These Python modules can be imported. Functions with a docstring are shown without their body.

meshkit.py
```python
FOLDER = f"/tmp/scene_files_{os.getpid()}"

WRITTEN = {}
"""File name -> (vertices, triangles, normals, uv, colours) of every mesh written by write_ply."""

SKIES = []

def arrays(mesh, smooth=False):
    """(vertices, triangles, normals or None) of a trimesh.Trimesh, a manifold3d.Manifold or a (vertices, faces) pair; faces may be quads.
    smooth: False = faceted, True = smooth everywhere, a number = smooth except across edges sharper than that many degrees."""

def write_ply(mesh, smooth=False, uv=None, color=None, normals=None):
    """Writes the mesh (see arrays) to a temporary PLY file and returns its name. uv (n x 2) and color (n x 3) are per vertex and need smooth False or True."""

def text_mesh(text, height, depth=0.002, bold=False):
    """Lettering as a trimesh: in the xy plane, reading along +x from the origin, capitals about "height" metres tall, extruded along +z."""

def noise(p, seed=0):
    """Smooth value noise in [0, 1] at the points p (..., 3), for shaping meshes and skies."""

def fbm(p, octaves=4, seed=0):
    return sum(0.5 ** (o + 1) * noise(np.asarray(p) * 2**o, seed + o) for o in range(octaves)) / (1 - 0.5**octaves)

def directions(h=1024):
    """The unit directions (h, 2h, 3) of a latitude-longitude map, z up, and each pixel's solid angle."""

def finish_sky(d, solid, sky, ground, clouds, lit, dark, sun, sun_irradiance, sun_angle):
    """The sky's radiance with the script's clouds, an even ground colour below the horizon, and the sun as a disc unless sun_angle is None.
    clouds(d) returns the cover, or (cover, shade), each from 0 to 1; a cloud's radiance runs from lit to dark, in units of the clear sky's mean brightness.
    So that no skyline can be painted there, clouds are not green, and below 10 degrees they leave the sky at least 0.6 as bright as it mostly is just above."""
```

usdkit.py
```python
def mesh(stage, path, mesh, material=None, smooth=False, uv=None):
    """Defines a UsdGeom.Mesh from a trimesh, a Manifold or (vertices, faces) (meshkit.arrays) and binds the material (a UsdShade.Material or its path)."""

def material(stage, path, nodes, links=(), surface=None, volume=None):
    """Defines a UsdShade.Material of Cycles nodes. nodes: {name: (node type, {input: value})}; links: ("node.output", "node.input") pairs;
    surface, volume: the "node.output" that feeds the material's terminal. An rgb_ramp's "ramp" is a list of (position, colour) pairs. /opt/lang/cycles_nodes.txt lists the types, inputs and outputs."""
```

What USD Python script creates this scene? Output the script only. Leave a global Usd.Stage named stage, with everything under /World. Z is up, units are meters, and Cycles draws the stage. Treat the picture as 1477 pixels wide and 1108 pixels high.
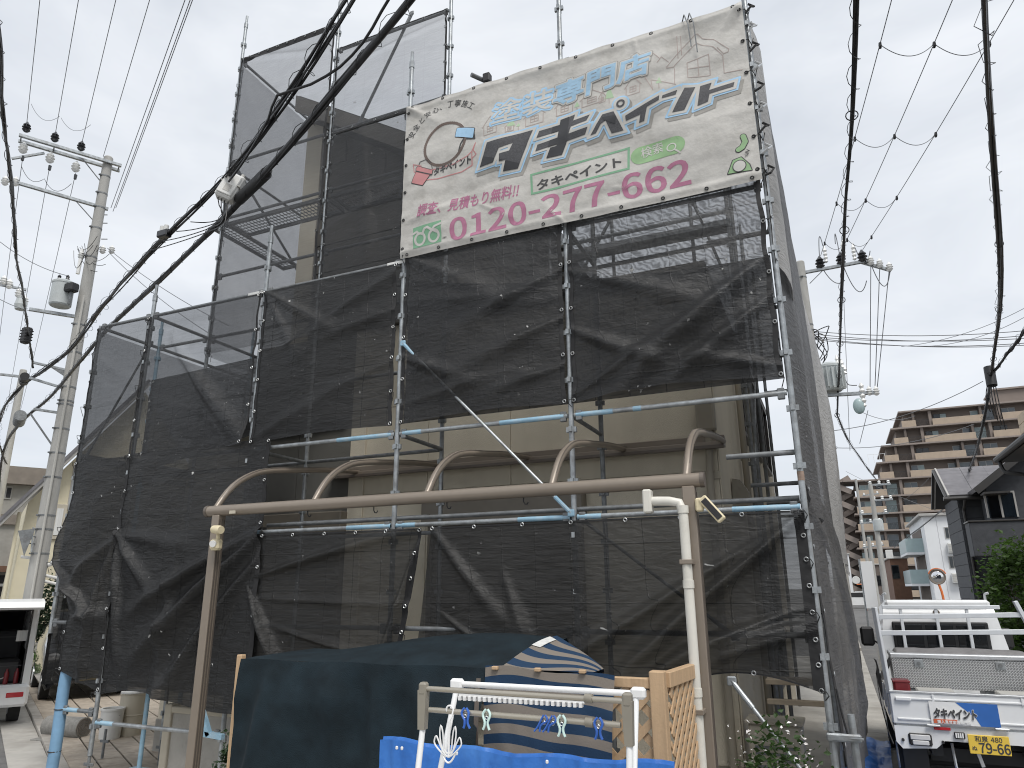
import math, random
import numpy as np
import trimesh, shapely
from shapely.geometry import Polygon, Point, LineString
from shapely import affinity
from pxr import Usd, UsdGeom, UsdLux, UsdShade, Gf, Sdf, Vt
import usdkit, meshkit

stage = Usd.Stage.CreateInMemory()
UsdGeom.SetStageUpAxis(stage, UsdGeom.Tokens.z)
UsdGeom.SetStageMetersPerUnit(stage, 1.0)
UsdGeom.Xform.Define(stage, '/World')
UsdGeom.Scope.Define(stage, '/World/Looks')

# ------------------------------------------------ camera, sky, sun, exposure
EYE = np.array([0.0, 0.0, 1.95])
F_PX, PITCH, ROLL, YAW = 1026.0, math.radians(16.1), math.radians(-0.38), math.radians(23.75)
EXPOSURE = 0.88
SUN_EL, SUN_ROT = math.radians(58), math.radians(140)
fw = np.array([-math.sin(YAW) * math.cos(PITCH), math.cos(YAW) * math.cos(PITCH), math.sin(PITCH)])
r0 = np.array([math.cos(YAW), math.sin(YAW), 0.0]); u0 = np.cross(r0, fw)
RIGHT, UP = r0 * math.cos(ROLL) + u0 * math.sin(ROLL), -r0 * math.sin(ROLL) + u0 * math.cos(ROLL)
cam = UsdGeom.Camera.Define(stage, '/World/camera')
cam.CreateHorizontalApertureAttr(36.0); cam.CreateVerticalApertureAttr(27.0)
cam.CreateFocalLengthAttr(36.0 * F_PX / 1477)
cam.CreateClippingRangeAttr(Gf.Vec2f(0.05, 5000))
cam.CreateExposureAttr(EXPOSURE)
UsdGeom.Xformable(cam).AddTransformOp().Set(Gf.Matrix4d(*RIGHT, 0, *UP, 0, *(-fw), 0, *EYE, 1))

usdkit.material(stage, '/World/Looks/sky_look', {
    'tc': ('texture_coordinate', {}),
    'map': ('mapping', {'scale': (1.0, 1.0, 2.6)}),
    'sky': ('sky_texture', {'sky_type': 'single_scattering', 'sun_disc': False, 'sun_elevation': SUN_EL, 'sun_rotation': SUN_ROT, 'aerosol_density': 2.0}),
    'n': ('noise_texture', {'scale': 2.6, 'detail': 6.0, 'roughness': 0.52, 'distortion': 0.4}),
    'r': ('rgb_ramp', {'ramp': [(0.3, (3.85, 4.08, 4.42)), (0.5, (4.5, 4.7, 4.98)), (0.68, (5.2, 5.35, 5.55))]}),
    'mx': ('mix_color', {'fac': 0.93, 'use_clamp': False}),
    'bg': ('background_shader', {'strength': 0.1}),
}, [('tc.generated', 'map.vector'), ('map.vector', 'n.vector'), ('n.fac', 'r.fac'), ('sky.color', 'mx.a'), ('r.color', 'mx.b'), ('mx.result', 'bg.color')], surface='bg.background')
dome = UsdLux.DomeLight.Define(stage, '/World/sky')
UsdShade.MaterialBindingAPI.Apply(dome.GetPrim()).Bind(UsdShade.Material.Get(stage, '/World/Looks/sky_look'))
dome.GetPrim().SetCustomDataByKey('kind', 'structure')
sun = UsdLux.DistantLight.Define(stage, '/World/sun')
sun.CreateIntensityAttr(0.4); sun.CreateAngleAttr(24.0); sun.CreateNormalizeAttr(True); sun.CreateColorAttr(Gf.Vec3f(1, 0.97, 0.93))
to_sun = np.array([math.sin(SUN_ROT) * math.cos(SUN_EL), math.cos(SUN_ROT) * math.cos(SUN_EL), math.sin(SUN_EL)])
zx = to_sun; xx = np.cross([0, 0, 1], zx); xx /= np.linalg.norm(xx); yx = np.cross(zx, xx)
UsdGeom.Xformable(sun).AddTransformOp().Set(Gf.Matrix4d(*xx, 0, *yx, 0, *zx, 0, 0, 0, 30, 1))

# ------------------------------------------------ helpers
rnd = random.Random(7)
def at(u, v, x=None, y=None, z=None, d=None, pt=None, n=None):
    """the point of a real plane seen at a pixel of the photograph (survey of the place)"""
    D = RIGHT * (u - 738.5) + UP * (554 - v) + fw * F_PX
    if x is not None: t = (x - EYE[0]) / D[0]
    elif y is not None: t = (y - EYE[1]) / D[1]
    elif z is not None: t = (z - EYE[2]) / D[2]
    elif pt is not None: t = np.dot(np.asarray(pt) - EYE, n) / np.dot(D, n)
    else: t = d / F_PX
    return EYE + t * D
V = lambda *a: np.array(a, float)
E1 = V(-0.864, 0.504, 0)       # direction of the street on the left
E2 = V(0.504, 0.864, 0)        # into the lots beside it
ZZ = V(0, 0, 1)
used = set()
def numbered(parent, name):
    p, k = f'{parent}/{name}', 0
    while p in used:
        k += 1; p = f'{parent}/{name}_{k:03d}'
    used.add(p); return p
used.update(['/World/camera', '/World/sky', '/World/sun', '/World/Looks'])
def data(path, **kw):
    pr = stage.GetPrimAtPath(path)
    for k, v in kw.items():
        if v: pr.SetCustomDataByKey(k, v)
def asmesh(m):
    if isinstance(m, list): m = cat(m)
    if isinstance(m, tuple): 
        f = np.asarray(m[1])
        if f.shape[1] == 4: f = np.vstack([f[:, [0, 1, 2]], f[:, [0, 2, 3]]])
        return trimesh.Trimesh(np.asarray(m[0], float), f, process=False)
    return m
def cat(ms):
    ms = [asmesh(m) for m in ms]
    return ms[0] if len(ms) == 1 else trimesh.util.concatenate(ms)
class Thing:
    """an Xform at the thing's base; its parts are modelled in world coordinates (or local ones with local=True)"""
    def __init__(s, name, label=None, category=None, loc=(0, 0, 0), group=None, kind=None, rz=0.0, local=False):
        s.path = numbered('/World', name); s.loc = np.asarray(loc, float); s.local = local
        x = UsdGeom.Xform.Define(stage, s.path)
        x.AddTranslateOp().Set(Gf.Vec3d(*map(float, s.loc)))
        if rz: x.AddRotateZOp().Set(float(rz))
        data(s.path, label=label, category=category, group=group, kind=kind)
    def part(s, name, m, look, smooth=False, parent=None, label=None, kind=None):
        m = asmesh(m)
        if not s.local:
            m = m.copy(); m.apply_translation(-s.loc)
        p = numbered(parent or s.path, name)
        usdkit.mesh(stage, p, m, look, smooth=smooth)
        data(p, label=label, kind=kind)
        return p
def copy_of(src, loc, rz=0, label=None, group=None):
    pr = stage.GetPrimAtPath(src.path); was = pr.GetCustomData()
    p = numbered('/World', src.path.split('/')[-1].rstrip('0123456789').rstrip('_'))
    x = UsdGeom.Xform.Define(stage, p)
    x.GetPrim().GetReferences().AddInternalReference(src.path)
    x.ClearXformOpOrder()
    x.AddTranslateOp(opSuffix='c').Set(Gf.Vec3d(*map(float, loc)))
    if rz: x.AddRotateZOp(opSuffix='c').Set(float(rz))
    x.GetPrim().SetInstanceable(True)
    data(p, label=label or was.get('label'), category=was.get('category'), group=group or was.get('group'))
    return p
def single(name, m, look, label=None, category=None, group=None, kind=None, smooth=False, base=None):
    m = asmesh(m)
    p = numbered('/World', name)
    lo, hi = m.bounds
    b = V(*((lo + hi) / 2)[:2], lo[2]) if base is None else np.asarray(base, float)
    m = m.copy(); m.apply_translation(-b)
    me = usdkit.mesh(stage, p, m, look, smooth=smooth)
    UsdGeom.Xformable(me).AddTranslateOp().Set(Gf.Vec3d(*map(float, b)))
    data(p, label=label, category=category, group=group, kind=kind)
    return p
BOXF = np.array([[0,2,3],[0,3,1],[4,5,7],[4,7,6],[0,1,5],[0,5,4],[2,6,7],[2,7,3],[0,4,6],[0,6,2],[1,3,7],[1,7,5]])
def box(lo, hi, ch=0.0, ex=None, ey=None, ez=None, o=None):
    """axis-aligned box lo..hi; with ex, ey, ez, o: in that frame; ch = chamfer"""
    lo, hi = np.minimum(lo, hi).astype(float), np.maximum(lo, hi).astype(float)
    if ch > 0:
        ch = min(ch, 0.45 * float((hi - lo).min()))
        pts = []
        for i in range(8):
            c = [lo[k] if not (i >> (2 - k)) & 1 else hi[k] for k in range(3)]
            s = [1 if c[k] == lo[k] else -1 for k in range(3)]
            for k in range(3):
                q = list(c)
                for j in range(3):
                    if j != k: q[j] += s[j] * ch
                pts.append(q)
        m = trimesh.convex.convex_hull(np.array(pts))
        v, f = np.array(m.vertices), np.array(m.faces)
    else:
        v = np.array([[(lo, hi)[(i >> 2) & 1][0], (lo, hi)[(i >> 1) & 1][1], (lo, hi)[i & 1][2]] for i in range(8)]); f = BOXF[:, ::-1] * 1
        f = BOXF
    if ex is not None:
        o = np.zeros(3) if o is None else np.asarray(o, float)
        ex, ey = np.asarray(ex, float), np.asarray(ey, float)
        ez = np.cross(ex, ey) if ez is None else np.asarray(ez, float)
        v = o + v[:, :1] * ex + v[:, 1:2] * ey + v[:, 2:] * ez
    t = trimesh.Trimesh(v, f, process=False)
    if t.volume < 0: t.invert()
    return t
def bar(a, b, w, h, up=(0, 0, 1), ch=0.0):
    """rectangular bar from a to b, w across, h along up"""
    a, b = np.asarray(a, float), np.asarray(b, float)
    d = b - a; L = np.linalg.norm(d); d = d / L
    s = np.cross(d, up); s /= np.linalg.norm(s); t = np.cross(s, d)
    return box((0, -w / 2, -h / 2), (L, w / 2, h / 2), ch, ex=d, ey=s, ez=t, o=a)
def tube(pts, r, n=8, caps=True, closed=False):
    p = np.asarray(pts, float); m = len(p)
    if closed:
        t = np.roll(p, -1, 0) - np.roll(p, 1, 0)
    else:
        t = np.gradient(p, axis=0)
    t /= np.linalg.norm(t, axis=1, keepdims=True) + 1e-12
    a = np.zeros_like(p)
    ref = V(0, 0, 1) if abs(t[0][2]) < 0.9 else V(1, 0, 0)
    prev = np.cross(t[0], ref); prev /= np.linalg.norm(prev)
    for i in range(m):
        prev = prev - t[i] * np.dot(prev, t[i]); prev /= np.linalg.norm(prev) + 1e-12; a[i] = prev
    b = np.cross(t, a); ang = np.arange(n) * 2 * np.pi / n
    R = np.broadcast_to(np.asarray(r, float), (m,))
    v = p[:, None] + R[:, None, None] * (np.cos(ang)[None, :, None] * a[:, None] + np.sin(ang)[None, :, None] * b[:, None])
    v = v.reshape(-1, 3); f = []
    M = m if closed else m - 1
    i, j = np.meshgrid(np.arange(M), np.arange(n), indexing='ij'); i2 = (i + 1) % m
    q = np.stack([i * n + j, i * n + (j + 1) % n, i2 * n + (j + 1) % n, i2 * n + j], -1).reshape(-1, 4)
    f = np.vstack([q[:, [0, 1, 2]], q[:, [0, 2, 3]]])
    if caps and not closed:
        k = np.arange(1, n - 1)
        f = np.vstack([f, np.stack([0 * k, k + 1, k], -1), (m - 1) * n + np.stack([0 * k, k, k + 1], -1)])
    return trimesh.Trimesh(v, f, process=False)
def cyl(a, b, r, n=12, r2=None):
    return tube([a, b], [r, r if r2 is None else r2], n)
def ring(c, axis, R, r, n=12, m=5):
    axis = np.asarray(axis, float) / np.linalg.norm(axis)
    a = np.cross(axis, V(0, 0, 1) if abs(axis[2]) < 0.9 else V(1, 0, 0)); a /= np.linalg.norm(a); b = np.cross(axis, a)
    th = np.arange(n) * 2 * np.pi / n
    return tube(np.asarray(c) + R * (np.cos(th)[:, None] * a + np.sin(th)[:, None] * b), r, m, closed=True)
def lathe(c, prof, n=16, axis=(0, 0, 1)):
    """prof: (radius, height along axis)"""
    axis = np.asarray(axis, float) / np.linalg.norm(axis)
    pts = [np.asarray(c, float) + axis * h for _, h in prof]
    a = np.cross(axis, V(0, 0, 1) if abs(axis[2]) < 0.9 else V(1, 0, 0)); a /= np.linalg.norm(a); b = np.cross(axis, a)
    ang = np.arange(n) * 2 * np.pi / n
    v = np.array([p + max(r, 1e-4) * (math.cos(t) * a + math.sin(t) * b) for p, (r, _) in zip(pts, prof) for t in ang]); m = len(prof)
    i, j = np.meshgrid(np.arange(m - 1), np.arange(n), indexing='ij')
    q = np.stack([i * n + j, i * n + (j + 1) % n, (i + 1) * n + (j + 1) % n, (i + 1) * n + j], -1).reshape(-1, 4)
    k = np.arange(1, n - 1)
    f = np.vstack([q[:, [0, 1, 2]], q[:, [0, 2, 3]], np.stack([0 * k, k + 1, k], -1), (m - 1) * n + np.stack([0 * k, k, k + 1], -1)])
    return trimesh.Trimesh(v, f, process=False)
def grid(P):
    """P: (m, n, 3) points to a sheet"""
    m, n = P.shape[:2]
    i, j = np.meshgrid(np.arange(m - 1), np.arange(n - 1), indexing='ij')
    q = np.stack([i * n + j, i * n + j + 1, (i + 1) * n + j + 1, (i + 1) * n + j], -1).reshape(-1, 4)
    return trimesh.Trimesh(P.reshape(-1, 3), np.vstack([q[:, [0, 1, 2]], q[:, [0, 2, 3]]]), process=False)
def prism(poly, depth, o, ex, ey):
    """a 2-D outline (points or shapely) in the plane (o, ex, ey), extruded by depth along ex x ey"""
    g = poly if hasattr(poly, 'geom_type') else Polygon(poly)
    ez = np.cross(ex, ey); out = []
    for q in getattr(g, 'geoms', [g]):
        if q.area < 1e-9: continue
        m = trimesh.creation.extrude_polygon(q.buffer(0) if not q.is_valid else q, depth, engine='earcut')
        v = np.array(m.vertices)
        t = trimesh.Trimesh(np.asarray(o, float) + v[:, :1] * ex + v[:, 1:2] * ey + v[:, 2:] * ez, m.faces, process=False)
        if t.volume < 0: t.invert()
        out.append(t)
    return cat(out)
def arc(c, R, a0, a1, n, ex, ey):
    th = np.radians(np.linspace(a0, a1, n))
    return np.asarray(c) + R * (np.cos(th)[:, None] * np.asarray(ex) + np.sin(th)[:, None] * np.asarray(ey))
def sag(a, b, dip, n=16):
    t = np.linspace(0, 1, n)[:, None]
    p = np.asarray(a) * (1 - t) + np.asarray(b) * t
    p[:, 2] -= (dip * 4 * t * (1 - t))[:, 0]
    return p
def through(pts, n=40):
    """smooth curve through the points"""
    from scipy.interpolate import PchipInterpolator
    p = np.asarray(pts, float); s = np.r_[0, np.cumsum(np.linalg.norm(np.diff(p, axis=0), axis=1))]
    return PchipInterpolator(s, p)(np.linspace(0, s[-1], n))

# ------------------------------------------------ materials
def look(name, col, rough=0.6, metal=0.0, var=0.12, scale=3.0, bump=0.0, bscale=60.0, spec=0.5, coat=0.0, dirt=None, dscale=1.2, damt=0.5, trans=0.0, stretch=None, obj=False, rand=0.0):
    col = np.asarray(col, float)
    nodes = {'g': ('texture_coordinate', {}) if obj else ('geometry', {}), 'mp': ('mapping', {'scale': stretch or (1, 1, 1)}),
             'n': ('noise_texture', {'scale': scale, 'detail': 5.0, 'roughness': 0.6}),
             'r': ('rgb_ramp', {'ramp': [(0.3, col * (1 - var)), (0.7, np.minimum(col * (1 + var), 1))]}),
             'p': ('principled_bsdf', {'roughness': rough, 'metallic': metal, 'specular_ior_level': spec, 'coat_weight': coat})}
    src = 'g.object' if obj else 'g.position'
    links = [(src, 'mp.vector'), ('mp.vector', 'n.vector'), ('n.fac', 'r.fac')]
    out = 'r.color'
    if dirt is not None:
        nodes['dn'] = ('noise_texture', {'scale': dscale, 'detail': 8.0, 'roughness': 0.65})
        nodes['dr'] = ('map_range', {'from_min': 0.48, 'from_max': 0.75, 'to_min': 0.0, 'to_max': damt, 'clamp': True})
        nodes['dm'] = ('mix_color', {'b': dirt})
        links += [('mp.vector', 'dn.vector'), ('dn.fac', 'dr.value'), ('dr.result', 'dm.fac'), (out, 'dm.a')]
        out = 'dm.result'
    if rand:
        nodes['ri'] = ('geometry', {})
        nodes['rr'] = ('map_range', {'from_min': 0.0, 'from_max': 1.0, 'to_min': 1 - rand, 'to_max': 1 + rand})
        nodes['rh'] = ('hsv', {})
        links += [('ri.random_per_island', 'rr.value'), ('rr.result', 'rh.value'), (out, 'rh.color')]
        out = 'rh.color'
    links.append((out, 'p.base_color'))
    if bump:
        nodes['bn'] = ('noise_texture', {'scale': bscale, 'detail': 4.0})
        nodes['b'] = ('bump', {'strength': bump, 'distance': 0.01})
        links += [(src, 'bn.vector'), ('bn.fac', 'b.height'), ('b.normal', 'p.normal')]
    surf = 'p.BSDF'
    if trans:
        nodes['tl'] = ('diffuse_bsdf', {}); nodes.pop('tl')
        nodes['tl'] = ('translucent_bsdf', {}); nodes['mx'] = ('mix_closure', {'fac': trans})
        links += [(out, 'tl.color'), ('p.BSDF', 'mx.closure1'), ('tl.BSDF', 'mx.closure2')]
        surf = 'mx.closure'
    return usdkit.material(stage, f'/World/Looks/{name}', nodes, links, surface=surf)
def net_look(name, col, op, specks=0.0, moire=0.0, crease=0.4, streak=0.25, grazing=0.8):
    """woven mesh sheet: a diffuse fabric with open holes, denser where it is seen at a slant"""
    n = {'g': ('geometry', {}), 's': ('separate_xyz', {}), 'h': ('math', {'math_type': 'add'}), 'c': ('combine_xyz', {}),
         'm1': ('mapping', {'scale': (5.0, 55.0, 1.0)}), 'n1': ('noise_texture', {'scale': 1.0, 'detail': 4.0}),
         'n2': ('noise_texture', {'scale': 1.1, 'detail': 6.0, 'roughness': 0.6}),
         'n3': ('noise_texture', {'scale': 13.0, 'detail': 2.0}), 'n3b': ('noise_texture', {'scale': 1.7, 'detail': 1.0}),
         'br': ('brick_texture', {'color1': (0, 0, 0), 'color2': (0, 0, 0), 'mortar': (1, 1, 1), 'scale': 1.0, 'mortar_size': 0.007, 'mortar_smooth': 0.9, 'brick_width': 0.31, 'row_height': 0.46, 'offset': 0.0}),
         'rc': ('rgb_ramp', {'ramp': [(0.25, np.array(col) * 0.7), (0.75, np.array(col) * 1.45)]}),
         'cm': ('mix_color', {'b': np.array(col) * 2.2}), 'cf': ('math', {'math_type': 'multiply', 'value2': crease * 0.35}),
         'sp': ('map_range', {'from_min': 0.70, 'from_max': 0.74, 'to_min': 0.0, 'to_max': specks, 'clamp': True}), 'spm': ('mix_color', {'b': (0.6, 0.6, 0.58)}),
         'sg': ('map_range', {'from_min': 0.5, 'from_max': 0.6, 'to_min': 0.0, 'to_max': 1.0, 'clamp': True}), 'sf': ('math', {'math_type': 'multiply'}),
         'bh': ('math', {'math_type': 'multiply_add', 'value2': crease * 1.5}), 'b': ('bump', {'strength': 0.55, 'distance': 0.008}), 'm4': ('mapping', {'scale': (1.6, 4.2, 1.0)}), 'n4': ('noise_texture', {'scale': 4.0, 'detail': 5.0, 'roughness': 0.6, 'distortion': 0.8}), 'b4': ('bump', {'strength': 0.55, 'distance': 0.035}),
         'p': ('principled_bsdf', {'roughness': 0.5, 'specular_ior_level': 0.5}), 'tl': ('translucent_bsdf', {'color': np.array(col) * 1.2}), 'pt': ('mix_closure', {'fac': 0.2}),
         'tr': ('transparent_bsdf', {'color': (1, 1, 1)}),
         'lw': ('layer_weight', {'blend': 0.5}), 'lp': ('math', {'math_type': 'power', 'value2': 1.6}), 'lm': ('math', {'math_type': 'multiply', 'value2': grazing * (1 - op)}),
         'o1': ('math', {'math_type': 'multiply_add', 'value2': streak, 'value3': op - streak * 0.5}), 'o2': ('math', {'math_type': 'add'}),
         'o3': ('math', {'math_type': 'multiply_add', 'value2': crease * 0.25}), 'o4': ('math', {'math_type': 'add', 'use_clamp': True}), 'mx': ('mix_closure', {})}
    l = [('g.position', 's.vector'), ('s.x', 'h.value1'), ('s.y', 'h.value2'), ('h.value', 'c.x'), ('s.z', 'c.y'),
         ('c.vector', 'm1.vector'), ('m1.vector', 'n1.vector'), ('c.vector', 'n2.vector'), ('c.vector', 'n3.vector'), ('c.vector', 'n3b.vector'), ('c.vector', 'br.vector'),
         ('n2.fac', 'rc.fac'), ('rc.color', 'cm.a'), ('br.fac', 'cf.value1'), ('cf.value', 'cm.fac'),
         ('n3.fac', 'sp.value'), ('n3b.fac', 'sg.value'), ('sp.result', 'sf.value1'), ('sg.result', 'sf.value2'), ('cm.result', 'spm.a'), ('sf.value', 'spm.fac'), ('spm.result', 'p.base_color'),
         ('br.fac', 'bh.value1'), ('n1.fac', 'bh.value3'), ('bh.value', 'b.height'), ('c.vector', 'm4.vector'), ('m4.vector', 'n4.vector'), ('n4.fac', 'b4.height'), ('b4.normal', 'b.normal'), ('b.normal', 'p.normal'),
         ('p.BSDF', 'pt.closure1'), ('tl.BSDF', 'pt.closure2'),
         ('lw.facing', 'lp.value1'), ('lp.value', 'lm.value1'), ('n1.fac', 'o1.value1'), ('o1.value', 'o2.value1'), ('lm.value', 'o2.value2'),
         ('br.fac', 'o3.value1'), ('o2.value', 'o3.value3'), ('o3.value', 'o4.value1'), ('sf.value', 'o4.value2'),
         ('o4.value', 'mx.fac'), ('tr.BSDF', 'mx.closure1'), ('pt.closure', 'mx.closure2')]
    if moire:
        n['w'] = ('wave_texture', {'scale': 9.0, 'distortion': 11.0, 'detail': 2.5, 'detail_scale': 1.1, 'bands_direction': 'diagonal'})
        n['wm'] = ('math', {'math_type': 'multiply_add', 'value2': moire, 'value3': -moire * 0.5})
        n['o5'] = ('math', {'math_type': 'add'})
        l = [x for x in l if x != ('o2.value', 'o3.value3')] + [('c.vector', 'w.vector'), ('w.fac', 'wm.value1'), ('wm.value', 'o5.value1'), ('o2.value', 'o5.value2'), ('o5.value', 'o3.value3')]
    return usdkit.material(stage, f'/World/Looks/{name}', n, l, surface='mx.closure')
def glass_look(name, tint=(0.5, 0.55, 0.6), base=(0.03, 0.035, 0.04)):
    return usdkit.material(stage, f'/World/Looks/{name}', {
        'f': ('fresnel', {'IOR': 1.55}), 't': ('transparent_bsdf', {'color': tint}), 'g': ('glossy_bsdf', {'roughness': 0.02, 'color': (0.9, 0.9, 0.9)}), 'm': ('mix_closure', {})},
        [('f.fac', 'm.fac'), ('t.BSDF', 'm.closure1'), ('g.BSDF', 'm.closure2')], surface='m.closure')

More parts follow.
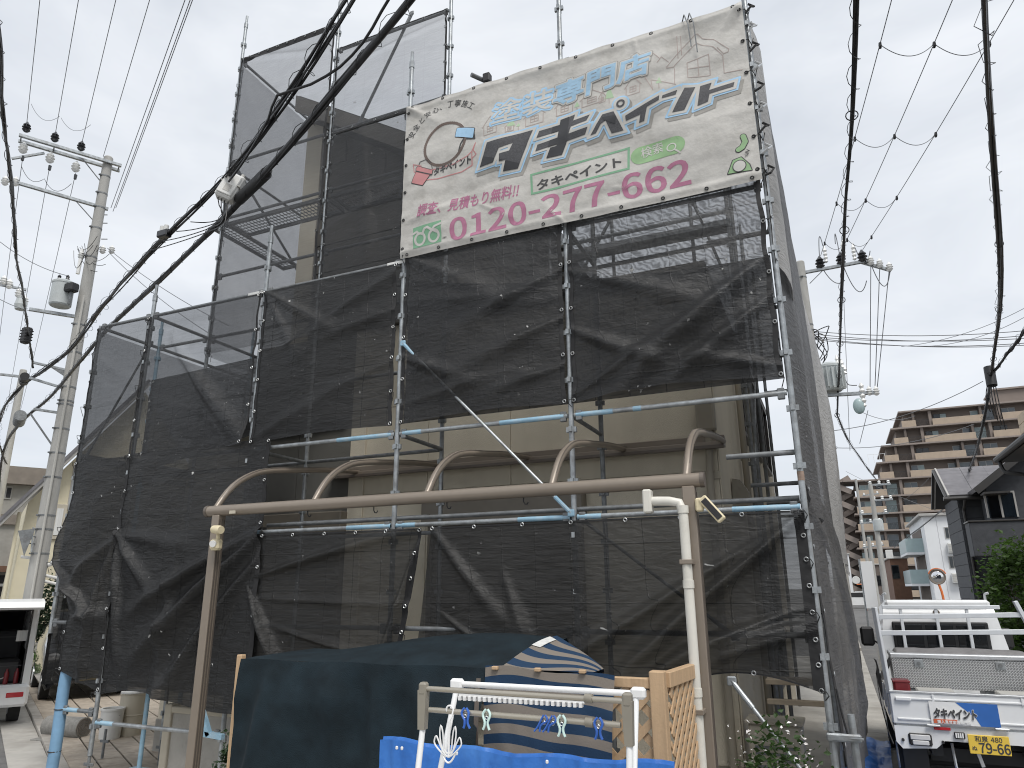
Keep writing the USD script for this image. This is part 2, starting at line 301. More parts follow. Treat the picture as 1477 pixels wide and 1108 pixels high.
# ------------------------------------------------ lettering outlines (advance, polygons)
GL={
'塗':(100,'24 62 36 68 46 75 55 83 57 86 62 84 63 83 62 81 64 79 76 71 85 67 96 64 91 58 78 62 78 62 77 59 63 58 63 52 88 51 88 46 63 45 62 27 59 25 52 24 46 24 44 29 55 30 55 45 31 46 31 51 55 52 55 58 41 59 40 62 40 62 30 58 28 57|44 65 44 64 73 65 58 77;4 0 46 1 46 10 15 10 15 16 46 16 46 21 53 21 54 16 86 16 86 10 54 10 54 1 95 0 95 -5 5 -5;71 40 73 41 76 43 91 29 91 28 86 25;26 28 32 33 41 43 46 40 43 35 31 25 30 25;11 79 14 83 15 83 24 78 29 74 25 69 24 69;7 25 21 45 23 45 26 43 26 42 12 21;5 61 7 64 9 66 21 59 23 57 19 52 13 56'),
'装':(100,'4 10 23 16 35 21 38 24 5 25 5 30 47 31 44 37 51 40 56 31 95 30 95 25 57 24 63 16 67 13 77 18 83 22 87 20 89 18 72 8 81 3 95 -1 96 -2 92 -7 78 -3 67 4 56 14 49 24 41 18 34 14 34 1 57 5 57 0 23 -8 21 -3 25 1 26 10 9 4 8 5;39 64 39 70 62 71 63 84 69 84 70 71 94 70 93 64 70 64 70 48 91 47 91 41 42 41 42 47 62 48 62 64;4 47 5 49 27 59 27 84 34 84 34 37 27 37 27 51 7 43 6 43;7 74 9 77 12 78 18 74 23 68 19 64 12 70'),
'専':(100,'5 16 5 22 65 22 65 30 15 30 15 63 46 63 46 69 8 70 8 76 46 76 46 84 53 84 54 76 92 76 92 70 54 69 54 63 85 63 85 30 72 30 72 22 95 22 95 16 72 15 72 -4 69 -7 62 -8 51 -8 49 -3 49 -2 64 -1 65 15 26 15 42 1 37 -3 36 -4 29 4 21 10 26 15|54 36 78 36 78 44 54 44|54 50 78 49 78 57 54 57|22 50 46 49 46 57 22 57|22 44 22 36 46 36 46 44'),
'門':(100,'54 79 91 79 91 0 90 -5 87 -7 82 -8 68 -8 66 -1 82 0 84 2 84 42 55 43|62 50 84 49 84 58 62 58|62 64 83 64 84 65 84 73 62 73;9 -8 9 79 45 79 45 43 17 42 16 -8|17 64 37 64 38 65 38 73 17 73|17 58 17 49 38 49 38 58'),
'店':(100,'3 -4 8 8 11 23 12 35 13 72 51 72 51 73 47 82 53 84 54 83 56 80 60 72 94 72 94 65 21 65 19 26 16 7 10 -8;29 29 51 29 51 61 58 61 59 50 91 49 91 43 59 42 59 29 86 29 86 -7 79 -7 78 -3 37 -3 36 -7 29 -7|36 4 78 4 79 4 79 22 37 22'),
'タ':(100,'10 38 10 39 21 48 31 58 40 71 45 81 53 78 48 68 48 67 76 67 81 68 87 64 80 46 70 28 80 19 75 12 64 20 48 7 30 -3 26 -4 19 1 19 2 28 5 41 12 57 25 36 40 41 45 42 45 63 33 71 47 75 57 76 60 42 60 34 49 16 34'),
'キ':(100,'13 19 11 27 46 33 43 52 14 48 13 48 12 50 11 56 21 57 41 60 38 77 46 79 49 62 79 67 81 59 51 54 55 34 78 38 87 40 88 39 89 32 57 26 62 -3 54 -4 48 25 15 19'),
'ペ':(100,'6 26 13 34 35 59 39 61 42 61 48 58 63 43 91 13 93 10 93 9 87 3 60 34 44 51 42 52 40 52 37 49 13 19;66 59 66 64 69 68 73 71 76 72 81 72 86 69 89 65 90 61 88 53 85 50 80 48 74 49 70 51 67 54|70 58 74 54 80 53 84 56 85 62 82 66 76 67 72 64'),
'イ':(100,'12 29 9 36 29 43 53 55 66 65 79 78 80 78 86 72 76 63 60 50 60 -3 50 -3 50 44 31 35 13 29'),
'ン':(100,'15 5 15 6 26 9 38 13 55 21 65 29 75 39 83 49 87 57 88 56 92 50 92 48 89 43 75 27 61 15 41 4 23 -1 19 -2;17 67 23 73 41 59 48 52 42 47 30 57'),
'ト':(100,'33 -3 33 77 42 77 42 51 72 40 84 34 84 33 81 26 80 26 66 33 42 41 42 -3'),
'検':(100,'3 17 11 33 18 54 18 55 5 56 5 62 19 63 20 84 26 84 27 63 37 62 38 61 49 69 57 77 62 84 69 84 83 70 90 65 98 60 94 54 86 58 85 54 69 54 69 45 91 44 91 19 72 18 77 11 82 5 90 1 97 -2 93 -8 85 -5 78 0 71 7 67 13 62 6 50 -3 39 -8 38 -8 35 -5 35 -3 41 0 51 6 57 11 60 18 60 19 41 19 41 44 62 45 62 54 47 54 47 58 39 54 37 55 27 55 27 47 38 31 34 25 28 36 27 37 26 -8 20 -8 19 36 18 35 14 24 7 11|69 26 84 25 84 38 69 38|51 61 51 60 82 61 69 73 66 77 59 69|47 26 62 25 62 38 47 38'),
'索':(100,'7 41 7 59 46 60 46 69 8 69 8 75 46 76 46 84 54 84 54 76 92 75 92 69 54 69 54 60 93 59 93 41 86 41 86 53 50 53 49 52 51 51 50 50 33 39 36 38 53 40 67 48 72 44 72 43 55 34 35 25 35 24 73 26 73 26 67 33 72 36 81 28 92 17 91 16 86 13 80 20 56 19 55 18 55 -3 54 -5 51 -7 36 -8 33 -2 33 -1 47 -1 48 0 48 18 12 16 11 21 11 22 22 25 40 33 39 34 20 32 18 38 28 43 38 49 42 53 14 53 13 41;64 10 69 14 82 6 93 -2 88 -6 87 -6 78 1;7 -2 7 -1 21 7 29 13 35 11 35 10 28 4 12 -6'),
'調':(100,'8 27 35 27 35 2 36 1 41 13 43 28 44 79 93 79 93 -2 91 -6 84 -8 77 -8 75 -2 75 -1 86 -1 87 1 87 73 50 73 50 35 49 22 44 4 38 -8 33 -4 33 -2 14 -2 14 -7 8 -7|14 21 14 5 29 5 29 21;54 45 65 46 65 55 56 56 55 61 65 62 66 70 71 70 71 62 81 61 81 56 71 55 71 46 83 45 83 40 54 40;55 4 55 31 80 31 80 8 61 8 60 4|60 14 61 14 74 14 75 26 61 26;4 67 38 67 38 61 4 61;22 68 15 81 15 82 20 84 23 80 27 72;8 40 35 40 35 35 8 35;8 48 8 54 35 54 35 48'),
'査':(100,'4 42 26 54 37 64 6 65 6 71 46 72 46 84 53 84 54 72 94 71 94 65 62 65 66 60 77 52 96 43 92 38 88 39 79 43 70 49 63 55 54 63 53 44 46 44 45 63 35 53 18 41 9 37;6 -6 6 1 22 1 23 40 78 40 78 1 95 0 95 -6|30 2 70 1 70 8 30 8|30 14 30 14 70 14 70 14 70 21 30 21|30 27 70 27 70 27 70 34 30 34'),
'、':(100,'6 17 6 17 12 22 29 6 34 0 27 -5 23 0'),
'見':(100,'4 -2 13 1 22 5 28 12 32 22 32 23 19 24 19 80 82 80 82 24 64 23 64 1 67 0 87 0 89 6 89 13 90 13 96 11 95 2 93 -4 91 -6 88 -7 64 -7 60 -6 57 -1 56 22 56 24 40 23 38 14 33 5 28 0 21 -4 8 -8|26 30 74 30 74 40 26 40|26 48 74 47 74 57 26 57|26 64 74 64 74 74 26 74'),
'積':(100,'35 -4 48 2 56 7 46 8 46 47 90 47 90 8 78 7 95 -3 96 -5 90 -8 73 3 77 7 77 8 57 8 58 7 62 4 62 3 55 -2 40 -8 39 -8|52 14 83 13 83 19 52 19|52 25 83 25 83 31 52 31|52 36 83 36 83 42 52 42;3 17 12 31 19 48 19 49 5 50 5 56 20 57 20 71 7 70 5 75 20 78 35 82 40 77 28 73 28 57 38 56 39 58 63 58 63 63 44 64 44 68 63 69 63 73 42 74 42 78 63 79 63 84 70 84 71 79 71 79 93 78 93 74 71 73 71 69 91 68 91 64 71 63 71 58 96 58 95 53 39 52 39 49 28 49 28 43 41 29 38 25 36 24 31 32 28 34 28 -8 21 -8 20 34 19 33 12 19 6 11'),
'も':(100,'10 33 10 40 19 38 31 37 33 50 33 54 12 58 12 65 34 62 36 79 44 79 42 62 62 62 62 58 61 55 41 54 39 36 50 36 61 37 61 30 38 28 37 18 40 9 43 6 50 3 64 4 73 8 78 15 79 22 75 32 69 41 76 42 77 42 80 38 85 29 87 23 86 14 82 6 73 -1 62 -4 52 -5 45 -4 37 0 31 8 30 14 30 29 19 31'),
'り':(100,'21 36 25 79 34 79 32 69 30 54 36 63 42 68 47 72 54 74 59 74 67 71 72 65 77 56 79 47 79 33 76 21 71 12 64 6 53 -1 37 -5 33 2 43 4 54 9 59 12 66 20 70 31 71 44 68 56 65 62 59 66 52 66 45 63 39 57 36 52 31 42 30 35 30 23 22 23'),
'無':(100,'76 12 82 14 93 0 95 -6 89 -8 83 1;5 58 16 70 26 84 32 82 28 73 91 73 91 66 81 66 81 49 91 49 92 42 81 42 81 25 94 25 94 18 6 18 6 25 19 25 19 42 9 42 8 49 19 49 19 61 19 61 10 53|62 50 73 49 73 66 62 66|73 25 73 42 62 42 62 25|44 26 55 25 55 42 44 42|44 50 55 49 55 66 44 66|26 26 37 25 37 42 26 42|26 50 37 49 37 66 26 66;55 11 56 11 62 12 68 -6 61 -7;35 10 36 11 41 12 44 -6 37 -7;5 -5 12 4 17 13 24 12 17 -1 12 -8'),
'料':(100,'45 14 44 20 76 26 77 84 83 84 84 28 95 29 96 24 96 23 84 20 83 -8 77 -8 76 19;52 72 52 73 55 77 56 77 68 68 71 65 67 59 60 66;47 47 50 52 64 43 66 41 66 40 63 35 56 40;4 11 4 13 12 27 18 42 18 43 5 44 5 50 21 51 21 84 28 84 28 51 44 50 44 44 28 43 28 42 43 22 39 18 38 17 30 30 28 31 28 -8 21 -8 21 31 20 30 16 22 7 5 7 5;31 56 38 78 43 77 44 75 36 55 35 54;6 76 7 77 11 78 15 64 16 56 11 55 9 63'),
'!':(32,'10 4 11 9 15 12 20 11 22 8 22 2 18 -1 12 0;13 22 12 74 20 74 19 22'),
'安':(100,'7 38 7 45 34 45 42 61 50 60 44 46 44 45 93 45 93 38 74 38 69 27 61 15 82 4 91 -1 91 -1 85 -7 74 -1 54 9 35 -1 13 -8 9 -1 30 5 40 9 45 13 20 22 29 38|32 26 32 25 53 18 62 30 65 38 39 38;10 72 46 73 42 82 49 84 55 73 91 72 91 53 83 52 83 65 18 66 17 53 10 52'),
'全':(100,'3 46 4 47 16 54 29 63 41 75 49 85 55 83 55 81 55 79 69 65 82 55 97 46 98 46 96 44 93 40 92 40 82 46 81 41 54 40 54 25 81 24 81 18 54 18 54 2 93 1 93 -5 8 -5 8 1 46 2 46 18 21 18 20 24 46 25 46 40 20 41 19 46 10 41 8 41|21 48 22 47 79 48 63 61 50 74 36 59'),
'と':(100,'20 15 21 23 23 29 27 34 37 44 27 66 23 75 31 78 37 62 44 49 71 63 77 67 77 66 81 60 51 44 38 35 33 30 30 25 29 16 31 12 34 9 39 7 47 5 67 6 84 8 84 0 62 -3 46 -3 37 -1 26 4 23 8'),
'心':(100,'76 48 77 49 83 51 91 33 96 13 89 11 83 32;30 56 37 56 38 2 42 0 67 1 69 3 70 6 71 21 72 21 78 18 76 2 72 -4 67 -6 39 -6 35 -5 31 -2 30 2;35 76 36 77 40 80 59 66 66 58 61 53 52 62;5 11 10 30 14 48 20 47 17 27 12 8 11 8'),
'丁':(100,'6 68 6 75 94 75 94 68 58 67 57 -1 56 -3 52 -6 42 -7 28 -7 25 1 47 1 48 2 48 67'),
'寧':(100,'7 22 7 27 16 28 16 42 84 42 85 28 93 27 93 22|63 28 77 28 78 36 77 37 63 37|42 28 57 28 57 36 56 37 43 37|22 28 37 28 37 37 23 37;8 75 45 75 45 76 43 82 50 85 55 75 92 75 92 58 85 58 84 68 46 68 47 67 59 61 56 56 41 64 44 68 15 68 14 58 8 58;14 11 15 17 86 16 86 11 54 11 54 -3 53 -5 50 -7 44 -8 33 -8 31 -2 46 -2 46 11;68 62 71 64 73 64 80 58 85 50 80 47 76 52;32 53 33 63 39 63 39 53 41 52 62 52 64 54 65 57 70 56 69 50 67 48 64 47 36 47 33 49;13 48 18 54 24 63 29 60 25 52 19 44'),
'施':(100,'46 26 43 32 51 36 52 51 58 51 58 39 68 44 68 59 74 59 75 47 87 53 92 51 91 26 90 17 87 15 79 14 78 19 78 20 84 20 84 21 85 43 83 43 75 39 74 9 68 9 68 35 66 35 58 31 58 2 59 0 61 -1 86 -1 89 1 90 10 91 10 96 7 94 -4 92 -6 88 -8 60 -8 54 -6 52 -1 51 28;41 52 46 59 51 68 56 84 63 83 60 70 95 70 95 63 57 63 47 47;4 -3 9 7 12 20 14 36 16 60 15 61 5 61 5 68 24 68 19 82 25 84 31 70 29 68 44 68 44 61 23 61 22 56 22 47 41 47 40 13 38 -2 35 -6 32 -7 20 -7 19 -1 29 -1 31 2 34 23 34 40 22 40 19 19 15 3 9 -8'),
'工':(100,'5 0 5 7 45 7 45 65 11 66 11 73 90 73 90 66 54 65 54 7 95 7 95 0'),
'0':(56,'5 30 5 43 7 54 9 60 13 67 18 72 25 74 33 74 39 71 43 67 47 59 50 44 49 22 47 13 43 6 38 1 31 -1 25 -1 18 1 13 6 9 12 7 20|14 27 17 14 22 8 25 6 30 6 33 7 37 11 41 23 42 34 41 47 38 59 36 63 32 66 27 67 23 66 20 63 17 58 14 46'),
'1':(56,'9 7 25 8 25 62 12 63 12 68 20 70 27 73 34 73 35 8 49 7 49 0 9 0'),
'2':(56,'4 64 12 71 22 74 29 74 35 73 39 70 43 67 45 62 47 56 47 50 45 42 42 35 34 24 20 8 50 8 50 0 5 0 5 5 23 24 32 35 37 45 38 56 35 63 32 65 28 67 20 66 14 63 9 59'),
'3':(56,'3 8 8 14 14 9 23 6 33 8 39 13 40 17 40 22 38 28 34 31 29 33 18 35 18 41 29 43 36 48 38 52 38 58 36 63 31 66 23 67 15 64 11 60 6 66 13 71 23 74 33 74 40 71 43 68 46 63 47 54 44 46 40 42 35 38 43 34 48 27 50 22 50 17 47 9 41 3 36 0 30 -2 22 -1 14 1 8 4'),
'4':(56,'2 20 3 27 32 72 33 73 42 73 43 28 52 27 52 20 43 20 42 0 34 0 34 20|34 62 12 28 34 28'),
'5':(56,'3 8 4 10 8 14 13 10 17 8 23 6 30 7 36 11 39 14 41 21 40 31 35 38 31 40 23 40 14 37 13 36 9 39 11 73 46 73 46 66 19 65 17 46 18 45 26 47 34 47 40 44 46 39 50 29 50 19 47 10 45 7 38 2 29 -1 22 -1 15 0 10 3'),
'6':(56,'6 30 6 40 8 53 12 62 18 70 27 74 36 74 44 72 49 67 45 62 41 65 35 67 30 67 25 65 21 61 18 56 15 44 15 38 22 43 30 46 39 44 46 39 50 30 51 17 47 8 42 3 33 -2 25 -1 19 2 14 6 9 14|15 30 17 17 19 12 23 8 29 6 33 6 36 8 40 12 42 19 42 26 40 33 36 37 32 38 28 38 22 36'),
'7':(56,'5 66 5 73 51 73 51 68 41 53 35 39 31 23 29 0 20 0 22 20 24 32 29 45 34 55 40 65'),
'8':(56,'5 16 5 23 8 30 13 35 18 39 12 44 9 51 8 58 11 66 16 71 22 74 31 74 39 72 45 67 48 60 48 55 47 49 44 43 39 37 45 32 50 24 51 15 48 8 44 4 35 -1 21 -1 11 4 7 9|13 23 14 13 18 9 24 6 32 6 37 8 40 11 42 15 42 21 40 25 36 29 23 35 19 33 15 28|16 54 19 49 22 45 33 40 39 47 40 52 40 57 36 65 31 67 25 67 22 66 19 63 17 59'),
'9':(56,'5 46 5 55 6 61 9 66 17 73 23 74 33 73 40 69 44 65 47 58 49 50 50 32 46 15 42 8 37 3 29 -1 20 -1 13 1 6 6 11 11 15 8 21 6 27 7 32 9 37 15 39 19 42 35 41 35 34 30 29 28 23 28 18 29 10 34 6 40|13 47 16 39 20 36 24 35 32 36 36 38 41 44 40 54 37 60 33 65 27 67 21 66 16 62 13 54'),
'-':(34,'4 31 30 31 30 25 5 25'),
'®':(48,'3 55 3 63 6 70 13 77 21 79 31 78 36 75 41 70 44 61 44 51 40 43 35 39 26 36 18 36 10 41 4 49|7 61 9 48 13 43 19 40 28 40 33 43 39 50 40 54 39 64 37 69 32 73 26 75 19 75 13 72 10 68;16 69 27 69 31 66 32 64 32 60 29 55 33 47 29 47 24 54 20 54 20 47 16 47|20 58 26 59 28 61 27 64 25 65 20 65'),
'職':(100,'36 48 36 54 42 54 40 65 44 67 37 68 37 73 49 74 46 81 50 83 52 83 57 74 67 73 67 68 59 67 60 66 64 65 61 54 71 54 70 84 76 84 78 54 94 54 94 48 78 47 80 25 82 26 84 31 89 41 94 39 90 29 82 14 84 9 88 4 90 6 92 17 97 14 95 5 92 -2 89 -5 84 -4 81 0 77 7 67 -3 61 -7 57 -3 64 3 60 4 59 6 46 6 45 0 40 0 40 41 65 41 66 5 72 11 75 15 75 17 73 26 71 47|46 22 46 12 59 12 59 21|46 36 46 27 59 27 59 36|45 67 48 54 55 54 58 67;80 76 85 78 86 77 92 65 93 62 88 59 85 65;5 6 4 13 10 15 9 73 4 73 4 79 35 80 35 73 31 73 31 20 35 20 36 14 31 13 31 -8 26 -8 25 11|16 16 21 17 25 19 25 31 16 31|16 60 25 59 25 73 16 73|26 52 16 52 16 38 25 38'),
'人':(100,'5 -2 18 8 25 15 33 25 38 37 42 50 45 65 46 83 54 84 54 67 55 60 59 43 66 28 73 17 79 11 87 5 96 -1 91 -7 80 0 68 11 61 22 56 31 50 46 43 27 32 10 23 1 11 -7'),
'直':(100,'5 -4 5 2 19 3 19 60 42 61 44 66 43 69 8 69 8 75 45 76 46 84 54 83 53 76 92 75 92 69 52 69 50 61 82 60 82 3 95 2 95 -4|26 3 74 3 74 11 26 11|26 18 74 18 74 26 26 26|26 32 74 32 74 40 26 40|26 54 26 46 74 46 74 54'),
'営':(100,'9 68 23 69 16 80 16 80 20 82 22 82 27 76 30 71 30 69 48 69 45 77 42 82 48 84 51 80 56 71 54 69 68 69 74 76 78 83 79 83 86 81 77 69 92 68 92 49 85 49 85 61 84 62 16 62 16 49 9 49;17 22 85 22 85 -8 78 -8 77 -4 24 -5 24 -8 17 -8|24 3 25 2 77 2 77 16 24 16;24 54 77 54 77 31 24 31|32 48 31 37 70 37 70 48'),
'和':(100,'53 75 90 75 90 -3 83 -3 82 4 61 4 60 -3 53 -3|60 12 82 12 82 68 61 68;3 13 15 30 22 46 22 47 5 48 5 54 24 55 24 71 8 69 6 75 30 79 44 83 48 79 48 77 32 73 32 55 49 54 49 48 32 47 32 45 49 25 44 19 33 35 32 35 32 -8 25 -8 24 34 23 33 14 16 7 7'),
'泉':(100,'16 75 41 76 46 84 54 83 51 77 51 76 84 75 84 39 54 38 54 37 58 29 63 22 76 31 83 37 89 33 89 32 83 28 68 17 79 9 89 4 96 2 92 -4 82 -1 70 6 61 14 54 23 53 -4 48 -7 33 -8 31 -1 42 -1 46 0 46 38 17 39|24 45 76 45 76 54 24 54|24 60 24 60 76 60 76 69 24 69;4 1 13 6 21 12 30 23 30 24 7 25 7 31 36 32 40 29 39 26 33 15 22 3 8 -5 8 -5'),
'ぬ':(100,'8 13 8 21 10 32 14 40 20 47 14 66 20 69 25 54 27 54 30 56 39 61 49 64 50 72 50 78 57 78 59 78 58 65 66 64 76 60 85 50 88 39 88 29 87 17 96 7 92 2 83 10 77 3 68 -1 57 0 51 5 49 9 49 14 52 19 55 22 62 25 68 25 78 22 79 22 80 24 81 36 80 42 77 48 70 55 61 58 56 57 53 41 49 30 40 14 33 6 25 2 18 1 13 3 11 6|57 15 56 10 59 7 61 6 67 6 73 9 77 15 71 18 63 19 59 17|28 46 35 30 38 26 39 26 45 40 48 57 39 54 33 50|15 20 16 13 18 10 22 9 27 11 33 18 23 39 17 29'),
}

# ------------------------------------------------ materials of the place
L = {}
def mk(n, *a, **k): L[n] = look(n + '_look', *a, **k)
mk('asphalt', (0.115, 0.113, 0.11), 0.9, var=0.22, scale=6, bump=0.5, bscale=180, dirt=(0.2, 0.19, 0.175), dscale=0.8, damt=0.45)
mk('concrete', (0.36, 0.345, 0.315), 0.88, var=0.14, scale=2.5, bump=0.35, bscale=90, dirt=(0.17, 0.155, 0.13), dscale=1.1, damt=0.6)
mk('kerb', (0.33, 0.31, 0.28), 0.9, var=0.18, scale=5, bump=0.35, bscale=90, dirt=(0.16, 0.14, 0.115), dscale=2.0, damt=0.6)
mk('tile', (0.42, 0.36, 0.29), 0.8, var=0.2, scale=9, bump=0.3, bscale=60, dirt=(0.24, 0.2, 0.16), dscale=3, damt=0.6, rand=0.16)
mk('joint', (0.12, 0.105, 0.09), 0.95, var=0.2, scale=9)
mk('soil', (0.1, 0.08, 0.06), 0.95, var=0.3, scale=7, bump=0.6, bscale=40)
mk('wall', (0.66, 0.605, 0.49), 0.85, var=0.07, scale=1.6, bump=0.55, bscale=150, dirt=(0.44, 0.4, 0.32), dscale=0.9, damt=0.4, stretch=(1, 1, 0.35))
mk('wall_grey', (0.15, 0.147, 0.132), 0.85, var=0.1, scale=2.2, bump=0.5, bscale=150)
mk('wall_trim', (0.45, 0.41, 0.33), 0.7, var=0.07)
mk('brown_siding', (0.1, 0.093, 0.082), 0.7, var=0.15, scale=2)
mk('shutter', (0.17, 0.15, 0.12), 0.45, metal=0.0, var=0.1, scale=4)
mk('dark_frame', (0.03, 0.028, 0.026), 0.4, var=0.15)
mk('bronze', (0.245, 0.205, 0.165), 0.36, metal=0.25, var=0.08, scale=3, spec=0.6, dirt=(0.13, 0.11, 0.09), dscale=3, damt=0.4)
mk('bronze_dark', (0.12, 0.1, 0.083), 0.42, metal=0.2, var=0.12, scale=5, spec=0.6)
mk('pvc', (0.62, 0.6, 0.54), 0.38, var=0.06, scale=4, dirt=(0.42, 0.38, 0.3), dscale=3, damt=0.4)
mk('pipe_beige', (0.3, 0.27, 0.215), 0.5, var=0.06)
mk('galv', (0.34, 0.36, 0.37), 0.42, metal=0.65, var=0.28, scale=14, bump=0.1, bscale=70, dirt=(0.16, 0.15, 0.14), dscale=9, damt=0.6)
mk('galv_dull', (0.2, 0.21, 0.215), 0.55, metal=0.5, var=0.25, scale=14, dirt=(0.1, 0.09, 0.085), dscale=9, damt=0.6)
mk('blue_paint', (0.27, 0.44, 0.56), 0.5, metal=0.1, var=0.16, scale=9, dirt=(0.4, 0.42, 0.42), dscale=9, damt=0.8)
mk('blue_pad', (0.17, 0.31, 0.46), 0.6, var=0.12, scale=7, bump=0.3, bscale=18)
mk('rust', (0.26, 0.19, 0.15), 0.8, var=0.3, scale=20)
mk('sticker', (0.7, 0.7, 0.68), 0.5, var=0.05)
mk('ink', (0.05, 0.05, 0.052), 0.6, var=0.1)
mk('black', (0.018, 0.018, 0.019), 0.5, var=0.15)
mk('cable', (0.013, 0.013, 0.014), 0.42, var=0.25, scale=6)
mk('wire', (0.13, 0.135, 0.145), 0.5, var=0.15, scale=6)
mk('rope', (0.03, 0.03, 0.03), 0.8)
mk('eyelet', (0.55, 0.56, 0.56), 0.35, metal=0.8)
mk('wood', (0.45, 0.31, 0.185), 0.6, var=0.13, scale=4, stretch=(9, 9, 0.8), bump=0.15, bscale=60)
mk('plank_wood', (0.4, 0.33, 0.24), 0.75, var=0.15, scale=6)
mk('navy', (0.0085, 0.0165, 0.022), 0.85, var=0.35, scale=5, bump=0.5, bscale=160, spec=0.25)
mk('tarp_blue', (0.022, 0.135, 0.46), 0.42, var=0.14, scale=8, bump=0.25, bscale=30, dirt=(0.06, 0.2, 0.5), dscale=4, damt=0.6)
mk('white_paint', (0.74, 0.745, 0.74), 0.3, var=0.03, scale=3, coat=0.3)
mk('truck_white', (0.72, 0.73, 0.735), 0.25, var=0.03, scale=2, coat=0.6, dirt=(0.52, 0.51, 0.49), dscale=3, damt=0.35)
mk('white_plastic', (0.75, 0.75, 0.74), 0.4, var=0.04)
mk('grey_plastic', (0.42, 0.41, 0.38), 0.45, var=0.06)
mk('taupe_plastic', (0.24, 0.22, 0.18), 0.45, var=0.08)
mk('steel_taupe', (0.4, 0.37, 0.31), 0.32, metal=0.6, var=0.08)
mk('peg_blue', (0.03, 0.11, 0.42), 0.4); mk('peg_mint', (0.55, 0.72, 0.68), 0.4)
mk('cream_plastic', (0.62, 0.54, 0.36), 0.5)
mk('pole', (0.36, 0.355, 0.335), 0.85, var=0.12, scale=5, bump=0.25, bscale=70, dirt=(0.22, 0.21, 0.195), dscale=2.2, damt=0.5, stretch=(1, 1, 0.3))
mk('porcelain', (0.72, 0.72, 0.7), 0.2, var=0.03, coat=0.5)
mk('porcelain_black', (0.02, 0.02, 0.022), 0.25, coat=0.4)
mk('trafo', (0.42, 0.45, 0.45), 0.45, var=0.07, dirt=(0.3, 0.29, 0.27), dscale=5, damt=0.4)
mk('cream', (0.66, 0.6, 0.44), 0.85, var=0.05, scale=2, bump=0.3, bscale=80)
mk('old_render', (0.3, 0.29, 0.265), 0.9, var=0.16, scale=1.5, dirt=(0.15, 0.14, 0.125), dscale=0.8, damt=0.7)
mk('old_brown', (0.19, 0.165, 0.14), 0.85, var=0.15)
mk('roof_edge', (0.36, 0.35, 0.33), 0.6, var=0.08)
mk('roof_grey', (0.17, 0.165, 0.175), 0.6, var=0.18, scale=3, rand=0.15)
mk('slate_wall', (0.045, 0.048, 0.054), 0.75, var=0.2, scale=6, bump=0.5, bscale=30)
mk('slate_wall2', (0.025, 0.028, 0.036), 0.75, var=0.2, scale=6)
mk('apt_tile', (0.38, 0.305, 0.232), 0.75, var=0.08, scale=1.2, bump=0.2, bscale=12)
mk('apt_wall', (0.205, 0.17, 0.148), 0.8, var=0.08, scale=0.6)
mk('apt_slab', (0.25, 0.212, 0.188), 0.8, var=0.08, scale=0.6)
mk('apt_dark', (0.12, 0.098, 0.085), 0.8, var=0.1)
mk('white_wall', (0.68, 0.69, 0.7), 0.8, var=0.03, scale=1)
mk('rust_wall', (0.13, 0.07, 0.045), 0.85, var=0.15)
mk('beige_brick', (0.46, 0.37, 0.27), 0.8, var=0.1, scale=3)
mk('curtain', (0.6, 0.6, 0.58), 0.9, var=0.15, scale=5, stretch=(6, 6, 0.2))
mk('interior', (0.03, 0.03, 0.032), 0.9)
mk('frost', (0.45, 0.56, 0.57), 0.25, var=0.05, trans=0.3)
mk('leaf', (0.05, 0.105, 0.022), 0.5, var=0.4, scale=3, trans=0.3, rand=0.35)
mk('leaf_fresh', (0.085, 0.17, 0.028), 0.5, var=0.4, scale=2.5, trans=0.35, rand=0.35)
mk('leaf_dark', (0.028, 0.055, 0.02), 0.5, var=0.4, scale=3, trans=0.25, rand=0.35)
mk('bark', (0.11, 0.085, 0.06), 0.9, var=0.25, scale=12)
mk('petal', (0.75, 0.72, 0.7), 0.6)
mk('orange', (0.62, 0.16, 0.04), 0.45, var=0.08)
mk('mirror', (0.8, 0.8, 0.8), 0.04, metal=1.0, var=0.01)
mk('alu', (0.6, 0.61, 0.62), 0.34, metal=0.85, var=0.1, scale=20)
mk('alu_frame', (0.66, 0.68, 0.7), 0.4, metal=0.35, var=0.06, scale=8)
mk('red_lens', (0.42, 0.012, 0.02), 0.2, coat=0.6); mk('red_can', (0.16, 0.012, 0.016), 0.4, var=0.2)
mk('clear_lens', (0.6, 0.6, 0.6), 0.12, coat=0.7)
mk('tyre', (0.022, 0.022, 0.022), 0.85, var=0.2, scale=20)
mk('plate_yellow', (0.75, 0.52, 0.07), 0.45, var=0.03)
mk('car_black', (0.012, 0.013, 0.016), 0.15, coat=0.9, var=0.1)
mk('grey_tarp', (0.15, 0.145, 0.145), 0.6, var=0.2, scale=9, bump=0.4, bscale=25)
mk('carpet', (0.22, 0.215, 0.2), 0.95, var=0.2, scale=25, bump=0.6, bscale=120)
mk('bucket', (0.6, 0.6, 0.58), 0.5, var=0.06, dirt=(0.4, 0.39, 0.37), dscale=4, damt=0.5)
mk('terracotta', (0.5, 0.46, 0.4), 0.85, var=0.1)
mk('car_silver', (0.55, 0.56, 0.58), 0.25, metal=0.4, coat=0.6)
mk('pillar_hem', (0.016, 0.016, 0.017), 0.8, var=0.25, scale=20)
L['glass'] = glass_look('glass_look')
L['net'] = net_look('net_look', (0.0132, 0.0131, 0.0131), 0.9, specks=0.8)
L['net_thin'] = net_look('net_thin_look', (0.02, 0.0203, 0.0212), 0.58, specks=0.3, crease=0.2, streak=0.14)
L['net_veil'] = net_look('net_veil_look', (0.042, 0.042, 0.044), 0.40, specks=0.3, crease=0.15, streak=0.14)
L['net_moire'] = net_look('net_moire_look', (0.0155, 0.0156, 0.0162), 0.75, specks=0.8, moire=0.2)
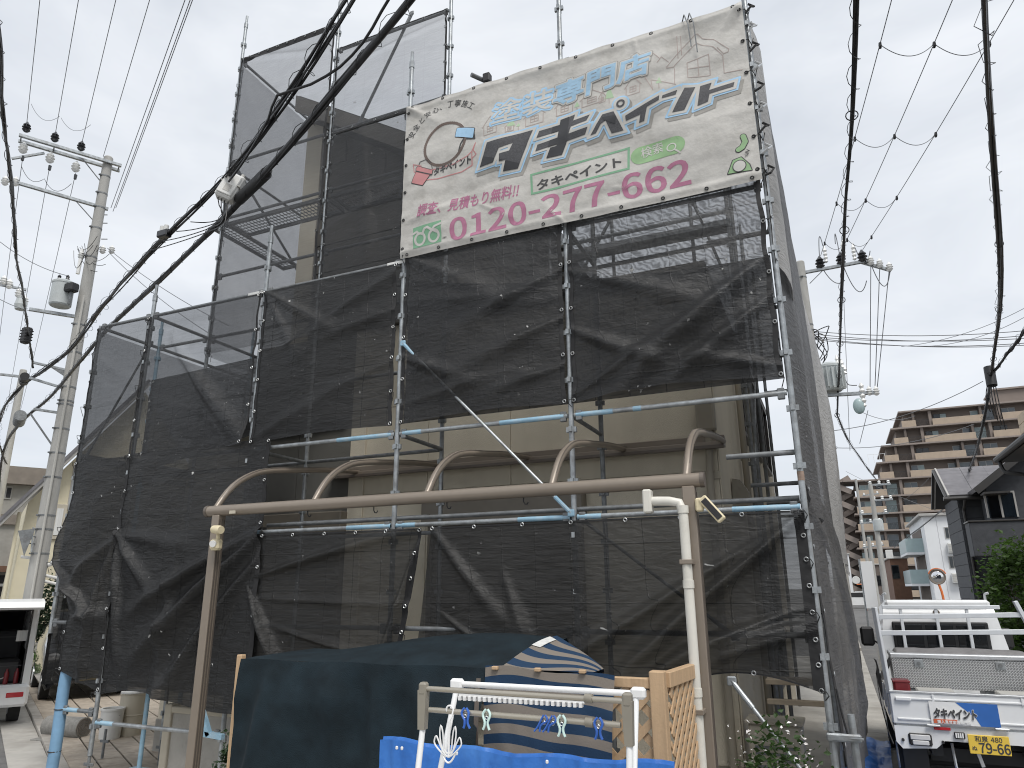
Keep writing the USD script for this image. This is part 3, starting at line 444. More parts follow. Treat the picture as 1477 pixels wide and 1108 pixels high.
L['net_low'] = net_look('net_low_look', (0.0145, 0.0143, 0.0138), 0.82, specks=0.6)
L['net_dense'] = net_look('net_dense_look', (0.0145, 0.0145, 0.0147), 0.91, specks=0.9)
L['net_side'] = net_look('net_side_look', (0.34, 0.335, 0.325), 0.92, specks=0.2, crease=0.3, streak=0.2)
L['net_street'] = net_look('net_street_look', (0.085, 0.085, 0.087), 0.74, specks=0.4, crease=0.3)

# ------------------------------------------------ ground
def slab(pts, z0, z1, o=(0, 0, 0), ex=V(1, 0, 0), ey=V(0, 1, 0)):
    return prism(pts, z1 - z0, V(*o) + V(0, 0, z0), ex, ey)
single('ground', grid(np.array([[(x, y, -0.012 + 0 * x) for y in np.linspace(-400, 900, 40)] for x in np.linspace(-700, 700, 40)])[:, ::-1] * 1.0), L['asphalt'], kind='structure', base=(0, 0, -0.012))
single('road', slab([(0.42, -30), (60, -30), (60, -2), (3.75, 5), (3.75, 300), (0.42, 300)], -0.006, 0.0), L['asphalt'], kind='structure')
# the concrete gutter and kerb that run along the house on the street side
g = Thing('street_gutter', kind='structure', loc=(0.2, 10, 0))
for i in range(34):
    y0 = 5.9 + i * 0.6
    g.part('gutter_stone', box((0.1, y0, -0.01), (0.415, y0 + 0.594, 0.012 + rnd.uniform(-.002, .002)), 0.006), L['concrete'])
    g.part('kerb_stone', box((-0.05, y0, -0.01), (0.096, y0 + 0.594, 0.1 + rnd.uniform(-.003, .003)), 0.008), L['kerb'])
single('far_pavement', slab([(-0.05, 26.4), (0.415, 26.4), (0.415, 160), (-0.05, 160)], -0.01, 0.09), L['kerb'], kind='structure')
dg = Thing('drain_grate', 'black slotted drain grate in the gutter beside the truck', 'drain grate', loc=(0.27, 10.9, 0.014))
for k in range(12):
    dg.part('slat', box((0.12 + k * 0.026, 10.78, 0.014), (0.135 + k * 0.026, 11.06, 0.03)), L['black'])
dg.part('frame', [box((0.11, 10.76, 0.014), (0.43, 10.78, 0.032)), box((0.11, 11.06, 0.014), (0.43, 11.08, 0.032))], L['galv_dull'])
# yard of the house
single('yard', slab([(-8.2, -14), (-0.06, -14), (-0.06, 24), (-6.8, 24), (-7.6, 5.6)], -0.008, 0.004), L['concrete'], kind='structure')
# left: tiled forecourt along the side street, gutter and kerb
K0 = at(75, 1105, z=0)            # a point of the kerb line
def lot(s, t, z=0.0): return K0 + E1 * s + E2 * t + V(0, 0, z)
side = Thing('side_street_kerb', kind='structure', loc=K0)
for i in range(26):
    s0 = -3.0 + i * 0.6
    side.part('kerb_stone', box((s0, 0.0, -0.01), (s0 + 0.594, 0.13, 0.05 + rnd.uniform(-.003, .003)), 0.006, ex=E1, ey=E2, ez=ZZ, o=K0), L['kerb'])
    side.part('gutter_stone', box((s0, -0.42, -0.01), (s0 + 0.594, -0.005, 0.006 + rnd.uniform(-.002, .002)), 0.006, ex=E1, ey=E2, ez=ZZ, o=K0), L['concrete'])
single('forecourt_base', slab([(-3, 0.13), (13, 0.13), (13, 7), (-3, 7)], -0.01, 0.008, K0, E1, E2), L['joint'], kind='structure')
pav = Thing('tiled_forecourt', kind='structure', loc=K0 + E2)
cnt = 0
for j in range(12):
    for i in range(26):
        s0, t0 = -2.0 + i * 0.42 + (0.21 if j % 2 else 0), 0.145 + j * 0.3
        pav.part('tile', box((s0, t0, 0.0), (s0 + 0.408, t0 + 0.28, 0.026 + rnd.uniform(-.002, .002)), 0.005, ex=E1, ey=E2, ez=ZZ, o=K0), L['tile'])

# ------------------------------------------------ the house behind the nets
YW = 7.2
hs = Thing('house', 'beige two storey house with rolled down shutters behind the scaffold nets', 'house', loc=(-4.5, 10, 0))
def wall_x(x0, x1, z0, z1, y0=YW, mat='wall', name='wall', back=0.25, joints=None):
    hs.part(name, box((x0, y0, z0), (x1, y0 + back, z1)), L[mat])
# right part: siding panels with joints, three wide, two courses
xs = [-5.33, -4.26, -3.19, -2.12, -0.95]
for a, b in zip(xs[:-1], xs[1:]):
    for z0, z1 in ((0.42, 1.55), (1.55, 2.98), (3.06, 4.12), (4.12, 5.2)):
        hs.part('siding_panel', box((a + .003, YW, z0 + .003), (b - .003, YW + .02, z1 - .003), 0.003), L['wall'])
hs.part('wall', box((-5.33, YW + .018, 0), (-0.97, YW + .2, 5.2)), L['wall_trim'])
hs.part('band', box((-5.33, YW - .012, 2.98), (-0.94, YW + .03, 3.06), .004), L['wall_trim'])
hs.part('plinth', box((-8.15, YW - .01, 0), (-0.94, YW + .03, 0.4), .01), L['concrete'])
hs.part('corner_strip', box((-5.36, YW - .03, 0.4), (-5.14, YW + .0, 5.2), .006), L['wall'])
# balcony parapet of the upper floor
hs.part('parapet', box((-5.4, YW - .06, 5.2), (-0.9, YW + .14, 5.3), .01), L['brown_siding'])
hs.part('parapet', box((-0.98, YW + .14, 5.2), (-0.9, 14.5, 5.3), .01), L['brown_siding'])
hs.part('balcony_floor', box((-5.3, YW + .25, 4.2), (-1.1, 14.4, 4.3)), L['concrete'])
# upper storey further back, seen only through the nets
hs.part('upper_wall', box((-5.3, 11.2, 4.3), (-3.3, 11.4, 6.6)), L['brown_siding'])
# middle grey part and left wing
hs.part('wall', box((-7.0, YW + .02, 0.4), (-5.36, YW + .2, 5.2)), L['wall_grey'])
hs.part('siding_panel', box((-6.19, YW, 0.4), (-5.363, YW + .018, 4.4), .003), L['wall_grey'])
hs.part('siding_panel', box((-7.0, YW, 0.4), (-6.197, YW + .018, 4.4), .003), L['wall_grey'])
hs.part('wall', box((-8.12, YW, 0.4), (-7.003, YW + .2, 4.05)), L['wall'])
hs.part('wall', box((-8.12, YW + .2, 0.4), (-7.95, 13.0, 4.05)), L['wall'])
hs.part('wing_roof', box((-8.3, YW - .12, 4.05), (-5.4, 13, 4.2), .01), L['brown_siding'])
# the tall block with a roof that falls to the right
XT, XR, YT = -6.82, -3.6, 7.62
hs.part('tall_block', prism([(XT, 4.2), (XR, 4.2), (XR, 7.1), (XT, 9.1)], 4.5, (0, YT + 4.5, 0), V(1, 0, 0), ZZ), L['brown_siding'])
hs.part('corner_wall', prism([(XT - .02, 4.2), (XT + .28, 4.2), (XT + .28, 8.93), (XT - .02, 9.1)], .03, (0, YT, 0), V(1, 0, 0), ZZ), L['wall'])
for k in range(10):
    z = 4.6 + k * .45
    xr = min(XR, XT + (9.1 - z - .44) / .62) if z > 6.66 else XR
    hs.part('siding_board', box((XT + .29, YT - .022, z), (xr, YT, z + .435), .004), L['brown_siding'])
hs.part('roof', prism([(XT + .04, 9.17), (XT + .04, 9.35), (XR + .4, 7.12), (XR + .4, 6.94)], 5.2, (0, YT + 4.85, 0), V(1, 0, 0), ZZ), L['dark_frame'])
hs.part('verge_board', prism([(XT + .02, 9.05), (XT + .02, 9.33), (XR + .42, 7.06), (XR + .42, 6.78)], .04, (0, YT - .36, 0), V(1, 0, 0), ZZ), L['brown_siding'])
# east wall along the street
hs.part('east_wall', box((-1.15, YW + .2, 0), (-0.951, 15, 5.2)), L['wall'])
for k in range(7):
    hs.part('siding_panel', box((-0.951, YW + .02 + k * 1.1, 0.42), (-0.935, YW + 1.113 + k * 1.1, 5.19), .003), L['wall'])
hs.part('back_wall', box((-8.1, 14.8, 0), (-1.0, 15, 5.2)), L['wall'])
for y0, y1, z0, z1 in ((11.2, 12.2, 3.9, 5.1), (12.6, 13.8, 3.9, 5.1), (9.4, 10.3, 3.85, 5.0), (10.2, 12.0, 0.6, 2.5)):
    w = hs.part('window', [box((-0.94, y0, z0), (-0.87, y0 + .05, z1)), box((-0.94, y1 - .05, z0), (-0.87, y1, z1)), box((-0.94, y0 + .05, z0), (-0.87, y1 - .05, z0 + .05)), box((-0.94, y0 + .05, z1 - .05), (-0.87, y1 - .05, z1)), box((-.93, (y0 + y1) / 2 - .03, z0 + .05), (-.89, (y0 + y1) / 2 + .03, z1 - .05))], L['dark_frame'])
    hs.part('pane', box((-0.932, y0 + .05, z0 + .05), (-0.915, y1 - .05, z1 - .05)), L['glass'], parent=w)
# downpipes
def pipe_on_wall(x, y, z0, z1, r=.038, name='downpipe'):
    p = hs.part(name, cyl((x, y, z0), (x, y, z1), r, 12), L['pipe_beige'], smooth=40)
    for z in np.arange(z0 + .35, z1, 1.0):
        hs.part('bracket', box((x - r - .012, y - .012, z), (x + r + .012, y + .06, z + .025)), L['pipe_beige'], parent=p)
pipe_on_wall(-1.03, YW - .07, 0.1, 3.02)
hs.part('rain_head', [box((-1.11, YW - .13, 3.45), (-0.93, YW - .0, 3.78), .02), cyl((-1.03, YW - .07, 3.0), (-1.0, YW - .07, 3.5), .036, 10)], L['pipe_beige'])
pipe_on_wall(-0.87, 9.05, 0.1, 5.1)
hs.part('vent_hood', prism([(0, 0), (.02, .3), (.1, .28), (.17, .16), (.19, 0)], .22, (-0.935, 8.15, 2.78), V(1, 0, 0), ZZ), L['taupe_plastic'])
# shuttered windows on the front
def shutter_window(x0, x1, z0, z1, lab):
    w = hs.part('shutter_window', [box((x0 - .06, YW - .07, z0 - .05), (x0, YW + .01, z1), .006), box((x1, YW - .07, z0 - .05), (x1 + .06, YW + .01, z1), .006), box((x0 - .06, YW - .09, z0 - .1), (x1 + .06, YW + .01, z0 - .052), .006)], L['shutter'], label=lab)
    hs.part('shutter_box', box((x0 - .1, YW - .16, z1), (x1 + .1, YW + .01, z1 + .27), .012), L['shutter'], parent=w)
    z = z0
    while z < z1 - .02:
        hs.part('slat', prism([(0, 0), (-.012, .012), (-.012, .052), (0, .066), (.01, .066), (.01, 0)], x1 - x0, (x0, YW - .03, z), V(0, 1, 0), ZZ), L['shutter'], parent=w)
        z += .07
shutter_window(-4.14, -2.42, 0.75, 2.66, 'wide brown roller shutter, rolled down')
shutter_window(-6.92, -5.45, 0.75, 2.6, 'brown roller shutter in the grey wall, rolled down')

# ------------------------------------------------ carport frame in front of the house
YB, ZB = 4.95, 2.66
cp = Thing('carport_frame', 'bronze aluminium carport frame stripped of its roof panels', 'carport', loc=(-3, YB, 0))
prof = [(.049 * math.cos(a), .049 * math.sin(a)) for a in np.linspace(0, 2 * math.pi, 29)[:-1]]
bm = cp.part('beam', prism(prof, 4.46, (-5.24, YB, ZB), V(0, 1, 0), ZZ), L['bronze'], smooth=35)
cp.part('end_cap', [prism([(a * 1.08, b * 1.08) for a, b in prof], .03, (x, YB, ZB), V(0, 1, 0), ZZ) for x in (-5.27, -0.78)], L['bronze_dark'], parent=bm)
cp.part('sticker', box((-4.95, YB - .0515, ZB - .04), (-4.88, YB - .042, ZB - .012)), L['wall_trim'], parent=bm)
for x, w in ((-5.12, .085), (-0.86, .085)):
    p = cp.part('post', box((x - w / 2, YB - .045, 0), (x + w / 2, YB + .045, ZB - .042), .006), L['bronze'])
    for k in (-1, 0, 1):
        cp.part('rib', box((x + w / 2, YB - .006 + k * .028, .05), (x + w / 2 + .004, YB + .006 + k * .028, ZB - .08)), L['bronze_dark'], parent=p)
arch = [(4.96, 2.69), (5.05, 2.82), (5.16, 2.93), (5.3, 3.02), (5.46, 3.09), (5.65, 3.135), (6.0, 3.19), (6.5, 3.265), (7.1, 3.33)]
for x in (-5.17, -4.05, -2.93, -1.86, -0.87):
    pts = through([(x, y, z) for y, z in arch], 26)
    a = cp.part('rafter', tube(pts, .03, 8), L['bronze'], smooth=50)
    for s in (-.018, .018):
        cp.part('groove', tube(pts + V(s, -.006, .022), .006, 4), L['bronze_dark'], parent=a)
cp.part('wall_ledger', [box((-5.6, 7.06, 3.28), (-0.86, 7.19, 3.33), .006), box((-5.6, 7.12, 3.33), (-0.86, 7.195, 3.40), .006)], L['bronze'])
cp.part('soffit_strip', box((-5.6, 7.02, 3.255), (-0.86, 7.06, 3.29), .004), L['bronze_dark'])
for u in (345 + 100, 540, 645, 755):
    p = at(u, 722 - (u - 445) * .055, y=YB + .02)
    p[2] = ZB - .045
    cp.part('hook', tube([p, p + V(0, 0, -.03), p + V(.012, 0, -.05), p + V(.03, 0, -.052), p + V(.038, 0, -.035)], .005, 5), L['black'])
# white gutter pipe along the right post
gp = cp.part('gutter_pipe', [tube(through([(-1.12, YB - .1, 2.52), (-1.0, YB - .1, 2.515), (-0.925, YB - .1, 2.505), (-0.895, YB - .1, 2.47), (-0.892, YB - .1, 2.4), (-0.892, YB - .1, 0.02)], 40), .032, 12)], L['pvc'], smooth=50)
cp.part('pipe_outlet', box((-1.155, YB - .14, 2.44), (-1.095, YB - .06, 2.6), .01), L['pvc'], parent=gp)
for z in (2.43, 1.95, 1.3, .6):
    cp.part('pipe_socket', cyl((-.892, YB - .1, z), (-.892, YB - .1, z + .05), .037, 12), L['pvc'], parent=gp, smooth=50)
for z in (2.1, 1.2): cp.part('pipe_clip', box((-.935, YB - .14, z), (-.85, YB - .04, z + .03), .004), L['bronze'], parent=gp)
# small lamps clipped to the posts
sl = Thing('sensor_light', 'cream motion sensor light clipped to the left carport post', 'sensor light', loc=(-5.05, YB - .05, 2.32))
sl.part('body', box((-5.085, YB - .12, 2.3), (-4.98, YB - .045, 2.4), .02), L['cream_plastic'])
sl.part('arm', cyl((-5.02, YB - .08, 2.38), (-5.0, YB - .1, 2.46), .018, 8), L['cream_plastic'])
sl.part('lamp_head', lathe((-5.03, YB - .12, 2.48), [(.0, -.02), (.035, -.015), (.04, .06), (.034, .1), (0, .1)], 14, axis=(1, -.2, -.1)), L['cream_plastic'], smooth=40)
sl.part('lens', lathe((-5.02, YB - .13, 2.355), [(0, -.02), (.028, -.01), (.03, .012), (0, .012)], 12, axis=(.3, -1, -.3)), L['white_plastic'], smooth=40)
sl2 = Thing('sensor_light', 'flat cream rectangular light on a clip beside the white gutter pipe', 'sensor light', loc=(-.8, YB, 2.5), )
sl2.part('clip', box((-.815, YB - .08, 2.44), (-.765, YB - .03, 2.53), .01), L['cream_plastic'])
sl2.part('lamp_head', box((0, -.02, -.03), (.2, .02, .03), .008, ex=V(.62, 0, -.785), ey=V(0, 1, 0), ez=V(.785, 0, .62), o=(-.77, YB - .07, 2.53)), L['cream_plastic'])
sl2.part('lens', box((.02, -.026, -.02), (.18, -.02, .02), .003, ex=V(.62, 0, -.785), ey=V(0, 1, 0), ez=V(.785, 0, .62), o=(-.77, YB - .07, 2.53)), L['interior'])

# ------------------------------------------------ scaffold
YF, YI = 5.76, 6.66
PR = .0243
sc = Thing('scaffold', 'galvanised tube scaffold standing around the whole house', 'scaffold', loc=(-4, 6, 0))
def post(x, y, z0, z1, mat='galv', top=True, socket=True, lab=None, pinned=True):
    p = sc.part('post', cyl((x, y, z0), (x, y, z1), PR, 12), L[mat], smooth=40, label=lab)
    if socket:
        for z in np.arange(math.ceil((z0 - .1) / .45) * .45 + .11, z1 - .1, .45):
            sc.part('wedge_socket', [box((x - .046, y - .014, z), (x + .046, y + .014, z + .045)), box((x - .014, y - .046, z), (x + .014, y + .046, z + .045))], L[mat], parent=p)
    if top:
        sc.part('spigot', [cyl((x, y, z1), (x, y, z1 + .16), .019, 10), cyl((x, y, z1 - .06), (x, y, z1 + .02), .03, 10)], L[mat], parent=p)
    return p
def rail(a, b, mat='galv', r=.0213, heads=True, blue=None):
    a, b = V(*a), V(*b)
    d = (b - a) / np.linalg.norm(b - a)
    p = sc.part('rail', cyl(a, b, r, 10), L[mat], smooth=40)
    if heads:
        for q, s in ((a, 1), (b, -1)):
            sc.part('wedge_head', [box((-.005, -.018, -.05), (.05, .018, .04), .006, ex=d * s, ey=np.cross(ZZ, d * s), ez=np.cross(d * s, np.cross(ZZ, d * s)), o=q + d * s * .02)], L['galv_dull'], parent=p)
    for t0, t1 in (blue or ()):
        sc.part('paint_mark', cyl(a + (b - a) * t0, a + (b - a) * t1, r + .0015, 10), L['blue_paint'], parent=p, smooth=40)
    return p
def brace(a, b, mat='galv', r=.0136):
    a, b = V(*a), V(*b); d = (b - a) / np.linalg.norm(b - a)
    p = sc.part('brace', cyl(a, b, r, 10), L[mat], smooth=40)
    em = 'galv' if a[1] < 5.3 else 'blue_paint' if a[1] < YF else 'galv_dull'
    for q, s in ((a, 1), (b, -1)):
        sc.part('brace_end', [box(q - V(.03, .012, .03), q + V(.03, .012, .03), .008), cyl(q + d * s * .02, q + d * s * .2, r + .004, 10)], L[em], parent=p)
    return p
FX = [-8.35, -7.41, -5.61, -3.755, -1.97, -0.165]
def jack(x, y, z=0.0):
    sc.part('base_jack', [box((x - .07, y - .07, z), (x + .07, y + .07, z + .006)), cyl((x, y, z + .006), (x, y, z + .35), .016, 8), box((x - .07, y - .01, z + .2), (x + .07, y + .01, z + .23), .004)], L['galv_dull'])
for x, z1 in zip(FX, (5.1, 5.5, 5.92, 7.72, 8.3, 7.3)):
    if x > -8: jack(x, YF)
    post(x, YF, .3 if x > -8 else 1.5, z1, 'galv')
# blue cushion wrapped round the outermost foot
p0 = sc.part('post_pad', [tube(through([(-7.97, YF, .02), (-7.96, YF, .4), (-7.976, YF, .9), (-7.97, YF, 1.1)], 14), .06, 12)], L['blue_pad'], smooth=50)
for z in (.3, .72): sc.part('pad_tie', ring((-7.97, YF, z), (0, 0, 1), .064, .006, 14), L['black'], parent=p0)
for x, z1, m in ((-8.35, 5.5, 'blue_paint'), (-7.41, 10.42, 'galv'), (-5.6, 10.1, 'galv'), (-3.77, 10.0, 'galv')):
    jack(x, YI); post(x, YI, .3 if x > -8 else 1.6, z1, m)
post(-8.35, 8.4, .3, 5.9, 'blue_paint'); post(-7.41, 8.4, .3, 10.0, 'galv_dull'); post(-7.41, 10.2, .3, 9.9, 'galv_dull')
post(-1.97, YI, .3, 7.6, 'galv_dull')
for a, b in zip(FX[:-1], FX[1:]):
    la, lb = a + .03, b - .03
    if a > -6: rail((la, YF, 2.53), (lb, YF, 2.53), blue=((.0, .12), (.72, 1)))
    if a > -6: rail((la, YF, 3.41), (lb, YF, 3.41), blue=((.02, .14), (.62, .98)) if a < -1.98 else ((.01, .2), (.3, .34)))
    else: rail((la, YF, 3.41), (lb, YF, 3.41), 'galv_dull')
    if a < -3.8: rail((la, YF, 5.24), (lb, YF, 5.24), 'galv_dull')
    else: rail((la, YF, 7.1), (lb, YF, 7.1)); rail((la, YF + .0, 5.24), (lb, YF, 5.24), 'galv_dull')
    rail((la, YF, 1.62), (lb, YF, 1.62), 'galv_dull')
rail((-7.93, YF, .72), (FX[1] - .03, YF, .72), 'galv_dull', blue=((.0, .5),)); rail((FX[1] + .03, YF, .62), (-5.64, YF, .62), blue=((0, .15), (.8, 1)))
for x in (-6.6, -5.72):
    pass
# ledgers on the inner row
for z in (2.53, 3.41, 4.36, 5.24, 6.14, 7.04, 7.94):
    for a, b in ((-7.41, -5.6), (-5.6, -3.77)):
        rail((a + .03, YI, z), (b - .03, YI, z), 'galv_dull', heads=z > 5)
rail((-7.38, YI, 9.74), (-5.63, YI, 9.74)); rail((-5.57, YI, 9.27), (-3.8, YI, 9.27)); rail((-5.57, YI, 7.9), (-3.8, YI, 7.9), 'galv_dull')
for z in (3.41, 5.24): rail((-8.32, YI, z), (-7.44, YI, z), 'galv_dull')
# cross members along the depth
for x in FX[:5]:
    for z in (3.41, 5.24): rail((x, YF + .03, z), (x, YI - .03, z), 'galv_dull', heads=False)
for z in (1.62, 3.41, 5.24): rail((-8.35, YI + .03, z), (-8.35, 8.37, z), 'galv_dull', heads=False)
for z in (5.24, 7.0, 7.9, 9.74): rail((-7.41, YI + .03, z), (-7.41, 8.37, z), 'galv_dull'); rail((-7.41, 8.43, z), (-7.41, 10.17, z), 'galv_dull')
# braces
brace((-3.70, YF - .05, 4.32), (-1.98, YF - .05, 2.56)); brace((-8.33, YF + .04, 3.4), (-7.43, YF + .04, 1.7), 'galv_dull'); brace((-8.33, YF + .05, 3.5), (-7.43, YF + .05, 4.9), 'galv_dull')
brace((-7.38, YI + .04, 4.3), (-5.66, YI + .04, 5.2), 'galv_dull'); brace((-5.2, YI + .04, 7.92), (-4.4, YI + .04, 9.5), 'galv_dull', .02)
brace((-7.41, 6.72, 8.0), (-7.41, 8.3, 6.9), 'galv_dull', .02)
brace((-1.9, YF + .04, 2.5), (-0.75, YF + .04, 1.6), 'galv_dull'); brace((-0.72, 5.2, 1.36), (-0.12, 5.0, .62)); brace((-7.3, YF + .04, 1.6), (-6.6, YF + .04, 2.5), 'galv_dull')
# little couplers and a short stub that sticks out above the banner
sc.part('tube_stub', cyl((-2.93, YF - .12, 7.2), (-2.78, YF + .12, 7.2), PR, 10), L['galv_dull'], smooth=40)
sc.part('coupler', box((-2.84, YF - .04, 7.14), (-2.76, YF + .04, 7.25), .01), L['black'])
for x in (-6.55, -4.65):
    sc.part('label_sticker', box((x + .7, YF - .0235, 5.222), (x + .92, YF - .0225, 5.256)), L['sticker'])
# expanded metal walkways
def deck(x0, x1, y0, y1, z):
    d = sc.part('walkway', [box((x0, y0, z - .05), (x1, y0 + .03, z)), box((x0, y1 - .03, z - .05), (x1, y1, z)), box((x0, y0 + .03, z - .05), (x0 + .03, y1 - .03, z)), box((x1 - .03, y0 + .03, z - .05), (x1, y1 - .03, z))], L['galv_dull'])
    ms = []
    n = int((x1 - x0) / .06)
    for k in range(n + 1):
        xx = x0 + (x1 - x0) * k / n
        ms.append(box((xx - .004, y0 + .03, z - .012), (xx + .004, y1 - .03, z - .004)))
    for yy in np.arange(y0 + .08, y1 - .03, .07): ms.append(box((x0 + .03, yy - .004, z - .02), (x1 - .03, yy + .004, z - .012)))
    sc.part('grating', ms, L['galv_dull'], parent=d)
deck(-7.38, -5.64, YI + .06, YI + .46, 7.02); deck(-5.57, -3.8, YI + .06, YI + .46, 7.02); deck(-7.75, -7.45, YI + .1, 8.3, 7.06)
for x in (-3.3, -2.35, -1.25, -.72): post(x, 8.9, .3, 7.2, 'galv_dull', socket=False)
for z in (5.75, 6.3, 6.75, 7.1): rail((-3.3, 8.9, z), (-.72, 8.9, z + .02), 'galv_dull', heads=False, r=.03)
sc.part('plank', box((-3.2, 8.6, 6.42), (-.75, 8.85, 6.5), .004), L['galv_dull'])
brace((-3.28, 8.95, 5.6), (-2.4, 8.95, 7.0), 'galv_dull', .02); brace((-1.2, 8.95, 7.0), (-.75, 8.95, 5.4), 'galv_dull', .02)
# east side along the street
for k, (y, z1) in enumerate(((7.56, 7.2), (9.36, 7.2), (11.16, 7.2), (12.96, 7.2), (14.76, 7.2))):
    jack(-.165, y); post(-.165, y, .3, z1, 'galv' if k == 0 else 'galv_dull')
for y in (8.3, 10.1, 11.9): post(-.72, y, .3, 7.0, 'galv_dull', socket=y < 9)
ys = [YF, 7.56, 9.36, 11.16, 12.96, 14.76]
for a, b in zip(ys[:-1], ys[1:]):
    for z in (.72, 1.62, 2.53, 3.41, 4.36, 5.24, 6.14, 7.1): rail((-.165, a + .03, z), (-.165, b - .03, z), 'galv_dull', heads=False)
for y in ys[:4]:
    for z in (2.95, 4.83, 1.62): rail((-.7, y + .06, z), (-.19, y + .06, z), 'galv_dull', heads=False)
brace((-.165, YF + .05, 1.7), (-.165, 7.5, 3.3), 'galv_dull'); brace((-.72, 8.4, 3.1), (-.72, 10.0, 4.8), 'galv_dull'); brace((-.165, 7.6, 3.5), (-.165, 9.3, 5.2), 'galv_dull')
# second tube clamped to the corner foot, with its clamps
sc.part('standard_foot', cyl((-.02, YF - .02, .05), (-.03, YF - .02, 1.12), PR, 12), L['galv'], smooth=40)
for z in (.72, .95):
    sc.part('clamp', [box((-.2, YF - .06, z), (.02, YF - .015, z + .05), .01), cyl((-.12, YF - .03, z + .02), (.03, YF - .08, z + .03), .008, 6)], L['galv'])
sc.part('rust_patch', cyl((-.165, YF, 2.72), (-.165, YF, 2.79), PR + .001, 12), L['rust'])
# blue feet seen below the left nets
for x, y in ((-6.95, 6.0), (-6.8, 6.3)):
    sc.part('standard_foot', cyl((x, y, .02), (x, y, 1.0), PR, 12), L['blue_paint'], smooth=40)
sc.part('foot_beam', box((-7.35, 6.2, .01), (-6.3, 6.3, .1), .008), L['blue_paint'])
sc.part('short_rail', bar((-5.72, 5.5, .68), (-5.35, 5.5, .66), .045, .045), L['blue_paint'])
sc.part('short_rail', bar((-5.66, 5.5, .9), (-5.52, 5.5, .66), .045, .045), L['blue_paint'])
sc.part('guy_wire', [tube(sag((-.1, 5.72, 1.28), (-.05, 5.72, .95), .05, 8), .007, 5)], L['black'])
# toe rail that carries the white bar on the lower lift
rail((-5.5, 6.0, 2.62), (-.2, 6.0, 2.62), 'galv_dull', heads=False); rail((-5.5, 6.3, 2.66), (-3.7, 6.3, 2.66), 'galv', heads=False)

# ------------------------------------------------ nets
def smooth_noise(P, s, seed): return meshkit.fbm(np.asarray(P) * s, 3, seed) - .5
def cloth(TL, TR, BR, BL, nu, nv, out, billow=.05, folds=(), amp=.02, freq=(2, 2, 2), seed=1, scallop=.0, ncl=4, edge=.25, warp=None, fine=.006):
    """a hanging sheet between four corners; folds: (u0,v0,u1,v1,amp,width) in sheet coordinates"""
    TL, TR, BR, BL, out = V(*TL), V(*TR), V(*BR), V(*BL), V(*out)
    u, v = np.meshgrid(np.linspace(0, 1, nu), np.linspace(0, 1, nv)); U, Vv = u[..., None], v[..., None]
    P = (TL * (1 - U) + TR * U) * (1 - Vv) + (BL * (1 - U) + BR * U) * Vv
    W = np.linalg.norm(TR - TL) + np.linalg.norm(BR - BL); W /= 2
    Hh = (np.linalg.norm(BL - TL) + np.linalg.norm(BR - TR)) / 2
    env = np.clip(np.minimum(np.minimum(u, 1 - u) * W, np.minimum(v, 1 - v) * Hh * 1.5) / edge, 0, 1); env = env * env * (3 - 2 * env)
    d = billow * np.sin(np.pi * u) ** .8 * np.sin(np.pi * np.clip(v, .02, .98)) ** .7
    for (a, b, c, e, am, wd) in folds:
        ax, ay, bx, by = a * W, b * Hh, c * W, e * Hh
        dx, dy = bx - ax, by - ay; LL = math.hypot(dx, dy)
        px, py = u * W - ax, v * Hh - ay
        s = np.clip((px * dx + py * dy) / LL ** 2, 0, 1)
        q = (px * dy - py * dx) / LL
        wd_ = wd * (.5 + .9 * s)
        over = np.clip(((px * dx + py * dy) / LL ** 2 - 1) * 2.5, 0, 1)
        under = np.clip(-((px * dx + py * dy) / LL ** 2) * 6, 0, 1)
        d = d + 1.6 * am * np.exp(-(q / wd_) ** 2) * (1 - over) * (1 - under) * np.clip(.25 + 1.5 * s, 0, 1) * (1 - .45 * s)
    h = np.stack([u * W * freq[0], v * Hh * freq[1], 0 * u + seed], -1)
    d = d + amp * 2 * smooth_noise(h, 1.0, seed) * (.3 + .7 * env) + fine * 2 * smooth_noise(h, 4.5, seed + 5)
    if scallop:
        low = v ** 3
        P = P + ZZ * (scallop * low * np.sin(np.pi * u))[..., None]
        P = P + (TR - TL) / max(W, .01) * ((scallop * .35) * np.sin(np.pi * v * ncl) ** 2 * np.where(u < .5, (1 - 2 * u) ** 3, -(2 * u - 1) ** 3))[..., None]
    P = P + out * d[..., None]
    if warp is not None: P = warp(P, u, v)
    return P
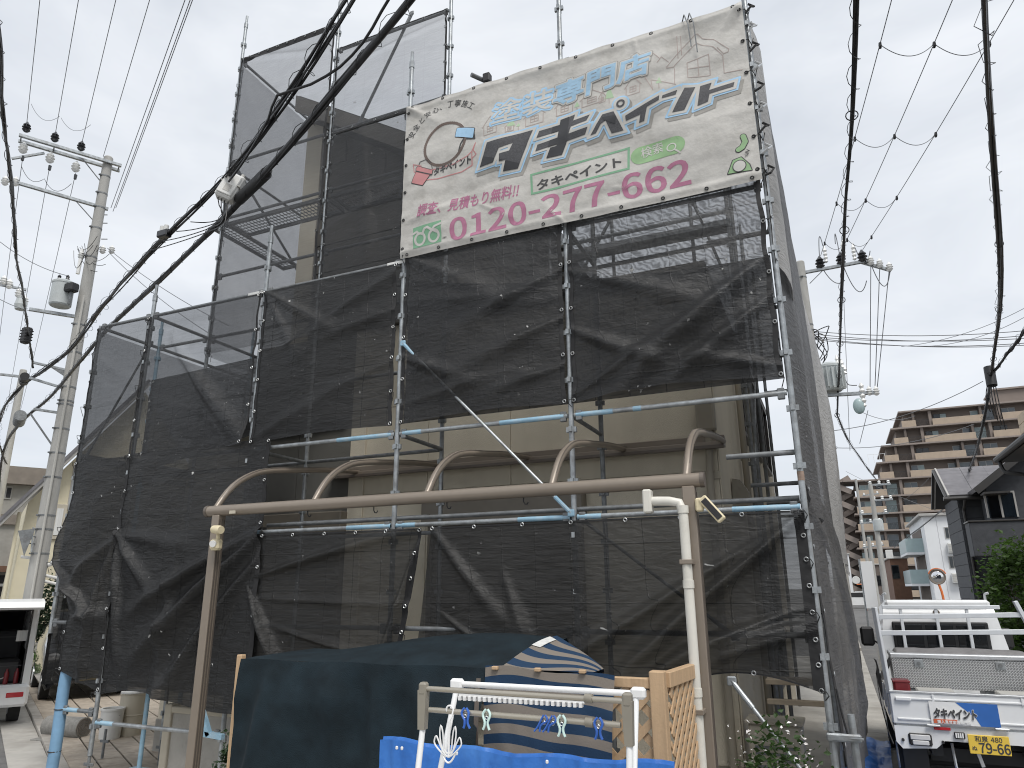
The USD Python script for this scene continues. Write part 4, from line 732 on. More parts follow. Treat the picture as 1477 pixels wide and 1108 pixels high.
def net(label, group, P, mat, hem=True, n_eye=5, sides='lr', bottom=False, out=(0, -1, 0), tear=None, name='safety_net', cat_='safety net', eyemat='eyelet'):
    if group == 'upper nets': eyemat = 'galv_dull'
    c = P.reshape(-1, 3).mean(0)
    t = Thing(name, label, cat_, loc=(c[0], c[1], P[..., 2].min()), group=group)
    t.part('mesh_fabric', grid(P), mat, smooth=True)
    o = V(*out)
    nv, nu = P.shape[:2]
    if hem:
        ms = []
        k = max(2, int(round(nu * .03)))
        if 'l' in sides: ms.append(grid(P[:, :k] + o * .004))
        if 'r' in sides: ms.append(grid(P[:, -k:] + o * .004))
        kb = max(2, int(round(nv * .025)))
        if 't' in sides: ms.append(grid(P[:kb, k:-k] + o * .004))
        if 'b' in sides: ms.append(grid(P[-kb:, k:-k] + o * .004))
        for m_ in ms: t.part('hem', m_, L['pillar_hem'])
    for s in sides:
        cnt = n_eye
        for i in range(cnt + 1):
            f = i / cnt
            iv = min(nv - 2, max(1, int(round(f * (nv - 1))))); iu = min(nu - 2, max(1, int(round(f * (nu - 1)))))
            q = {'l': P[iv, 1], 'r': P[iv, -2], 't': P[1, iu], 'b': P[-2, iu]}[s]
            t.part('eyelet', ring(q + o * .012, o, .014, .0045, 10, 4), L[eyemat])
            if s in 'lr' and rnd.random() < .5:
                dx = V(.03, 0, 0) * (1 if s == 'r' else -1)
                t.part('tie', tube([q + o * .015, q + dx + o * .04, q + dx * 1.5 + o * .02 - ZZ * .03, q + dx * .6 - ZZ * (.06 + .06 * rnd.random())], .004, 4), L['rope'])
    return t
F_ = YF - .035
OUT = (0, -1, 0)
N = []
UB = 'nets on the front of the scaffold'
# bay by bay, upper lift
P = cloth((-5.585, F_, 5.22), (-3.80, F_, 5.22), (-3.80, F_, 3.49), (-5.585, F_, 3.46), 90, 80, OUT, .05, [(0, 0, .45, .28, .05, .05), (.5, .3, 1, .06, .045, .06), (.02, .02, .3, .45, .035, .05), (.98, .62, .6, .75, .03, .05), (.1, .4, .9, .3, .03, .08), (1, .3, .5, .42, .03, .04), (0, .98, .5, .8, .03, .06)], .022, (1.6, 3.0), seed=3, scallop=.03)
net('dark net sheet in the middle bay, under the rail ending beside the banner', UB, P, L['net'], n_eye=5)
P = cloth((-3.715, F_, 5.30), (-1.995, F_, 5.30), (-1.995, F_, 3.51), (-3.715, F_, 3.49), 90, 80, OUT, .06, [(1, .28, .45, .5, .05, .06), (1, .55, .5, .72, .06, .07), (0, .62, .4, .8, .05, .06), (0, .02, .5, .3, .04, .07), (1, .8, .6, .9, .05, .05), (0, .9, .6, .82, .04, .06), (.05, .3, .8, .42, .03, .08)], .026, (1.5, 3.4), seed=9, scallop=.04)
net('dark net sheet under the left half of the printed banner', UB, P, L['net_moire'], n_eye=4)
P = cloth((-1.945, F_, 5.30), (-.2, F_, 5.34), (-.2, F_, 3.53), (-1.945, F_, 3.51), 90, 80, OUT, .07, [(0, .3, .55, .55, .05, .07), (1, .42, .3, .95, .09, .09), (1, .62, .5, .98, .06, .07), (0, .62, .4, .85, .06, .06), (0, .97, .5, .75, .05, .05), (.1, .25, .9, .2, .03, .08), (1, .95, .6, .88, .04, .05)], .026, (1.5, 3.0), seed=14, scallop=.05)
net('dark net sheet under the right half of the printed banner, at the house corner', UB, P, L['net_moire'], n_eye=4)
# a second layer behind the lower part of those two bays
P = cloth((-3.70, F_ + .09, 5.05), (-.2, F_ + .09, 4.62), (-.2, F_ + .05, 3.53), (-3.70, F_ + .05, 3.51), 80, 34, OUT, .0, [], .02, seed=21, warp=lambda P, u, v: P + ZZ * ((1 - v) * -.12 * np.sin(np.pi * u) ** .7)[..., None])
net('second dark net layer sagging behind the sheets under the banner', None, P, L['net'], hem=False, n_eye=3, sides='lr')
# left bays
P = cloth((-7.435, F_, 5.22), (-5.635, F_, 5.22), (-5.635, F_, 3.46), (-7.435, F_, 3.46), 80, 80, OUT, .05, [(.35, .28, 1, 1, .09, .1), (.3, .25, 1, .42, .03, .06), (0, .3, .4, .35, .03, .06), (.1, .1, .9, .16, .03, .09)], .02, (1.6, 2.8), seed=23)
net('upper see-through dark net sheet left of the post with the white sticker rail', UB, P, L['net_thin'], n_eye=4)
def drift(P, u, v):
    z = v ** 3
    return P + V(.0, 0, 0) + ZZ * (.05 * np.sin(np.pi * u * 2) * z)[..., None] + V(.12, -.1, 0) * (z * (u - .3))[..., None]
P = cloth((-7.44, F_, 3.50), (-5.30, F_, 3.50), (-5.28, F_ - .02, .84), (-7.44, F_ + .01, .88), 90, 110, OUT, .07, [(0, .34, .28, .55, .08, .06), (0, .33, .12, .8, .07, .05), (1, .36, .35, .62, .12, .06), (1, .38, .4, .78, .15, .08), (.95, .5, .5, .97, .12, .07), (0, .35, .45, .4, .04, .06), (.5, .45, .45, .95, .05, .06)], .03, (1.6, 2.2), seed=31, scallop=.05, warp=drift)
net('long dark net sheet with white paint spatter hanging left of the left carport post', UB, P, L['net_dense'], n_eye=6)
P = cloth((-7.37, F_ + .05, 2.6), (-5.3, F_ + .05, 2.58), (-5.28, F_ + .05, .95), (-7.36, F_ + .05, 1.0), 40, 40, OUT, .05, [], .03, seed=35)
net('second dark net layer behind the long sheet left of the carport post', None, P, L['net'], hem=False, n_eye=2)
P = cloth((-8.36, F_ + .012, 5.22), (-7.39, F_ + .012, 5.22), (-7.38, F_ + .012, 3.44), (-8.36, F_ + .012, 3.44), 44, 70, OUT, .03, [(0, .2, 1, .5, .03, .08), (0, .6, 1, .55, .03, .05)], .02, (1.6, 2.4), seed=41, scallop=.02)
net('narrow see-through net sheet at the top left corner of the front', UB, P, L['net_thin'], n_eye=5, eyemat='rope')
P = cloth((-8.36, F_ + .012, 3.48), (-7.39, F_ + .012, 3.48), (-7.38, F_ + .012, .92), (-8.0, F_ - .03, 1.12), 50, 100, OUT, .05, [(1, .36, .3, .62, .08, .06), (1, .36, .6, .9, .08, .05), (.0, .5, .5, .7, .08, .06), (.2, .75, .9, .7, .06, .06)], .035, (1.8, 2.4), seed=43, warp=lambda P, u, v: P + V(-.28, 0, 0) * (np.exp(-((v - .45) / .16) ** 2) * (1 - u))[..., None] + V(.16, -.05, 0) * (np.exp(-((v - .72) / .09) ** 2) * (1 - u))[..., None])
net('narrow dark net sheet bulging out at the lower left edge of the front', UB, P, L['net_dense'], n_eye=6)
# side of the left wing
P = cloth((-8.38, 8.4, 5.2), (-8.38, F_ + .03, 5.2), (-8.38, F_ + .03, 3.5), (-8.38, 8.4, 3.5), 60, 60, (-1, 0, 0), .05, [], .03, seed=47)
net('upper see-through net sheet on the left flank of the low scaffold', None, P, L['net_thin'], out=(-1, 0, 0), n_eye=4)
P = cloth((-8.39, 8.4, 3.6), (-8.39, F_ + .03, 3.6), (-8.36, F_ + .03, .95), (-8.36, 8.4, .95), 60, 70, (-1, 0, 0), .05, [], .03, seed=48)
net('lower dark net sheet on the left flank of the low scaffold', None, P, L['net_dense'], out=(-1, 0, 0), n_eye=5)
# tall part over the left wing
G_ = YI - .035
P = cloth((-7.38, G_, 9.74), (-5.63, G_, 9.74), (-5.63, G_, 5.0), (-7.38, G_, 5.0), 60, 150, OUT, .05, [(0, 0, .8, .08, .03, .04), (0, .05, 1, .35, .03, .12), (.1, .5, 1, .72, .04, .12)], .016, (1.4, 1.6), seed=53)
net('tall see-through net sheet on the upper left, with bare sky behind it', 'upper nets', P, L['net_veil'], n_eye=10, sides='lrt')
P = cloth((-5.57, G_, 9.27), (-3.8, G_, 9.27), (-3.8, G_, 7.86), (-5.57, G_, 7.86), 70, 60, OUT, .04, [(0, .3, 1, .12, .02, .03)], .014, (1.4, 1.8), seed=57)
net('light see-through net panel against the sky left of the banner', 'upper nets', P, L['net_veil'], n_eye=5, sides='lrtb')
P = cloth((-5.57, G_, 7.84), (-3.8, G_, 7.84), (-3.8, G_, 5.0), (-5.57, G_, 5.0), 70, 110, OUT, .05, [(.3, 0, .5, 1, .03, .1), (.7, 0, .75, 1, .03, .07), (0, .5, 1, .35, .03, .08)], .018, (2.4, 1.2), seed=59)
net('dark net sheet over the brown gable left of the banner', 'upper nets', P, L['net_thin'], n_eye=7)
P = cloth((-7.44, 10.2, 9.7), (-7.44, G_ + .05, 9.7), (-7.44, G_ + .05, 5.0), (-7.44, 10.2, 5.0), 60, 100, (-1, 0, 0), .05, [], .03, seed=61)
net('grey net sheet on the left flank of the tall scaffold', None, P, L['net_veil'], out=(-1, 0, 0), n_eye=8)
P = cloth((-7.2, 8.3, 6.3), (-6.0, 8.3, 6.3), (-6.0, 8.3, 4.3), (-7.2, 8.3, 4.3), 40, 40, OUT, .04, [], .02, seed=63)
net('small inner net sheet below the walkway of the tall scaffold', None, P, L['net'], n_eye=3)
P = cloth((-8.33, 6.6, 4.75), (-5.65, 6.6, 4.85), (-5.65, 6.6, 3.95), (-8.33, 6.6, 3.45), 60, 40, OUT, .05, [(0, .2, .6, .7, .04, .08)], .03, seed=65)
net('inner dark net sheet hung behind the see-through sheets of the left bays', None, P, L['net_dense'], n_eye=3)
# low nets behind the carport frame
P = cloth((-5.66, F_, 2.51), (-3.40, F_, 2.49), (-3.66, F_ - .02, 1.15), (-5.78, F_ + .02, 1.0), 100, 80, OUT, .03, [(.12, .32, .42, .95, .10, .05), (.12, .3, .9, .02, .07, .045), (.1, .35, .0, .9, .07, .05), (1, .02, .92, .9, .07, .05), (.2, .42, .95, .5, .03, .03), (.35, .62, .95, .85, .05, .03)], .02, (1.8, 2.4), seed=71)
NL = net('low dark net sheet with slanting right edge behind the left half of the carport', UB, P, L['net_low'], n_eye=6, sides='trl')
stage.GetPrimAtPath(NL.path)
NL.part('label', box((-5.62, F_ - .05, 2.2), (-5.59, F_ - .045, 2.42), 0), L['sticker'])
P = cloth((-3.34, F_ + .02, 2.50), (-.17, F_, 2.50), (-.17, F_, 1.24), (-3.5, F_ + .03, 1.15), 130, 90, OUT, .03, [(1, .02, .62, .8, .17, .05), (1, .02, .35, .95, .08, .05), (.0, .0, .25, .6, .05, .05), (1, .62, .72, .86, .09, .06), (1, .66, .7, .98, .08, .05), (.93, .6, .55, 1, .10, .05), (.25, .35, .36, .9, .06, .06), (.06, .55, .2, .75, .03, .02)], .022, (1.5, 2.4), seed=73,
          warp=lambda P, u, v: P + ZZ * (.13 * np.sin(np.pi * np.clip((u - .65) / .35, 0, 1)) * v ** 3)[..., None])
net('low dark net sheet with long pulled folds behind the white gutter pipe', UB, P, L['net_low'], n_eye=7, sides='trb')
# flank along the street: dark net near the corner, light net farther on
def pleat(k, am, b0):
    def f(P, u, v):
        a = b0 * np.exp(-((v - .52) / .34) ** 2) * np.clip(u * 3, 0, 1)
        tt = np.clip(u * 6, 0, 1); a = a + .07 * tt * tt * (3 - 2 * tt)
        a = a + am * (meshkit.noise(np.stack([u * k, v * 1.3 + u * 2, 0 * u], -1), 4) - .5) * 2 * np.clip(v * 3, .2, 1)
        return P + V(1, 0, 0) * a[..., None]
    return f
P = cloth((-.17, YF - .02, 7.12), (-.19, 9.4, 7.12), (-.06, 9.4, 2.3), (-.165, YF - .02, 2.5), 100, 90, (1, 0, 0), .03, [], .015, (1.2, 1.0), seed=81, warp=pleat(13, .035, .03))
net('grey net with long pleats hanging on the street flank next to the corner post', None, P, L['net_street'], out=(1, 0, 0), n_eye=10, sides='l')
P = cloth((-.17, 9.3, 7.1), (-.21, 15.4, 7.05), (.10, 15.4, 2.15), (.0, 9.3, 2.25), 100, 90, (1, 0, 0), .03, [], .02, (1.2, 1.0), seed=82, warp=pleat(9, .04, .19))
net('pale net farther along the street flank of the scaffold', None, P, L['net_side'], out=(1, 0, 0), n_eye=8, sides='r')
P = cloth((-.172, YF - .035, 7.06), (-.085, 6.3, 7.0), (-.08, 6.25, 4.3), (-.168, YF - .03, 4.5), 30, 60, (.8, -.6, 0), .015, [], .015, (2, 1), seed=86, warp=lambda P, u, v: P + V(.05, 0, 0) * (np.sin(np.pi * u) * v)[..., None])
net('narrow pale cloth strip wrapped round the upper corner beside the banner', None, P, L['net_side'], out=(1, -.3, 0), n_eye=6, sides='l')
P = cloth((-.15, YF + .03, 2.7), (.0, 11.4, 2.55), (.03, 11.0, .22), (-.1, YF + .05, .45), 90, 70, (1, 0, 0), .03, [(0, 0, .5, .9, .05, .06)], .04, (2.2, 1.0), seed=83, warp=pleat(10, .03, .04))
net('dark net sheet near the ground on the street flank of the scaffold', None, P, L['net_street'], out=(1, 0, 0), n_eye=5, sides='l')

# ------------------------------------------------ the printed banner
YN = YF - .075
def glyph(ch, bold=0.0, w=None):
    adv, s = GL[ch]; ps = []
    for p in s.split(';'):
        rings = [np.array(list(map(int, r.split())), float).reshape(-1, 2) / 100 for r in p.split('|')]
        ps.append(Polygon(rings[0], rings[1:]).buffer(0))
    g = shapely.union_all(ps)
    return (g.buffer(bold, join_style=2) if bold else g), adv / 100
def word(text, p0, p1, height, bold=0.0, shear=0.0, adv=None, scale_x=None):
    """text from p0 to p1 (in the plane), capitals height high; one shapely geometry"""
    gs, x = [], 0.0
    for ch in text:
        if ch == ' ': x += .4; continue
        g, a = glyph(ch, bold)
        gs.append(affinity.translate(g, x, 0)); x += (adv or a)
    g = shapely.union_all(gs)
    p0, p1 = np.array(p0, float), np.array(p1, float)
    d = p1 - p0; ln = np.hypot(*d); d /= ln
    sx = ln / x
    n = np.array([-d[1], d[0]])
    A = np.array([[d[0] * sx, (n[0] + shear * d[0]) * height], [d[1] * sx, (n[1] + shear * d[1]) * height]])
    return affinity.affine_transform(g, [A[0, 0], A[0, 1], A[1, 0], A[1, 1], p0[0], p0[1]])
def xz(u, v):
    p = at(u, v, y=YN); return (p[0], p[2])
def pts(z, s, ox, oy): return [xz(ox + a / s, oy + b / s) for a, b in z]
BX0, BX1, BZ0, BZ1 = -3.755, -.185, 5.245, 7.085
def bsurf(X, Z):
    X, Z = np.asarray(X, float), np.asarray(Z, float)
    u, w = (X - BX0) / (BX1 - BX0), (Z - BZ0) / (BZ1 - BZ0)
    e = np.clip(np.minimum(np.minimum(u, 1 - u) * 8, np.minimum(w, 1 - w) * 5), 0, 1)
    d = .022 * np.sin(np.pi * np.clip(u, 0, 1) * 2) ** 2 * np.sin(np.pi * np.clip(w, 0, 1))
    P3 = np.stack([X * 1.7, Z * 2.2, 0 * X], -1)
    d = d + .06 * (meshkit.fbm(P3, 2, 5) - .5) * (.25 + .75 * e)
    P4 = np.stack([X * 2.0 + Z * 1.2, Z * 5.5 - X * 1.0, 0 * X + 3], -1)
    d = d + .034 * (meshkit.fbm(P4, 2, 11) - .5)
    # pulled folds at the corners
    for cx, cz, dx, dz, am, wd in ((BX0, BZ1, .45, -.35, .03, .04), (BX1, BZ1, -.35, -.42, .035, .05), (BX0, BZ0 + .02, .3, .3, .012, .04), (BX0, BZ0 + .38, 1.3, .25, .012, .03), (BX0 + .9, BZ0 + .42, .5, -.32, .010, .025), (-1.95, BZ0, -.25, .3, .014, .03), (-1.2, 7.08, .06, -.4, .01, .02), (-1.5, 5.5, .5, -.1, .012, .03)):
        LL = math.hypot(dx, dz); s = ((X - cx) * dx + (Z - cz) * dz) / LL ** 2; q = ((X - cx) * dz - (Z - cz) * dx) / LL
        d = d + am * np.exp(-(q / (wd * (.5 + np.clip(s, 0, 1.2)))) ** 2) * np.clip(1.15 - s, 0, 1) * np.clip(s * 6 + .3, 0, 1)
    # a roll where the lower and upper hems are laced
    d = d + .012 * np.exp(-((Z - BZ0 - .06) / .03) ** 2) + .01 * np.exp(-((Z - BZ1 + .06) / .03) ** 2)
    edge = -.012 * np.sin(np.pi * ((X - BX0) / .45)) ** 2 * np.exp(-((Z - BZ1) / .05) ** 2)
    return YN - d, edge
mk('banner', (0.515, 0.5, 0.468), 0.62, var=0.08, scale=6, bump=0.6, bscale=16, dirt=(0.29, 0.272, 0.24), dscale=3.2, damt=0.6, trans=0.12)
mk('pr_blue', (0.30, 0.46, 0.60), 0.6, var=0.1, scale=30); mk('pr_halo', (0.33, 0.52, 0.70), 0.6, var=0.08, scale=20); mk('pr_white', (0.5, 0.49, 0.46), 0.6, var=0.05, scale=10)
mk('pr_dark', (0.06, 0.06, 0.065), 0.6, var=0.35, scale=60); mk('pr_shade', (0.28, 0.268, 0.245), 0.65, var=0.15, scale=8); mk('pr_pink', (0.37, 0.145, 0.23), 0.6, var=0.12, scale=20)
mk('pr_green', (0.17, 0.345, 0.215), 0.6, var=0.1, scale=20); mk('pr_green2', (0.24, 0.39, 0.2), 0.6, var=0.12, scale=8); mk('pr_red', (0.46, 0.2, 0.2), 0.6); mk('pr_line', (0.36, 0.30, 0.275), 0.6); mk('pr_pale', (0.36, 0.49, 0.32), 0.6, var=0.1)
mk('pr_brown', (0.13, 0.095, 0.08), 0.6); mk('pr_black', (0.05, 0.05, 0.05), 0.6, var=.2, scale=40); mk('pr_deep', (0.03, 0.031, 0.035), 0.6)
bn = Thing('banner', 'cream printed banner with blue and pink Japanese lettering and a phone number', 'banner', loc=(-1.95, YN, BZ0))
gx, gz = np.meshgrid(np.linspace(BX0, BX1, 190), np.linspace(BZ1, BZ0, 100))
gy, ed = bsurf(gx, gz)
fab = bn.part('fabric', grid(np.stack([gx, gy, gz + ed], -1)), L['banner'], smooth=True)
kk = .022
for lo in (0, 1):
    pass
def printed(name, geom, mat, off, label=None):
    ms = []
    for q in getattr(geom, 'geoms', [geom]):
        if q.geom_type != 'Polygon' or q.area < 1e-6: continue
        v, f = trimesh.creation.triangulate_polygon(q, engine='earcut')
        v3 = np.c_[v, np.zeros(len(v))]
        v3, f = trimesh.remesh.subdivide_to_size(v3, f, .07, max_iter=8)
        n = np.cross(v3[f[:, 1]] - v3[f[:, 0]], v3[f[:, 2]] - v3[f[:, 0]])[:, 2]
        f[n < 0] = f[n < 0][:, ::-1]
        y, e = bsurf(v3[:, 0], v3[:, 1])
        ms.append(trimesh.Trimesh(np.c_[v3[:, 0], y - off, v3[:, 1] + e], f, process=False))
    m = cat(ms); m.merge_vertices()
    return bn.part(name, m, mat, smooth=True, label=label)
O1, O2, O3, O4 = .0025, .005, .0075, .010
def lines(ls, w): return shapely.union_all([LineString(l).buffer(w / 2, cap_style=1) for l in ls])
# headline
h0, h1 = np.array(xz(709, 182)), np.array(xz(939, 104))
hm = h0 + (h1 - h0) * .4
ab = word('塗装', h0, hm, .275, bold=.012, shear=.18); ac_ = word('専門店', hm, h1, .275, bold=.030, shear=.18)
printed('headline_outline', ab.buffer(.020), L['pr_halo'], O1, 'pale blue outline of the first two headline characters')
printed('headline', ab, L['pr_white'], O2, 'two white characters outlined in pale blue')
printed('headline_outline', ac_.buffer(.022), L['pr_shade'], O1); printed('headline_gap', ac_.buffer(.014), L['pr_white'], O2)
printed('headline', ac_, L['pr_blue'], O3, 'three pale blue characters')
# logotype
Z1 = (7.385, 580, 120); Z2 = (5.275, 680, 60); Z3 = (6.714, 880, 10)
parts = [Polygon(pts([(925, 660), (1400, 508), (1238, 915), (1083, 950), (1118, 835), (1050, 855), (1052, 775), (1155, 740), (1195, 655), (1050, 715), (985, 865), (840, 912)], *Z1)),
         Polygon(pts([(520, 688), (905, 562), (880, 612), (500, 742)], *Z2)), Polygon(pts([(505, 790), (890, 660), (868, 715), (490, 842)], *Z2)), Polygon(pts([(680, 600), (790, 557), (722, 780), (690, 862), (572, 892), (605, 815), (650, 800)], *Z2)),
         Polygon(pts([(908, 722), (1002, 568), (1088, 546), (1160, 682), (1070, 705), (1028, 615), (990, 640), (950, 705)], *Z2)),
         Polygon(pts([(155, 1075), (485, 880), (480, 925), (365, 990), (335, 1115), (285, 1135), (300, 1060), (160, 1120)], *Z3)), Polygon(pts([(515, 880), (655, 820), (640, 865), (508, 908)], *Z3)),
         Polygon(pts([(725, 795), (828, 785), (722, 1010), (605, 1035)], *Z3)), Polygon(pts([(875, 775), (985, 740), (960, 815), (1205, 730), (1195, 775), (965, 850), (950, 925), (848, 970)], *Z3))]
c0 = Point(*pts([(1142, 488)], *Z2)[0])
maru = c0.buffer(.042).difference(c0.buffer(.022))
lg = shapely.union_all([p.buffer(0) for p in parts] + [maru])
full = shapely.union_all([lg.buffer(.046, join_style=2, mitre_limit=1.6), c0.buffer(.075)])
printed('logotype_shade', affinity.translate(full.buffer(.002), .02, -.04), L['pr_shade'], O1, 'grey printed drop shadow of the logotype')
printed('logotype_outline', full, L['pr_halo'], O2, 'pale blue outline of the logotype')
printed('logotype_gap', shapely.union_all([lg.buffer(.028, join_style=2, mitre_limit=1.6), c0.buffer(.058)]), L['pr_white'], O3)
printed('logotype', lg, L['pr_dark'], O4, 'bold slanted black katakana logotype')
low = Polygon(pts([(800, 790), (1300, 870), (1300, 1000), (800, 1000)], *Z1)).union(Polygon(pts([(640, 560), (745, 560), (730, 780), (700, 900), (560, 900), (600, 760)], *Z2))).union(Polygon(pts([(1000, 590), (1110, 575), (1100, 640), (1010, 610)], *Z2)))
for q_ in getattr(lg.intersection(low), 'geoms', [lg.intersection(low)]): printed('logotype_facet', q_, L['pr_deep'], O4 + .0025)
# search box and pill
fr = Polygon([xz(767, 253), xz(906, 213.5), xz(906.5, 243.5), xz(768.5, 280)])
printed('search_box', fr.buffer(.014, join_style=2).difference(fr.buffer(-.008)), L['pr_green'], O1)
printed('search_word', word('タキペイント', xz(774, 275), xz(900, 238), .125, bold=.03), L['pr_black'], O1, 'black katakana in the green box')
a, b = xz(924, 224), xz(974, 211)
printed('search_pill', LineString([a, b]).buffer(.092), L['pr_green2'], O1, 'green search button')
printed('pill_word', word('検索', xz(925, 228), xz(958, 218), .12, bold=.008), L['pr_white'], O2)
mg = xz(969, 214)
printed('magnifier', shapely.union_all([Point(mg).buffer(.045).difference(Point(mg).buffer(.034)), LineString([(mg[0] + .03, mg[1] - .035), (mg[0] + .075, mg[1] - .08)]).buffer(.008)]), L['pr_white'], O2)
# phone number
printed('phone_number', word('0120-277-662', xz(648.5, 349), xz(1000, 263.5), .32, bold=.022), L['pr_pink'], O1, 'large pink phone number 0120-277-662')
printed('offer_line', word('調査、見積もり無料!!', xz(603, 314), xz(749, 283), .155, bold=.022, shear=.12), L['pr_pink'], O1, 'pink line above the phone number')
# freephone emblem
q = [xz(597, 330.5), xz(638, 319), xz(638, 350), xz(597, 360)]
printed('freephone_emblem', Polygon(q), L['pr_green'], O1, 'green square with two white looping lines')
q0 = np.array(q[3]); ex_ = (np.array(q[2]) - q0); ey_ = (np.array(q[0]) - q0)
def eq(u, v): return tuple(q0 + ex_ * u + ey_ * v)
loop = []
for cx, s in ((.25, 1), (.74, -1)):
    th = np.linspace(0, 2 * np.pi, 30)
    loop.append([eq(cx + .17 * np.cos(t), .38 + .27 * np.sin(t)) for t in th])
loop.append([eq(u, .70 + .16 * math.sin((u) * math.pi) - .0) for u in np.linspace(.0, .14, 5)] + [eq(.22, .64)])
loop.append([eq(.34, .60), eq(.42, .82), eq(.52, .86), eq(.64, .72), eq(.86, .52)]); loop.append([eq(.66, .6), eq(.78, .8), eq(.99, .86)])
printed('emblem_loops', lines(loop, .026), L['pr_white'], O2)
rp = xz(642.5, 345.5)
printed('registered_mark', word('®', (rp[0] - .02, rp[1] - .02), (rp[0] + .03, rp[1] - .01), .05), L['pr_black'], O1)
# badge ribbon, bucket, roller and curved motto at the left
sp = 7.385
rb = Polygon(pts([(270, 930), (400, 910), (560, 870), (700, 790), (755, 740), (752, 880), (640, 950), (500, 990), (380, 1025), (270, 1035)], *Z1))
rb2 = Polygon(pts([(755, 740), (795, 650), (770, 730), (800, 770), (752, 815)], *Z1)); rb3 = Polygon(pts([(120, 870), (200, 880), (160, 940), (130, 950)], *Z1))
printed('ribbon', shapely.union_all([rb.buffer(.006).difference(rb.buffer(-.006)), rb2.buffer(.005).difference(rb2.buffer(-.005)), rb3.buffer(.005).difference(rb3.buffer(-.004))]), L['pr_red'], O1, 'red outlined ribbon')
printed('ribbon_word', word('タキペイント', xz(580 + 335 / sp, 120 + 985 / sp), xz(580 + 750 / sp, 120 + 850 / sp), .1, bold=.05, shear=.1), L['pr_black'], O1)
bk = Polygon(pts([(165, 905), (320, 945), (225, 1095), (108, 1068)], *Z1)); rim = Polygon(pts([(150, 905), (170, 885), (325, 930), (318, 975), (148, 940)], *Z1))
printed('paint_pot_outline', shapely.union_all([bk.buffer(.008), rim.buffer(.008), lines([pts([(165, 900), (190, 840), (250, 815), (310, 850), (325, 935)], *Z1)], .008)]), L['pr_black'], O1)
printed('paint_pot', shapely.union_all([bk, rim]), L['pr_red'], O2, 'red paint pot')
printed('pot_rim', lines([pts([(150, 938), (318, 978)], *Z1)], .012), L['pr_black'], O3)
ro = Polygon(pts([(600, 500), (775, 510), (760, 590), (590, 575)], *Z1)).buffer(.012)
printed('roller_frame', shapely.union_all([ro.buffer(.008), lines([pts([(780, 545), (785, 605), (670, 610), (640, 660), (620, 740)], *Z1)], .018)]), L['pr_black'], O1)
printed('roller', ro, L['pr_halo'], O2, 'blue paint roller')
cc = np.array(xz(580 + 460 / sp, 120 + 650 / sp)); R1 = np.linalg.norm(np.array(xz(580 + 300 / sp, 120 + 400 / sp)) - cc) * 1.13
ms_ = []
txt = '安全と安心、丁寧施工'
for k, ch in enumerate(txt):
    th = math.radians(151 - k * 11.2); g, _ = glyph(ch, .01)
    g = affinity.scale(affinity.translate(g, -.5, 0), .082, .088, origin=(0, 0)); g = affinity.rotate(g, math.degrees(th) - 90, origin=(0, 0))
    ms_.append(affinity.translate(g, cc[0] + R1 * math.cos(th), cc[1] + R1 * math.sin(th)))
printed('motto', shapely.union_all(ms_), L['pr_black'], O1, 'small curved motto')
disc = shapely.union_all([Point(*(cc + .25 * np.array([math.cos(t), math.sin(t)]))).buffer(.017) for t in np.linspace(0, 2 * math.pi, 72)])
printed('badge_scallops', disc, L['pr_brown'], O1, 'scalloped brown badge border')
# green telephone at the right
ph = Polygon(pts([(1255, 265), (1305, 245), (1355, 290), (1370, 325), (1225, 345), (1235, 320)], 4.22, 760, 170))
hs2 = LineString(pts([(1318, 120), (1330, 150), (1312, 185), (1290, 200)], 4.22, 760, 170)).buffer(.022)
printed('telephone_outline', shapely.union_all([ph.buffer(.009), hs2.buffer(.007)]), L['pr_black'], O1)
printed('telephone', shapely.union_all([ph, hs2]), L['pr_green2'], O2, 'green dial telephone')
dl = Point(*pts([(1295, 300)], 4.22, 760, 170)[0])
printed('dial', dl.buffer(.058).difference(dl.buffer(.05)).union(lines([pts([(1330, 240), (1350, 225), (1330, 215), (1355, 205), (1340, 200)], 4.22, 760, 170)], .007)), L['pr_black'], O3)
printed('dial_face', dl.buffer(.05), L['pr_white'], O3)
# faint line drawings of houses and trees
hl, tr = [], []
def hut(u, v, w, h):
    A = lambda a, b: xz(u + a * w, v - b * h - a * w * .3)
    hl.extend([[A(-.05, .45), A(.5, 1), A(1.05, .45)], [A(.05, .45), A(.05, 0), A(.95, 0), A(.95, .45)], [A(.3, .15), A(.3, .45), A(.7, .45), A(.7, .15), A(.3, .15)], [A(.5, .15), A(.5, .45)], [A(.3, .3), A(.7, .3)]])
for u, v, w, h in ((699, 199, 20, 26), (757, 184, 28, 28), (801, 168, 26, 26), (838, 156, 32, 22), (903, 142, 22, 26), (864, 150, 10, 16), (730, 193, 12, 14)): hut(u, v, w, h)
for u, v, h in ((738, 187, 18), (879, 147, 22), (832, 158, 12), (748, 187, 9), (951, 126, 14)):
    tr.append(Polygon([xz(u - h * .33, v - 3), xz(u, v - h), xz(u + h * .33, v - 5)])); hl.append([xz(u, v - 3), xz(u + .6, v + 4)])
